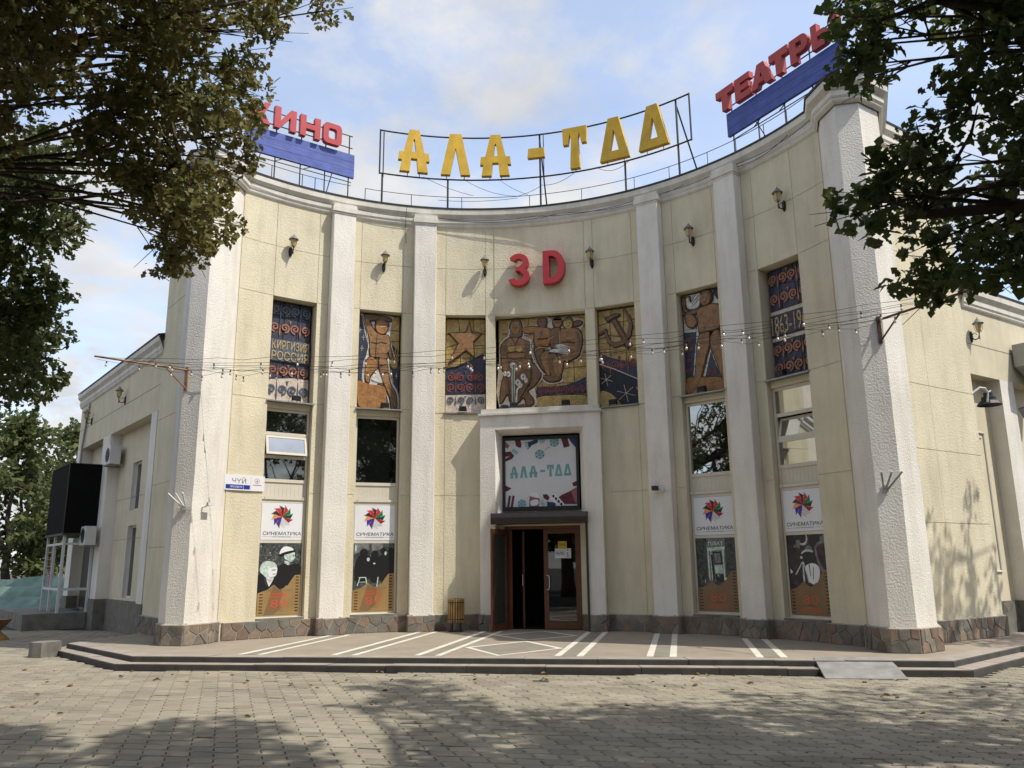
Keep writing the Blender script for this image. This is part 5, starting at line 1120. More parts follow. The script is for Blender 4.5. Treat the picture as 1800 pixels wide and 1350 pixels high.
side_sign('red letters КИНО above a blue board on the left of the roof', -57, -37, 0, 10.74, 11.36, (-.12, 2.57), (('К', -.06, .40), ('И', .50, 1.02), ('Н', 1.12, 1.62), ('О', 1.70, 2.17)), 11.42, 11.96, 'redletter')
side_sign('red letters ТЕАТРЫ above a blue board on the right of the roof', 38.5, 60, 0, 10.67, 11.23, (.06, 3.2), (('Т', -.11, .42), ('Е', .47, .91), ('А', .94, 1.52), ('Т', 1.47, 1.97), ('Р', 2.02, 2.48), ('Ь', 2.56, 2.98), ('I', 3.02, 3.19)), 11.26, 11.80, 'redletter2')
# low roof railing
t = thing('roof_railing', 'thin black railing following the curved roof edge', 'railing', P3(0, 7.12, 10.2))
mb = MB(); arctube(mb, -56, -37.5, 7.15, 10.47, .008, 14, 4); arctube(mb, -34.6, 44, 7.15, 10.47, .008, 40, 4); arctube(mb, 44, 57, 7.15, 10.47, .008, 10, 4); obj('rail', mb, 'rail', t)
for a in (-53, -47, -44.5, -38, -34.6, -25.4, -15.3, -1.6, 9, 19.8, 27, 35, 41, 47, 52):
    mb = MB(); mb.tube([P3(a, 7.15, 10.1), P3(a, 7.15, 10.475)], .010, 4); obj('post', mb, 'rail', t)
# cables sagging along the cornice
t = thing('cornice_cable', 'dark cables drooping along the frieze under the curved cornice', 'cable', P3(0, RW - .12, 9.85))
mb = MB()
for a0, a1, d, z in ((-57, -38, .03, 9.90), (-36, -22, .04, 9.885), (-21, 0, .05, 9.89), (0, 22, .06, 9.88), (22, 39, .05, 9.89), (39, 57, .07, 9.90), (-20, 4, .10, 9.885), (6, 30, .10, 9.885), (38, 52, .14, 9.9)):
    mb.tube([(P3(lerp(a0, a1, i / 10), RW - .125, z - d * 4 * (i / 10) * (1 - i / 10))) for i in range(11)], .007, 4); obj('cable', mb, 'wire', t); mb = MB()
mb = MB(); mb.tube([P3(-26.4, RW - .20, 10.1), P3(-26.4, RW - .03, 9.66), P3(-26.2, RW - .02, 9.2)], .006, 4); obj('drop_cable', mb, 'wire', t)

# ------------------------------------------------------------------ wall lanterns
def make_lantern(label, th=None, z=8.6, F=None):
    t = thing('wall_lantern', label, 'lamp', (0, 0, 0), 'wall lanterns on the building')
    # local frame: x right, y into the wall, wall face at y=0
    mb = MB(); mb.prism(frame((0, 0, 0), (1, 0, 0), (0, -1, 0)), circle(0, -.16, .05, .14, 12), 0, .025); mb.prism(frame((0, 0, 0), (1, 0, 0), (0, -1, 0)), circle(0, -.16, .03, .10, 10), .025, .04); objl('backplate', mb, 'lampblack', t)
    mb = MB(); mb.tube([(0, -.03, -.20), (0, -.10, -.25), (0, -.17, -.23), (0, -.20, -.14), (0, -.20, -.06)], .014, 6); mb.tube([(0, -.03, -.12), (0, -.10, -.08), (0, -.15, -.14)], .008, 5); mb.lathe((0, -.20, -.27), [(0, 0), (.015, .02), (.008, .05), (.012, .08)], 8); objl('arm', mb, 'lampblack', t)
    mb = MB(); mb.lathe((0, -.20, -.07), [(.0, -.01), (.045, 0), (.05, .02), (.065, .09), (.082, .19), (.085, .20)], 12); objl('globe', mb, 'lampglass', t, True)
    mb = MB(); mb.lathe((0, -.20, .12), [(.085, 0), (.125, -.005), (.128, .008), (.10, .035), (.06, .085), (.025, .125), (.012, .135), (.012, .16), (.0, .17)], 14); objl('cap', mb, 'lampcap', t, True)
    mb = MB()
    for k in range(4): a = k * math.pi / 2 + .6; mb.tube([(.09 * math.cos(a), -.20 + .09 * math.sin(a), .12), (.088 * math.cos(a), -.20 + .088 * math.sin(a), .0), (.05 * math.cos(a), -.20 + .05 * math.sin(a), -.085), (0, -.20, -.10)], .005, 4)
    objl('cage', mb, 'lampblack', t)
    return t
def place(t, F, v):
    o = Vector(F(0, v, 0)); x = Vector(F(1, v, 0)) - o; n = Vector(F(0, v, 1)) - o
    t.matrix_world = Matrix(((x.x, -n.x, 0, o.x), (x.y, -n.y, 0, o.y), (x.z, -n.z, 1, o.z), (0, 0, 0, 1))) @ Matrix.Scale(.88, 4)
def copy_thing(src, label):
    c = src.copy(); COL.objects.link(c); c['label'] = label
    for ch in list(src.children):
        d = ch.copy(); COL.objects.link(d); d.parent = c
    return c
L0 = make_lantern('sunlit wall lantern in the leftmost bay, above the mosaic with two words'); place(L0, arcframe(-48.3, RW), 8.66)
for th, lab in ((-30.4, 'wall lantern in the second bay, above the mosaic of the standing worker'), (-10.7, 'wall lantern just left of the red 3'), (10.45, 'wall lantern just right of the red D'), (30.6, 'shaded wall lantern above the mosaic of the piper'), (49.2, 'wall lantern in the rightmost bay, above the mosaic with year numbers')):
    c = copy_thing(L0, lab); place(c, arcframe(th, RW), 8.66)
def lantern_side(s, u, v, lab):
    F = sframe(s); c = copy_thing(L0, lab)
    place(c, F if s > 0 else (lambda a, b, c_=0.0: F(-a, b, c_)), v) if False else None
    o = Vector(F(u, v, 0)); n = Vector(F(u, v, 1)) - o; x = n.cross(Vector((0, 0, 1))) * -1
    c.matrix_world = Matrix(((x.x, -n.x, 0, o.x), (x.y, -n.y, 0, o.y), (x.z, -n.z, 1, o.z), (0, 0, 0, 1))) @ Matrix.Scale(.88, 4)
lantern_side(-1, 5.9, 6.12, 'wall lantern on the shaded left wing nearest the corner'); lantern_side(-1, 9.9, 6.10, 'wall lantern near the far end of the shaded left wing'); lantern_side(1, 2.72, 6.15, 'wall lantern high on the right wing beside the light-string pole')

# ------------------------------------------------------------------ wings
for s in (-1, 1):
    L = SIDE[s][2]; W1 = 11.6 if s < 0 else 9.0; wing = thing('side_wing', 'lower shaded left wing with recessed bays and white pilasters' if s < 0 else 'lower sunlit right wing with a recessed niche and sheet-metal duct', 'building', sframe(s)(L, 0, 0))
    mb = MB(); sbox(s, mb, L, W1, 5.2, 6.98, -0.34, -0.002); sbox(s, mb, L + .36, W1, 0, 6.9, -6.4, -6.0); sbox(s, mb, W1 - .3, W1, 0, 6.9, -6.0, -.36); sbox(s, mb, L, W1, 6.75, 6.9, -6.0, -.35); w = obj('wall', mb, 'creamflat', wing)
    cornice_run(s, L + .002, W1 + .1, -3.05, wing)
    pil = ((2.62, 3.12), (7.25, 8.1), (10.9, 11.6)) if s < 0 else ((3.68, 4.25), (8.3, 9.0))
    for a, b in pil:
        mb = MB(); sbox(s, mb, a, b, .62, 5.199, -.36, 0.0); obj('pilaster', mb, 'white', wing)
    for a, b in pil + (((2.55, 2.6),) if s < 0 else ()):
        mb = MB(); sbox(s, mb, a - .03, b + .03, -.3, .62, -.36, .03); obj('plinth', mb, 'stone2' if s < 0 else 'stone3', wing)
    # recessed bay walls
    bays_ = ((3.12, 7.25), (8.1, 10.9)) if s < 0 else ((2.5, 3.68), (4.25, 8.3))
    rec = .32 if s < 0 else .30
    for k, (a, b) in enumerate(bays_):
        mb = MB(); wins = ((4.9, 5.75, .68, 2.55), (4.9, 5.75, 2.95, 4.25)) if (s < 0 and k == 0) else ()
        if wins:
            sbox(s, mb, a, 4.9, 0, 5.2, -rec - .3, -rec); sbox(s, mb, 5.75, b, 0, 5.2, -rec - .3, -rec)
            sbox(s, mb, 4.9, 5.75, 4.25, 5.2, -rec - .3, -rec); sbox(s, mb, 4.9, 5.75, 2.55, 2.95, -rec - .3, -rec); sbox(s, mb, 4.9, 5.75, 0, .68, -rec - .3, -rec)
        else: sbox(s, mb, a, b, 0, 5.2, -rec - .3, -rec)
        obj('bay_wall', mb, 'creamflat', wing)
        mb = MB(); sbox(s, mb, a, b, -.3, .62, -rec, -rec + .05); obj('plinth', mb, 'stone2' if s < 0 else 'stone3', wing)
        for a2, b2, z0, z1 in wins:
            mb = MB(); sbox(s, mb, a2, a2 + .05, z0, z1, -rec - .15, -rec - .1); sbox(s, mb, b2 - .05, b2, z0, z1, -rec - .15, -rec - .1); sbox(s, mb, a2 + .05, b2 - .05, z0, z0 + .05, -rec - .15, -rec - .1); sbox(s, mb, a2 + .05, b2 - .05, z1 - .05, z1, -rec - .15, -rec - .1); ww = obj('window', mb, 'white', wing)
            mb = MB(); sbox(s, mb, a2 + .05, b2 - .05, z0 + .05, z1 - .05, -rec - .13, -rec - .12); obj('pane', mb, 'doorglass', ww)
            mb = MB(); sbox(s, mb, b2 - .02, b2 + .0, z0, z1, -rec - .12, -rec + .01); obj('reveal', mb, 'white', ww)
            mb = MB(); sbox(s, mb, a2, b2, z0, z1, -rec - .6, -rec - .55); obj('dark_backing', mb, 'black', ww)  # black sheet painted as the unlit room behind the pane
        if s < 0:
            mb = MB(); [sbox(s, mb, a, b, z, z + .01, -rec, -rec + .003) for z in (2.2, 3.3)]; obj('joint', mb, 'stone2', wing)
    # panel joints on the band above the openings
    mb = MB(); sbox(s, mb, L + .01, W1, 5.85, 5.862, -.002, .0015); obj('joint', mb, 'stone2', wing)
    if s < 0:
        mb = MB(); F = sframe(s); mb.tube([F(10.35, 6.6, .04), F(10.35, 6.2, .05), F(10.6, 5.6, .05), F(10.75, 5.2, .05), F(10.8, 4.4, .05)], .035, 7); obj('drainpipe', mb, 'galv', wing)
        # open vestibule bay: dark door with shutter
        mb = MB(); sbox(s, mb, 8.4, 10.6, .3, 2.5, -rec + .01, -rec + .05); obj('shutter', mb, 'shutter', wing)
# air conditioners
def ac(label, F, u, v, w, rz=0):
    t = thing('air_conditioner', label, 'air conditioner', F(u, v, w), 'air conditioner units on the left wing')
    mb = MB(); mb.fbox(F, u - .36, u + .36, v, v + .52, w, w + .28); obj('casing', mb, 'acwhite', t)
    mb = MB(); G = frame(F(u + .08, v + .26, w + .281), Vector(F(1, 0, 0)) - Vector(F(0, 0, 0)), Vector(F(0, 0, 1)) - Vector(F(0, 0, 0)))
    for r in (.06, .11, .16, .2): mb.ribbon(G, circle(0, 0, r, n=16), .012, 0, .012, closed=True)
    for k in range(6): a = k * math.pi / 6; mb.ribbon(G, [(-.2 * math.cos(a), -.2 * math.sin(a)), (.2 * math.cos(a), .2 * math.sin(a))], .008, 0, .010)
    obj('fan_grille', mb, 'blackmetal', t)
    mb = MB(); [mb.fbox(F, u + d, u + d + .03, v - .04, v, w - .12, w + .3) for d in (-.25, .22)]; obj('bracket', mb, 'galv', t)
    mb = MB(); mb.tube([F(u - .36, v + .1, w + .1), F(u - .46, v + .1, w + .1), F(u - .48, v + .3, w), F(u - .45, v + .4, w - .1)], .02, 6); obj('pipe', mb, 'blackmetal', t)
FL = sframe(-1); FLr = lambda u, v, w=0.0: FL(-u, v, w)
ac('white air conditioner high under the lintel of the shaded left wing', FLr, -7.0, 4.3, -.18); ac('white air conditioner beside the black screen box on the left wing', FLr, -7.62, 2.08, .12)
# black screen box over the side porch
t = thing('screen_box', 'large black box screen hung above the side porch at far left', 'screen', FL(9.1, 2.35, .4))
mb = MB(); sbox(-1, mb, 7.85, 10.4, 2.42, 4.38, 0.01, .85); obj('cabinet', mb, 'boxblack', t)
mb = MB(); sbox(-1, mb, 7.83, 10.42, 2.36, 2.42, 0.01, .87); sbox(-1, mb, 7.84, 7.86, 2.42, 4.39, .84, .86); sbox(-1, mb, 7.84, 10.41, 4.38, 4.395, .0, .86); obj('edge_trim', mb, 'shutter', t)
# porch frame below
t = thing('porch_frame', 'white metal porch frame with glazing bars under the black screen box', 'porch', FL(9.1, .3, .4))
PZ = .25
for k, (u, w) in enumerate(((7.95, .78), (10.3, .78), (7.95, .05), (9.2, .78))):
    mb = MB(); sbox(-1, mb, u - .035, u + .035, PZ, 2.36, w - .035, w + .035); obj('post', mb, 'porch', t)
mb = MB(); sbox(-1, mb, 7.985, 10.27, .85, .92, .755, .805); sbox(-1, mb, 7.93, 7.97, .85, .92, .08, .75); sbox(-1, mb, 7.93, 7.97, 2.1, 2.16, .08, .75); sbox(-1, mb, 7.985, 10.27, 2.1, 2.16, .755, .805); obj('rail', mb, 'porch', t)
mb = MB(); [sbox(-1, mb, 9.24, 10.26, z, z + .025, .77, .79) for z in (1.1, 1.3, 1.5, 1.7, 1.9)]; obj('glazing_bar', mb, 'pinkprint', t)
mb = MB(); [sbox(-1, mb, u, u + .14, .95, 2.1, .70, .72) for u in (9.5, 9.85)]; obj('curtain', mb, 'pinkprint', t)
mb = MB(); sbox(-1, mb, 7.9, 12.5, GZ, PZ, .05, 1.6); sbox(-1, mb, 10.4, 12.5, GZ, PZ, -1, .05); o = obj('porch_slab', mb, 'conc', None); tag(o, 'grey concrete slab step under the side porch at far left', 'step')

# right wing details: floodlight in niche, sheet duct
F = sframe(1)
t = thing('niche_floodlight', 'large black floodlight on a white arm in the right wing niche', 'floodlight', F(3.1, 4.6, 0))
mb = MB(); mb.tube([F(2.56, 4.70, -.28), F(2.65, 4.80, -.1), F(2.80, 4.93, .0), F(2.92, 4.92, .04), F(2.97, 4.82, .06)], .025, 7); obj('arm', mb, 'ductwhite', t)
mb = MB(); a = F(2.98, 4.56, .06); mb.lathe(a, [(.235, 0), (.24, .015), (.19, .08), (.14, .11), (.14, .17), (.09, .19), (.09, .26), (0, .27)], 14); obj('shade', mb, 'blackmetal', t)
mb = MB(); mb.tube([F(2.78, 4.60, .12), F(2.86, 4.82, .12), F(2.97, 4.86, .12)], .02, 5); obj('bracket', mb, 'steel', t)
t = thing('ventilation_duct', 'galvanised sheet-metal ventilation hood on the right wing', 'duct', F(4.9, 5.5, .3))
mb = MB(); G = lambda u, v, w: F(4.75 + u, v, .05 + w)
mb.fbox(G, -.42, .75, 5.55, 6.05, 0, .55)
mb.add([G(-.42, 5.55, 0), G(.75, 5.55, 0), G(.75, 5.55, .55), G(-.42, 5.55, .55), G(.05, 5.2, .1), G(.35, 5.2, .1), G(.35, 5.2, .4), G(.05, 5.2, .4)], [(3, 2, 6, 7), (0, 3, 7, 4), (2, 1, 5, 6), (1, 0, 4, 5)]); obj('hood', mb, 'galv', t)
mb = MB(); mb.tube([G(.2, 5.22, .25), G(.2, 4.95, .25), G(.05, 4.75, .2), G(-.15, 4.62, .1), G(-.2, 4.55, -.1)], .13, 10); obj('pipe', mb, 'galv', t)
t = thing('wall_conduit', 'thin white conduit frame down the right wing niche', 'conduit', F(3.0, .5, -.28))
mb = MB(); mb.tube([F(2.62, 4.05, -.285), F(3.25, 4.05, -.285), F(3.27, 4.0, -.285), F(3.27, 1.2, -.285)], .018, 6); mb.tube([F(2.62, 3.9, -.285), F(3.2, 3.95, -.285)], .008, 5); mb.tube([F(2.7, 1.2, -.285), F(3.3, 1.2, -.285)], .02, 6); obj('conduit', mb, 'ductwhite', t)
mb = MB(); mb.tube([F(2.75, 3.8, -.285), F(2.85, 3.75, -.285), F(2.86, .7, -.285)], .008, 4); obj('cable', mb, 'wire', t)

# ------------------------------------------------------------------ street sign, camera, flag holders, bin, ramp
F = arcframe(-54.3, RW - .025)
t = thing('street_sign', 'white and blue street name plate reading ЧҮЙ beside the left pier', 'sign', F(0, 3.0, 0))
mb = MB(); mb.fbox(F, -.44, .44, 3.01, 3.325, -.02, .012); obj('plate', mb, 'printwhite', t)
mb = MB(); mb.fbox(F, -.415, -.03, 3.035, 3.125, .012, .0135); mb.fbox(F, -.022, .115, 3.035, 3.125, .012, .0135); obj('blue_band', mb, 'signblue', t)
text('lettering', 'ЧҮЙ', F, -.28, .02, 3.155, 3.285, .0137, 'printblack', t, bold=-.005); text('lettering', 'ПРОСПЕКТИ', F, -.32, -.06, 3.06, 3.10, .015, 'printwhite', t, bold=.01)
mb = MB(); mb.fbox(F, .13, .133, 3.03, 3.31, .012, .0135); mb.ribbon(F, circle(.27, 3.22, .05, n=18), .008, .012, .0135, closed=True); mb.prism(F, [(.245, 3.20), (.295, 3.20), (.27, 3.25)], .012, .0135); obj('emblem', mb, 'pinkprint', t); text('small_lettering', 'Оптима Банк', F, .17, .38, 3.115, 3.145, .0137, 'pinkprint', t) if False else None
mb = MB(); mb.fbox(F, .18, .37, 3.125, 3.14, .012, .0135); obj('small_print', mb, 'pinkprint', t)
F = arcframe(22.6, RP - .004)
t = thing('security_camera', 'small black and white security camera on the right-centre pilaster', 'camera', F(0, 3.0, 0))
mb = MB(); mb.lathe(F(.05, 2.95, .03), [(0, 0), (.045, 0), (.05, .03), (.045, .08), (0, .09)], 10); mb.tube([F(.05, 3.0, .02), F(0, 3.02, .08)], .02, 6); obj('mount', mb, 'ductwhite', t)
mb = MB(); mb.fbox(F, -.13, -.02, 2.965, 3.06, .05, .17); obj('body', mb, 'blackmetal', t)
mb = MB(); mb.tube([F(.08, 2.98, .01), F(.2, 2.95, .008), F(HW + .01, 2.93, .005), F(HW + .008, 2.94, -.1), F(HW + .03, 2.99, -.24)], .008, 4); obj('cable', mb, 'ductwhite', t)
for s, lab in ((-1, 'white three-pronged flag holder on the left corner pier'), (1, 'three-pronged flag holder on the right corner pier')):
    Fh = frame((s * 6.42, -4.005, 2.62), (1, 0, 0), (0, -1, 0)); t = thing('flag_holder', lab, 'flag holder', (s * 6.42, -4.005, 2.62))
    mb = MB(); mb.fbox(Fh, -.04, .04, -.08, .04, 0, .03); obj('plate', mb, 'steel', t)
    for d in (-.16, 0, .16): mb = MB(); mb.tube([Fh(d * .2, -.03, .02), Fh(d * 1.0 - (.1 if s < 0 else -.08), .24, .20)], .017, 7); obj('tube', mb, 'ductwhite' if s < 0 else 'galv', t)
Fh = frame((-6.2, -3.83, 2.62), (.37, .93, 0), (.93, -.37, 0)); t = thing('wall_camera', 'small white camera on the sunlit face of the left pier', 'camera', (-6.15, -3.75, 2.62))
mb = MB(); mb.tube([Fh(0.05, -.02, -.05), Fh(.05, 0, .1), Fh(.09, .03, .16)], .015, 6); obj('mount', mb, 'ductwhite', t); mb = MB(); mb.fbox(Fh, .05, .2, .02, .08, .12, .18); obj('body', mb, 'ductwhite', t)
# bin
t = thing('litter_bin', 'round litter bin of timber slats on a dark stand left of the door', 'bin', (-1.9, -0.42, 0))
for k in range(20):
    a = 2 * math.pi * k / 20; c, s_ = math.cos(a), math.sin(a); G = frame((-1.9 + .165 * c, -.42 + .165 * s_, 0), (-s_, c, 0), (c, s_, 0)); mb = MB(); mb.fbox(G, -.018, .018, .20, .71, 0, .018); obj('slat', mb, 'binwood', t)
mb = MB(); mb.lathe((-1.9, -.42, 0), [(.155, .19), (.155, .70), (.14, .70), (.14, .22), (0, .22)], 16); obj('liner', mb, 'blackmetal', t)
mb = MB(); [mb.lathe((-1.9, -.42, z), [(.164, 0), (.187, 0), (.187, .02), (.164, .02)], 18) for z in (.26, .62)]; obj('hoop', mb, 'blackmetal', t)
mb = MB(); mb.box(-2.02, -1.98, -.46, -.38, .01, .25); mb.box(-1.82, -1.78, -.46, -.38, .01, .25); mb.box(-2.05, -1.75, -.5, -.34, .004, .02); obj('stand', mb, 'blackmetal', t)
# ramp plate
mb = MB(); mb.add([(4.95, -5.76, GZ - .01), (6.05, -5.70, GZ - .01), (6.05, -5.70, GZ + .015), (4.95, -5.76, GZ + .015), (4.93, -5.36, -.055), (6.02, -5.30, -.055), (5.99, -4.88, .030), (4.93, -4.93, .030), (5.99, -4.88, -.01), (4.93, -4.93, -.01)], [(0, 1, 2, 3), (3, 2, 5, 4), (4, 5, 6, 7), (1, 8, 6, 5, 2), (0, 3, 4, 7, 9), (7, 6, 8, 9)])
tag(obj('ramp_plate', mb, 'rampm', None), 'grey metal ramp plate laid over the steps by the right pier', 'ramp')
# concrete block at the left end of the steps
mb = MB(); mb.prismz(smooth([(-9.22, -4.42), (-8.86, -4.52), (-8.78, -4.10), (-9.12, -3.98)], 2), GZ, GZ + .27); tag(obj('concrete_block', mb, 'conc', None), 'weathered concrete block at the left end of the steps', 'block')
# yellow stool
t = thing('hourglass_stool', 'yellow and brown hourglass-shaped stool at the far left edge', 'stool', (-13.0, -1.2, GZ))
mb = MB(); mb.lathe((-13.0, -1.2, GZ), [(.32, 0), (.31, .03), (.11, .20)], 10); obj('base', mb, 'stool', t); mb = MB(); mb.lathe((-13.0, -1.2, GZ), [(.11, .20), (.31, .43), (.33, .47), (0, .48)], 10); obj('seat', mb, 'stooltop', t)
# green safety netting fence
t = thing('netting_fence', 'pale green safety netting fence in front of the far left trees', 'fence', (-20, 8, GZ))
mb = MB(); nx = 40; rr = random.Random(4); vs = []; fs = []
for i in range(nx + 1):
    x = lerp(-34, -13, i / nx); y = 6.2 + (x + 13) * -.02
    for j in range(5): vs.append((x, y + .06 * math.sin(i * 1.3 + j) + rr.uniform(-.03, .03), GZ + 1.4 * j / 4 - (.06 * (1 - math.cos(i * 2 * math.pi / 6)) if j == 4 else 0)))
for i in range(nx):
    for j in range(4): a = i * 5 + j; fs.append((a, a + 5, a + 6, a + 1))
mb.add(vs, fs); obj('netting', mb, 'netting', t)
for i in range(0, nx + 1, 6): x = lerp(-34, -13, i / nx); mb = MB(); mb.tube([(x, 6.3 + (x + 13) * -.02, GZ), (x, 6.3 + (x + 13) * -.02, GZ + 1.62)], .03, 6); obj('post', mb, 'galv', t)

# ------------------------------------------------------------------ string lights
def armbase(s): return Vector((s * 6.60, -4.02, 5.36 if s < 0 else 5.50))
ends = {}
for s, lab, m in ((-1, 'rusty bracket arm for light strings on the left pier', 'rust'), (1, 'dark bracket arm for light strings on the right pier', 'rustdark')):
    b = armbase(s); d = Vector((s * .64, -.77, .02)); tip = b + d * 1.72; t = thing('light_bracket', lab, 'bracket', b)
    mb = MB(); mb.tube([b - d * .05, tip], .022, 5); obj('arm', mb, m, t)
    mb = MB(); mb.tube([b - Vector((0, 0, .38)), b + d * .42], .016, 5); obj('brace', mb, m, t)
    mb = MB(); mb.box(b.x - .03, b.x + .03, b.y - .01, b.y + .03, b.z - .42, b.z + .06); obj('wall_plate', mb, m, t)
    ends[s] = (b, tip)
bm = MB(); bm.lathe((0, 0, 0), [(0, 0), (.016, 0), (.016, -.055), (.012, -.06)], 7, 0); bm.lathe((0, 0, 0), [(.012, -.06), (.020, -.08), (.024, -.10), (.019, -.12), (0, -.128)], 8, 1)
bo = obj('bulb', bm, ['socket', 'bulb'], None, True); bmesh_ = bo.data; bpy.data.objects.remove(bo)
rr = random.Random(8)
names = ['string of clear bulbs nearest the facade, strung between the two piers', 'second string of clear bulbs from the facade, strung between the piers', 'third string of clear bulbs from the facade, strung between the piers', 'outermost string of clear bulbs, strung between the bracket tips']
for k, f in enumerate((.04, .34, .66, .98)):
    a = ends[-1][0].lerp(ends[-1][1], f); b = ends[1][0].lerp(ends[1][1], f); sg_ = (.28, .36, .46, .40)[k]
    t = thing('light_string', names[k], 'string lights', a, 'light strings across the facade'); pts = sag(a, b, sg_, 30)
    pts = [(x, y, z + (rr.uniform(-.03, .03) if 0 < i < 30 else 0)) for i, (x, y, z) in enumerate(pts)]
    mb = MB(); mb.tube(pts, .004, 4); obj('wire', mb, 'wire', t)
    pts2 = [(x, y + .01, z - .05 - .05 * abs(math.sin(i * 1.57))) for i, (x, y, z) in enumerate(pts)]; mb = MB(); mb.tube(pts2, .0035, 4); obj('slack_wire', mb, 'wire', t)
    nb = 21; pos = 0.01
    for i in range(nb):
        pos = (i + .5 + rr.uniform(-.45, .45)) / nb; j = pos * 30; j0 = min(29, int(j)); p = Vector(pts2[j0]).lerp(Vector(pts2[j0 + 1]), j - j0)
        share('bulb', bmesh_, t, Matrix.Translation(p) @ Matrix.Scale(.88, 4) @ Matrix.Rotation(rr.uniform(-.25, .25), 4, 'X') @ Matrix.Rotation(rr.uniform(0, 6), 4, 'Z'))
# ------------------------------------------------------------------ trees
def leafmat(name, cols, sc=2.2, tr=0.45, rough=.55):
    m = bpy.data.materials.new(name); m.use_nodes = True; t = m.node_tree; t.nodes.clear()
    o = t.nodes.new('ShaderNodeOutputMaterial'); tcn = t.nodes.new('ShaderNodeTexCoord'); n = t.nodes.new('ShaderNodeTexNoise'); n.inputs['Scale'].default_value = sc; n.inputs['Detail'].default_value = 9; n.inputs['Roughness'].default_value = .75
    t.links.new(tcn.outputs['Object'], n.inputs['Vector']); r = t.nodes.new('ShaderNodeValToRGB'); e = r.color_ramp.elements
    e[0].position = .34; e[0].color = (*cols[0], 1); e[1].position = .66; e[1].color = (*cols[-1], 1)
    for i, c in enumerate(cols[1:-1]): x = e.new(.34 + .32 * (i + 1) / (len(cols) - 1)); x.color = (*c, 1)
    t.links.new(n.outputs[0], r.inputs[0])
    p = t.nodes.new('ShaderNodeBsdfPrincipled'); p.inputs['Roughness'].default_value = rough; p.inputs['Specular IOR Level'].default_value = .35; tl = t.nodes.new('ShaderNodeBsdfTranslucent'); mxs = t.nodes.new('ShaderNodeMixShader'); mxs.inputs[0].default_value = tr
    t.links.new(r.outputs[0], p.inputs['Base Color']); t.links.new(r.outputs[0], tl.inputs[0]); t.links.new(p.outputs[0], mxs.inputs[1]); t.links.new(tl.outputs[0], mxs.inputs[2]); t.links.new(mxs.outputs[0], o.inputs[0]); return m
M['bark'] = mat('tree bark', (0.075, 0.058, 0.042), .95, .3, 6, .8, 18, .03)
M['leafR'] = leafmat('dark oak leaves', [(.052, .078, .02), (.075, .10, .027), (.12, .13, .038)], tr=.48)
M['leafL'] = leafmat('browning oak leaves', [(.085, .110, .028), (.14, .15, .040), (.24, .19, .068), (.17, .19, .055)], 2.6)
M['leafG'] = leafmat('green oak leaves', [(.045, .068, .020), (.08, .10, .030), (.14, .14, .05)])
M['leafF'] = leafmat('far tree leaves', [(.055, .075, .025), (.11, .13, .045), (.19, .20, .075)], .8)
LEAF = np.array([(0, 0, 0), (.22, .10, .03), (.30, .30, .06), (.52, .17, .05), (.66, .34, .05), (.86, .16, .02), (1, 0, -.06), (.86, -.16, .02), (.66, -.34, .05), (.52, -.17, .05), (.30, -.30, .06), (.22, -.10, .03)])
LF = [(0, 6, 5, 4, 3, 2, 1), (0, 11, 10, 9, 8, 7, 6)]
QL = np.array([(0, 0, 0), (.5, .34, .05), (1, 0, -.05), (.5, -.34, .05)]); QF = [(0, 1, 2, 3)]
def leaves(blobs, per, size, seed, simple=False, k=6, squash=.85):
    g = np.random.default_rng(seed); C = []; A = []
    for x, y, z, r in blobs:
        n = max(3, int(per * (r / .4) ** 1.6)); d = g.normal(size=(n, 3)); d /= np.linalg.norm(d, axis=1)[:, None]
        rr_ = r * (.25 + .85 * g.random(n) ** .6); p = d * rr_[:, None]; p[:, 2] *= squash; C.append(np.array([x, y, z]) + p); A.append(d * .8 + g.normal(size=(n, 3)) * .55 + np.array([0, 0, -.15]))
    C = np.concatenate(C); A = np.concatenate(A); A /= np.linalg.norm(A, axis=1)[:, None]
    n = len(C); C = np.repeat(C, k, 0); A = np.repeat(A, k, 0); N_ = n * k
    D = A * .55 + g.normal(size=(N_, 3)) * .62; D /= np.linalg.norm(D, axis=1)[:, None]
    upv = g.normal(size=(N_, 3)) * .7 + np.array([0, 0, 1.0]); B = np.cross(upv, D); B /= np.linalg.norm(B, axis=1)[:, None] + 1e-9; Nn = np.cross(D, B)
    S = size * (.45 + .85 * g.random(N_)); C = C + g.normal(size=(N_, 3)) * size * .25
    base, faces = (QL, QF) if simple else (LEAF, LF)
    V = C[:, None, :] + S[:, None, None] * (base[None, :, 0, None] * D[:, None, :] + base[None, :, 1, None] * B[:, None, :] + base[None, :, 2, None] * Nn[:, None, :])
    return V.reshape(-1, 3), len(base), faces, N_
def leafmesh(name, V, nb, faces, N_, m, parent, kind=None):
    me = bpy.data.meshes.new(name); nf = len(faces); fl_ = len(faces[0])
    idx = (np.arange(N_)[:, None, None] * nb + np.array(faces)[None]).reshape(-1)
    me.vertices.add(len(V)); me.vertices.foreach_set('co', V.astype(np.float32).ravel()); me.loops.add(len(idx)); me.loops.foreach_set('vertex_index', idx.astype(np.int32))
    me.polygons.add(N_ * nf); me.polygons.foreach_set('loop_start', (np.arange(N_ * nf) * fl_).astype(np.int32)); me.polygons.foreach_set('loop_total', np.full(N_ * nf, fl_, dtype=np.int32))
    me.materials.append(M[m]); me.update(calc_edges=True)
    o = bpy.data.objects.new(name, me); COL.objects.link(o); o.parent = parent; o.matrix_parent_inverse = Matrix.Translation(parent.location).inverted()
    if kind: o['kind'] = kind
    return o
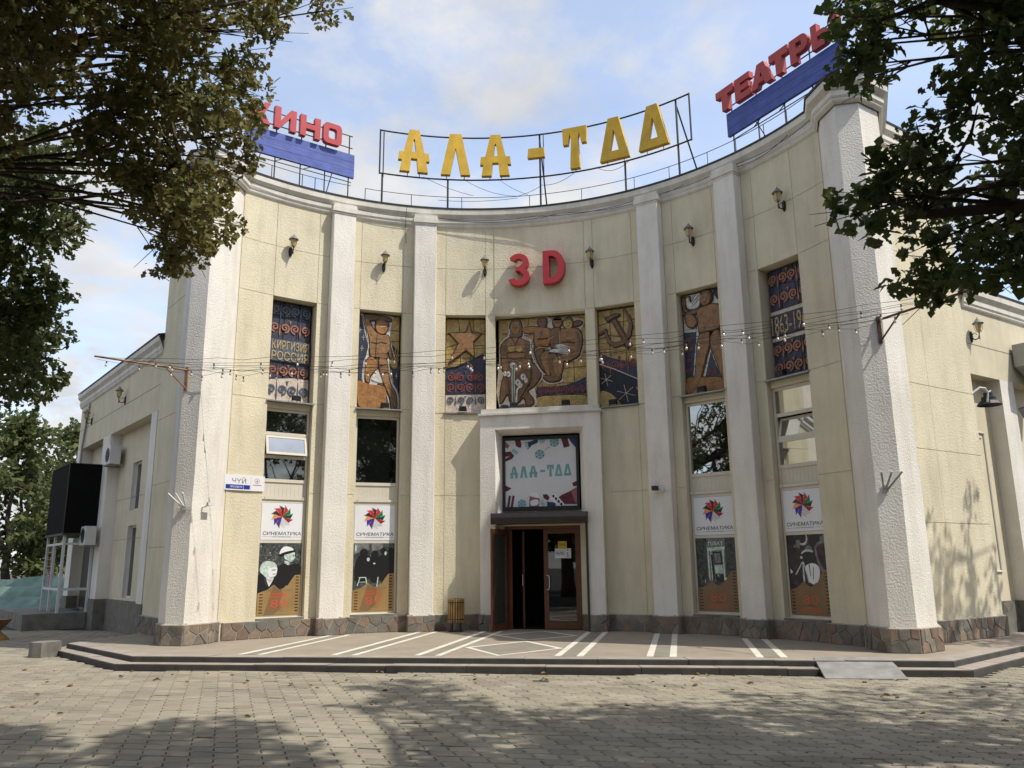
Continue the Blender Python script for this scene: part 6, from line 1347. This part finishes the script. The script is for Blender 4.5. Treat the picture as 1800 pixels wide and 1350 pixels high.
def tree(name, label, base, fork_z, blobs, per, size, m, seed, groups=7, simple=False, tr=.28, group=None, k=6, twig=.012):
    t = thing(name, label, 'tree', base, group); rr = random.Random(seed); b = Vector(base); fork = b + Vector((rr.uniform(-.2, .2), rr.uniform(-.2, .2), fork_z))
    mb = MB(); pts = [b + (fork - b) * i / 6 + Vector((rr.uniform(-.05, .05), rr.uniform(-.05, .05), 0)) * (1 if i else 0) for i in range(7)]; mb.tube(pts, [tr * 1.35] + [tr * (1.05 - .05 * i) for i in range(1, 7)], 10); obj('trunk', mb, 'bark', t, True)
    P = np.array([q[:3] for q in blobs]); cen = P[rr.sample(range(len(P)), min(groups, len(P)))]
    for _ in range(8):
        lab = ((P[:, None] - cen[None]) ** 2).sum(-1).argmin(1); cen = np.array([P[lab == i].mean(0) if (lab == i).any() else cen[i] for i in range(len(cen))])
    for i in range(len(cen)):
        c = Vector(cen[i]); mb = MB(); mid = fork.lerp(c, .5) + Vector((rr.uniform(-.3, .3), rr.uniform(-.3, .3), .35)); lp = []
        for q in range(9): u = q / 8; lp.append(fork * (1 - u) ** 2 + mid * 2 * u * (1 - u) + c * u * u + (Vector((rr.uniform(-.13, .13), rr.uniform(-.13, .13), rr.uniform(-.13, .13))) if 0 < q < 8 else Vector()))
        mb.tube(lp, [tr * .62 * (1 - .78 * q / 8) for q in range(9)], 7)
        for p in P[lab == i]:
            p = Vector(p); q0 = lp[rr.choice((5, 6, 7, 8))]; mm = q0.lerp(p, .55) + Vector((rr.uniform(-.15, .15), rr.uniform(-.15, .15), rr.uniform(0, .2)))
            mb.tube([q0, mm, p], [twig * 2.2, twig * 1.4, twig * .5], 4)
            for w in range(3): e = p + Vector((rr.uniform(-.4, .4), rr.uniform(-.4, .4), rr.uniform(-.35, .3))); mb.tube([mm.lerp(p, .6), e], [twig * .7, twig * .25], 3)
        obj('limb', mb, 'bark', t, True)
    leafmesh('crown', *leaves(blobs, per, size, seed, simple, k), m, t)
    return t
BL = {}
BL['L'] = [[-2.28,-11.95,8.63,0.4],[-3.7,-12.36,5.73,0.49],[-3.5,-13.9,6.22,0.36],[-3.46,-12.81,6.66,0.36],[-4.25,-13.34,6.59,0.32],[-2.62,-10.53,7.77,0.35],[-5.51,-13.05,7.77,0.45],[-2.15,-10.17,8.95,0.44],[-5.74,-11.65,7.26,0.47],[-2.86,-12.89,6.01,0.36],[-1.76,-12.2,7.32,0.42],[-2.94,-11.33,6.51,0.4],[-3.59,-12.25,7.72,0.33],[-7.05,-12.1,6.41,0.43],[-3.75,-13.07,8.37,0.5],[-3.39,-10.23,8.21,0.36],[-2.97,-12.43,7.08,0.42],[-3.76,-9.32,6.68,0.45],[-2.57,-10.93,7.75,0.4],[-3.1,-12.56,8.56,0.41],[-4.27,-12.72,7.75,0.43],[-2.3,-12.9,6.62,0.36],[-6.12,-12.12,7.02,0.46],[-2.4,-11.04,5.72,0.47],[-1.61,-12.85,7.69,0.43],[-2.96,-14.01,7.78,0.41],[-5.23,-13.06,8.07,0.4],[-3.27,-13.58,6.18,0.39],[-2.78,-13.71,7.42,0.48],[-3.59,-12.49,8.67,0.47],[-5.82,-12.3,6.13,0.42],[-1.99,-11.83,7.03,0.44],[-3.93,-12.58,6.45,0.43],[-6.32,-12.87,8.29,0.48],[-2.16,-12.14,7.43,0.32],[-2.72,-11.72,7.27,0.38],[-4.96,-12.71,5.95,0.35],[-4.83,-13.28,5.64,0.41],[-5.94,-12.36,8.48,0.46],[-4.44,-12.8,8.52,0.47],[-2.13,-10.31,9.43,0.44],[-3.96,-13.27,5.24,0.35],[-3.51,-10.14,7.84,0.39],[-5.04,-12.25,8.65,0.43],[-4.07,-13.75,5.8,0.33],[-5.98,-13.0,8.3,0.42],[-1.37,-11.52,7.52,0.46],[-1.75,-13.38,8.06,0.48],[-6.32,-13.01,8.53,0.4],[-3.98,-14.18,7.32,0.45],[-1.2,-12.06,8.07,0.41],[-4.63,-12.56,6.45,0.38],[-5.06,-13.48,7.98,0.5],[-4.34,-11.1,6.74,0.37],[-2.84,-12.91,7.53,0.33],[-4.65,-11.54,6.75,0.49],[-3.57,-13.12,7.49,0.38],[-2.31,-10.59,5.43,0.38],[-4.03,-11.51,7.16,0.36],[-4.98,-13.81,8.42,0.37],[-3.19,-10.3,8.49,0.35],[-3.94,-13.37,8.48,0.49],[-2.35,-11.68,6.14,0.4],[-5.18,-12.86,9.58,0.47],[-4.54,-10.99,7.84,0.4],[-3.44,-13.18,7.23,0.32],[-3.25,-11.66,7.99,0.33],[-2.95,-13.92,7.51,0.37],[-2.0,-11.61,7.94,0.43],[-4.1,-11.62,7.6,0.4],[-2.79,-11.6,5.99,0.41],[-3.32,-12.91,8.11,0.42],[-3.67,-13.36,5.53,0.33],[-5.26,-11.49,6.55,0.43],[-3.55,-8.64,6.38,0.42],[-3.87,-13.94,7.11,0.42],[-3.61,-13.15,6.33,0.45],[-2.16,-11.41,6.65,0.48],[-3.76,-10.59,8.72,0.49],[-2.47,-12.83,6.97,0.37],[-4.22,-10.59,7.61,0.36],[-4.12,-13.05,6.34,0.43],[-5.82,-11.82,6.54,0.47],[-2.51,-11.36,7.09,0.37],[-5.61,-12.63,5.67,0.46],[-3.7,-12.31,7.92,0.32],[-3.55,-12.74,6.99,0.39],[-2.8,-10.75,6.78,0.44],[-2.69,-13.97,7.07,0.37],[-3.23,-9.81,8.71,0.4],[-2.6,-10.72,8.69,0.5],[-4.35,-13.08,8.49,0.42],[-3.95,-12.72,7.21,0.48],[-6.03,-11.55,6.57,0.42],[-2.81,-13.15,6.46,0.41],[-3.26,-11.3,8.38,0.43],[-5.43,-12.79,8.77,0.37],[-2.56,-11.91,9.3,0.45],[-2.25,-11.51,8.92,0.36],[-3.69,-12.08,9.34,0.48],[-2.91,-12.29,8.05,0.46],[-2.3,-11.78,9.22,0.35],[-3.09,-12.27,8.45,0.34],[-4.99,-12.98,5.57,0.46],[-5.7,-11.94,6.24,0.37],[-5.03,-13.37,7.04,0.34],[-4.5,-13.65,8.61,0.48],[-4.24,-13.6,5.24,0.39],[-2.94,-13.04,7.05,0.36],[-2.46,-11.01,8.06,0.36],[-2.83,-11.65,8.51,0.48],[-2.57,-10.77,5.6,0.39],[-2.89,-11.34,10.06,0.32],[-4.04,-13.64,5.32,0.39],[-6.02,-12.55,7.46,0.48],[-5.61,-13.61,8.87,0.33],[-3.08,-14.18,7.37,0.32],[-3.26,-11.54,8.27,0.49],[-1.97,-13.22,7.44,0.49],[-3.48,-11.92,8.26,0.42],[-4.94,-11.44,6.78,0.45],[-2.68,-11.42,5.95,0.5],[-1.75,-11.38,5.27,0.34],[-2.8,-12.9,6.78,0.39],[-3.89,-12.72,8.28,0.38],[-2.63,-10.43,6.82,0.48],[-1.41,-12.47,7.75,0.39],[-2.8,-13.23,8.43,0.42],[-2.51,-12.52,7.79,0.38],[-4.86,-12.07,5.88,0.41],[-3.18,-13.74,6.76,0.5],[-3.76,-8.83,6.1,0.46],[-5.36,-12.91,6.73,0.5],[-4.95,-13.36,8.47,0.42],[-3.36,-12.86,5.38,0.34],[-2.45,-13.28,7.36,0.37],[-2.42,-12.59,6.49,0.33],[-1.79,-11.51,6.44,0.48],[-2.17,-10.68,8.53,0.42],[-4.33,-9.25,6.83,0.37],[-4.66,-11.49,8.46,0.46],[-5.15,-12.98,7.96,0.32],[-5.91,-12.83,8.22,0.45],[-3.7,-11.65,7.2,0.42],[-4.29,-13.0,7.76,0.43],[-6.62,-11.8,6.96,0.45],[-3.17,-12.38,7.7,0.49],[-2.89,-9.32,7.74,0.49],[-2.77,-10.93,8.81,0.41],[-3.08,-13.62,6.41,0.35],[-4.21,-11.25,9.43,0.37],[-1.59,-13.26,8.16,0.49],[-1.85,-10.47,8.83,0.47],[-6.82,-12.09,6.96,0.42],[-4.48,-11.36,8.94,0.49],[-5.05,-13.24,6.29,0.44],[-4.21,-13.94,7.1,0.41],[-3.55,-9.47,6.31,0.44],[-5.7,-11.81,7.67,0.34],[-4.72,-13.03,6.56,0.48],[-3.78,-12.07,9.08,0.38],[-2.55,-11.18,5.51,0.37],[-2.08,-12.53,7.12,0.36],[-4.83,-10.55,7.77,0.42],[-2.67,-12.77,8.57,0.37],[-2.09,-12.71,7.81,0.39],[-3.98,-12.28,8.11,0.35],[-2.36,-10.31,6.91,0.33],[-5.17,-11.86,6.39,0.47],[-1.71,-11.46,8.56,0.38],[-1.22,-10.77,8.06,0.23],[-0.8,-10.49,7.99,0.21],[-1.54,-10.45,8.2,0.27],[-1.54,-10.54,7.82,0.21],[-1.69,-10.63,7.39,0.22],[-1.73,-10.63,6.39,0.28],[-2.33,-9.83,7.36,0.2],[-2.01,-9.96,7.35,0.25],[-1.9,-10.33,6.24,0.22],[-2.44,-9.91,6.13,0.24],[-2.47,-9.69,5.72,0.26],[-2.24,-10.53,5.1,0.27],[-3.36,-9.44,5.38,0.29],[-1.61,-10.68,7.81,0.2],[-1.42,-11.3,6.77,0.2],[-2.2,-9.76,7.18,0.22],[-2.58,-10.24,5.17,0.28],[-2.11,-10.5,6.03,0.24],[-2.89,-10.28,5.11,0.2]]
BL['G'] = [[-7.27,-8.43,6.94,0.52],[-6.96,-9.35,7.2,0.47],[-6.33,-10.53,6.08,0.39],[-7.29,-9.57,6.39,0.58],[-6.86,-9.47,5.31,0.39],[-7.9,-9.89,7.14,0.6],[-7.9,-7.87,7.93,0.56],[-6.84,-8.02,5.04,0.5],[-9.42,-7.93,4.4,0.48],[-8.25,-7.66,4.21,0.49],[-8.89,-9.48,6.56,0.42],[-8.08,-8.51,5.94,0.51],[-8.0,-9.82,6.86,0.59],[-7.79,-8.4,8.22,0.54],[-6.28,-9.51,6.52,0.57],[-9.79,-9.22,5.81,0.44],[-8.34,-9.56,4.0,0.54],[-5.57,-9.37,7.04,0.53],[-7.1,-11.25,5.56,0.48],[-7.98,-6.7,5.35,0.55],[-6.87,-9.65,3.93,0.51],[-6.92,-10.11,5.29,0.59],[-8.12,-9.7,5.13,0.39],[-6.0,-10.36,6.66,0.39],[-8.66,-10.1,7.3,0.49],[-7.9,-9.2,6.94,0.52],[-6.14,-8.47,4.9,0.48],[-7.12,-10.89,6.69,0.43],[-8.31,-9.8,5.49,0.45],[-8.09,-7.89,7.78,0.59],[-6.91,-8.32,6.33,0.51],[-8.4,-10.09,4.21,0.5],[-8.86,-8.7,4.4,0.39],[-7.7,-9.23,6.15,0.43],[-6.78,-8.45,7.47,0.47],[-7.57,-9.02,4.64,0.41],[-7.44,-9.24,6.37,0.56],[-8.23,-9.62,5.52,0.59],[-5.72,-8.98,6.6,0.49],[-8.8,-9.29,6.14,0.58],[-6.4,-9.41,4.19,0.46],[-7.04,-8.37,5.12,0.5],[-6.55,-8.75,7.77,0.54],[-8.35,-9.32,3.99,0.54],[-5.84,-8.99,5.33,0.48],[-6.23,-8.53,4.24,0.52],[-9.42,-7.82,5.52,0.52],[-6.0,-9.46,4.16,0.59],[-8.06,-6.99,6.0,0.58],[-9.66,-9.12,4.46,0.43],[-6.1,-8.95,5.31,0.56],[-8.45,-9.99,5.03,0.44],[-6.61,-9.55,5.67,0.59],[-8.3,-8.18,4.5,0.55],[-7.31,-9.2,4.92,0.44],[-9.51,-8.92,4.8,0.47],[-8.24,-7.06,5.02,0.41],[-8.36,-10.11,5.98,0.45],[-7.3,-9.12,6.29,0.57],[-8.21,-9.36,5.05,0.5],[-6.81,-7.86,7.17,0.56],[-8.02,-7.73,6.87,0.4],[-7.25,-8.61,6.45,0.57],[-6.17,-8.54,6.44,0.45],[-7.66,-10.91,5.28,0.48],[-9.66,-8.07,4.33,0.48],[-8.67,-9.67,7.09,0.46],[-7.39,-9.7,4.27,0.56],[-9.03,-7.53,5.46,0.54],[-8.17,-6.5,4.71,0.55],[-7.0,-8.72,5.06,0.47],[-9.21,-8.43,6.27,0.42],[-7.09,-9.73,5.32,0.56],[-8.22,-9.2,6.81,0.42],[-8.03,-10.26,6.46,0.44],[-7.16,-10.32,6.36,0.52],[-8.82,-8.93,6.56,0.4],[-8.51,-9.76,4.09,0.55],[-8.56,-8.83,4.69,0.47],[-7.26,-9.34,5.12,0.56]]
BL['R'] = [[5.68,-11.31,5.3,0.33],[6.31,-10.49,7.54,0.31],[8.01,-11.44,5.25,0.27],[7.31,-10.85,3.75,0.35],[7.5,-11.82,7.08,0.33],[8.22,-11.3,5.33,0.37],[7.1,-13.27,5.61,0.28],[7.12,-11.84,5.94,0.3],[6.36,-10.77,5.31,0.37],[7.97,-9.94,3.69,0.34],[6.64,-11.81,4.13,0.36],[6.33,-12.88,5.34,0.37],[5.62,-10.81,7.04,0.37],[6.06,-11.93,4.59,0.25],[8.57,-11.04,6.26,0.37],[6.36,-11.23,5.69,0.34],[7.29,-11.03,5.18,0.38],[7.08,-10.92,5.95,0.28],[6.2,-12.52,4.51,0.31],[6.54,-12.37,4.21,0.34],[6.51,-11.35,4.51,0.35],[5.89,-11.91,5.78,0.3],[6.32,-11.03,7.16,0.28],[6.95,-12.72,6.15,0.29],[8.35,-10.99,5.68,0.27],[6.66,-9.8,5.41,0.31],[5.67,-11.88,7.09,0.27],[7.23,-12.03,3.47,0.29],[8.26,-10.71,4.82,0.3],[5.81,-11.65,6.08,0.31],[6.09,-9.59,5.0,0.34],[6.56,-12.16,5.84,0.28],[5.54,-11.8,3.81,0.37],[7.08,-12.67,5.85,0.34],[6.73,-12.36,5.43,0.37],[6.55,-11.21,4.08,0.28],[6.49,-11.73,3.73,0.36],[6.58,-12.12,3.39,0.29],[5.85,-11.23,5.41,0.31],[5.9,-11.92,6.02,0.34],[6.58,-12.45,5.3,0.29],[6.76,-12.81,4.93,0.27],[6.69,-10.23,5.46,0.3],[6.57,-10.67,5.82,0.31],[6.99,-12.25,4.94,0.32],[7.8,-10.14,3.85,0.34],[6.89,-12.49,4.38,0.33],[6.95,-13.39,5.22,0.37],[8.09,-9.8,4.22,0.33],[7.65,-11.78,6.87,0.38],[5.06,-11.2,6.65,0.36],[5.49,-12.41,6.35,0.33],[7.31,-12.14,5.26,0.3],[5.75,-12.41,5.2,0.32],[7.69,-11.83,6.54,0.35],[7.31,-11.55,5.08,0.34],[7.09,-13.29,5.39,0.35],[5.27,-12.31,6.05,0.33],[7.45,-12.2,4.39,0.28],[6.54,-10.89,6.66,0.27],[7.58,-10.67,5.84,0.36],[7.27,-10.88,5.68,0.37],[7.03,-9.52,5.01,0.31],[5.9,-11.15,7.06,0.34],[5.94,-9.57,5.27,0.37],[6.68,-13.27,5.74,0.36],[6.15,-11.33,5.78,0.28],[5.95,-12.12,4.79,0.29],[7.7,-11.42,7.17,0.37],[6.68,-9.97,4.63,0.29],[7.85,-10.49,4.91,0.29],[6.49,-10.25,4.83,0.33],[5.71,-10.33,5.28,0.27],[7.3,-12.5,3.97,0.27],[6.94,-11.24,4.67,0.29],[6.78,-11.34,4.21,0.29],[5.72,-10.95,4.34,0.29],[6.78,-10.43,5.69,0.3],[7.25,-12.93,5.84,0.26],[7.0,-12.36,4.33,0.3],[8.51,-9.96,3.84,0.3],[7.17,-10.89,5.15,0.38],[7.84,-11.08,6.42,0.32],[6.43,-12.38,3.84,0.36],[6.57,-11.87,6.55,0.25],[6.74,-11.21,4.72,0.33],[8.59,-11.3,6.01,0.34],[7.26,-11.61,4.04,0.36],[6.59,-10.83,4.36,0.26],[5.55,-11.85,6.93,0.35],[7.09,-11.16,5.84,0.29],[6.52,-11.91,4.61,0.25],[5.26,-12.51,6.16,0.3],[5.18,-11.8,7.0,0.26],[5.37,-11.15,5.02,0.27],[5.73,-12.25,6.1,0.36],[8.62,-11.28,6.65,0.31],[4.96,-11.13,6.84,0.26],[6.7,-9.62,5.32,0.27],[8.12,-10.38,4.52,0.33],[7.25,-12.26,4.82,0.27],[7.83,-10.89,4.96,0.3],[6.87,-11.56,6.98,0.25],[5.41,-10.75,7.46,0.34],[7.24,-12.21,5.49,0.26],[6.49,-13.05,5.35,0.27],[6.53,-12.59,4.28,0.28],[8.14,-10.78,4.99,0.32],[5.14,-12.8,6.08,0.36],[6.97,-11.1,6.98,0.33],[7.85,-10.08,4.53,0.3],[6.54,-12.52,4.9,0.36],[6.71,-11.72,3.72,0.32],[6.15,-12.02,4.02,0.3],[6.68,-10.67,4.98,0.28],[6.03,-10.82,7.74,0.35],[8.13,-10.85,3.14,0.32],[5.66,-11.48,7.61,0.29],[6.25,-12.31,4.25,0.35],[5.78,-11.65,5.64,0.35],[6.83,-12.93,5.2,0.29],[5.99,-12.38,6.37,0.31],[7.68,-12.21,5.64,0.37],[7.2,-12.64,5.32,0.36],[5.94,-12.7,5.31,0.32],[4.96,-12.05,6.09,0.36],[5.86,-12.85,5.54,0.31],[7.85,-10.1,4.99,0.36],[8.21,-10.86,5.42,0.32],[5.38,-13.01,5.89,0.34],[7.11,-11.57,5.59,0.27],[6.61,-10.87,4.11,0.38],[6.92,-9.69,4.27,0.33],[6.64,-11.97,5.05,0.35],[8.07,-12.15,6.46,0.3],[5.69,-10.4,7.62,0.26],[7.38,-10.02,4.7,0.34],[5.03,-11.55,6.7,0.29],[6.39,-12.9,6.32,0.27],[6.82,-12.21,4.2,0.26],[7.04,-12.36,3.22,0.38],[6.32,-12.57,5.16,0.3],[4.97,-12.73,6.32,0.3],[7.26,-13.21,5.72,0.38],[6.24,-10.26,6.98,0.32],[6.61,-13.04,5.05,0.3],[7.72,-11.01,4.06,0.31],[7.8,-12.05,6.14,0.38],[7.26,-12.84,5.69,0.28],[8.78,-10.1,4.27,0.34],[4.8,-11.87,6.01,0.21],[4.7,-12.13,5.6,0.25],[4.61,-12.18,5.37,0.22],[4.91,-11.08,5.89,0.18],[4.91,-11.57,5.74,0.23],[4.67,-11.61,4.33,0.21],[4.99,-10.78,4.63,0.22],[5.19,-10.77,4.55,0.19],[4.82,-11.41,4.49,0.19],[5.3,-10.9,3.88,0.26],[5.42,-10.85,4.0,0.24],[5.45,-11.1,3.78,0.24],[4.95,-11.72,4.63,0.2],[5.28,-11.12,5.09,0.24],[5.27,-11.12,4.16,0.18],[4.75,-11.97,5.67,0.19],[5.1,-11.46,4.59,0.25],[4.94,-11.49,4.48,0.25],[5.76,-10.51,3.98,0.18],[5.75,-11.23,3.84,0.22],[5.77,-11.75,3.7,0.21]]
GZT = GZ - .02
rr = random.Random(31)
shadeR = [(9.6, -9.4, 8.0, 1.0), (10.8, -8.4, 7.4, .9), (8.4, -10.5, 8.8, 1.0), (10.6, -10.3, 8.6, 1.1), (12, -9.6, 7.6, 1.0), (9.2, -11.8, 9.2, 1.1), (11.4, -11.8, 9.0, 1.1), (12.6, -8.2, 7.6, .9), (7.6, -12.3, 9.2, .9), (13, -11, 8, 1.1), (11.8, -7.7, 6.6, .8), (12.4, -13, 8.2, 1.1)]
tree('oak_tree', 'dark backlit oak with branches hanging in at upper right', (11.4, -11.2, GZT), 4.2, BL['R'] + shadeR, 27, .125, 'leafR', 3, 12, tr=.3)
tree('oak_tree', 'browning oak whose boughs fill the upper left corner', (-13.6, -11.2, GZT), 6.3, BL['L'], 52, .098, 'leafL', 4, 14, tr=.13)
tree('oak_tree', 'green oak at the left edge, below the browning oak', (-14.6, -5.2, GZT), 2.6, BL['G'], 44, .13, 'leafG', 5, 8, tr=.3)
sh = [(3.4, -14.2, 9.0, .9), (5.0, -13.2, 8.9, 1.0), (6.4, -12.4, 9.3, .9), (4.4, -15.3, 9.8, 1.2), (6.4, -14.4, 10.0, 1.2), (8.2, -13.6, 9.6, 1.1), (2.6, -16.0, 9.4, 1.1), (5.6, -16.6, 10.2, 1.3), (7.8, -15.8, 9.4, 1.2), (1.4, -15.2, 9.8, .8), (9.4, -14.6, 8.8, 1.1), (3.6, -17.8, 9.2, 1.2), (8, -18, 8.8, 1.2), (6, -18.6, 9.6, 1.2), (.6, -14.6, 9.9, .6), (10.2, -16.8, 8.2, 1.1), (0.5, -17.5, 9.5, 1.3), (-1.5, -19, 9, 1.4), (2.5, -20.5, 9.4, 1.4), (5, -21.5, 9, 1.4), (8.5, -21, 8.6, 1.4), (-2.5, -16.2, 10.2, .8), (11.5, -19, 8, 1.3), (4, -16.5, 8.4, 1.2), (6.8, -15.4, 8.6, 1.2), (0, -21.5, 8.5, 1.4), (3.4, -13.2, 11, .9), (5.5, -12.4, 11.2, .9), (8.5, -10.7, 11, .9), (6.7, -9.3, 11.3, .8), (10.6, -8.4, 10.6, .9), (7.3, -10.6, 11.3, .9), (4.6, -14, 11.4, 1), (2.2, -14.4, 11.2, .8), (9.6, -9.4, 11, .9), (6.2, -13.4, 11.6, 1.1), (8, -12, 11.4, 1.1), (0.9, -16, 11.5, .9), (3, -16.5, 11.5, 1.2), (9.8, -11.6, 11, 1.1)]
_r = random.Random(77); sh = [(x, y, z, r * .80) for x, y, z, r in sh if y < -15.5 or _r.random() > .30]
tree('oak_tree', 'oak behind the viewpoint that shades the foreground paving', (6.4, -17.6, GZT), 5.0, sh, 36, .20, 'leafR', 6, 7, tr=.3)
rv = random.Random(15); lid = [(rv.uniform(-7, 12), rv.uniform(-26, -16), rv.uniform(7.6, 10), rv.uniform(1.2, 1.7)) for _ in range(44)]  # added canopy out of view, cuts skylight so the foreground shade darkens
tree('oak_tree', 'unseen oak canopy added behind the viewpoint to block skylight', (-2.5, -22.5, GZT), 4.6, lid, 11, .34, 'leafG', 16, 8, simple=True, tr=.34)
pop = [(12.5 + rr.uniform(-.35, .35) + d * .55, -3.3 + d * .85 + rr.uniform(-.3, .3), z, .42 - .03 * (z - 6)) for d, top in ((0, 9.6), (1, 9.0), (2, 8.7)) for z in np.arange(3.0, top, .42)]
tree('poplar_tree', 'narrow poplar right of the building casting shade on its side wall', (13.0, -2.5, GZT), 2.4, pop, 20, .12, 'leafG', 7, 6, simple=True, tr=.18)
for i, (x, y, h, lab) in enumerate(((-25.5, 12.5, 8.2, 'leafy green tree beyond the netting fence, nearest the wing'), (-31.5, 13.5, 7.5, 'green tree beyond the netting fence at the left edge'), (-28.5, 21, 10, 'tall pale tree behind the others beyond the fence'), (-38, 19, 9, 'distant tree left of the netting fence'), (-8, -31, 12, 'park tree behind the viewpoint, to the left'), (3, -33, 13, 'park tree straight behind the viewpoint'), (14, -29, 12, 'park tree behind the viewpoint, to the right'), (-2.5, -29, 11, 'park tree behind the viewpoint, left of centre'), (8.5, -30, 12, 'park tree behind the viewpoint, right of centre'), (-15, -25, 11, 'park tree far left behind the viewpoint'), (21, -25, 12, 'street tree far right behind the viewpoint'), (24, -15, 12, 'street tree far to the right of the plaza'), (27, -7, 12, 'street tree beyond the right wing'))):
    r2 = random.Random(50 + i); bb = []
    for k in range(46):
        a = r2.uniform(0, 6.28); z = r2.uniform(.12, 1); R_ = h * .40 * math.sin(min(1, z * 1.08) * math.pi * .93 + .15) ** .7 * r2.uniform(.35, 1); bb.append((x + R_ * math.cos(a), y + R_ * math.sin(a), GZ + .6 + z * (h - .8), r2.uniform(.55, .95)))
    tree('park_tree', lab, (x, y, GZT), h * .3, bb, 13, .30, 'leafF', 60 + i, 6, simple=True, tr=.2, k=5, twig=.02)
# fallen leaves scattered along the foot of the steps
g = np.random.default_rng(5); nL = 120; xs = g.uniform(-9, 9, nL); dep = np.abs(g.normal(size=nL)) * 1.6
Cc = np.stack([xs, -5.42 + .055 * xs - .32 - dep, np.full(nL, GZ + .012)], 1); an = g.uniform(0, 6.28, nL); Dd = np.stack([np.cos(an), np.sin(an), g.normal(size=nL) * .18], 1); Bb = np.stack([-np.sin(an), np.cos(an), g.normal(size=nL) * .18], 1); Nn = np.cross(Dd, Bb); S = g.uniform(.05, .10, nL)
V = (Cc[:, None] + S[:, None, None] * (LEAF[None, :, 0, None] * Dd[:, None] + LEAF[None, :, 1, None] * Bb[:, None] + 3 * LEAF[None, :, 2, None] * Nn[:, None])).reshape(-1, 3)
M['leaffall'] = leafmat('dry fallen leaves', [(.20, .12, .05), (.30, .20, .09), (.12, .07, .03)], 3, .1)
e = thing('fallen_leaves', 'dry fallen leaves scattered along the foot of the steps', 'leaves', (0, -6, GZ)); o = leafmesh('leaf_litter', V, len(LEAF), LF, nL, 'leaffall', e, 'stuff'); e['kind'] = 'stuff'
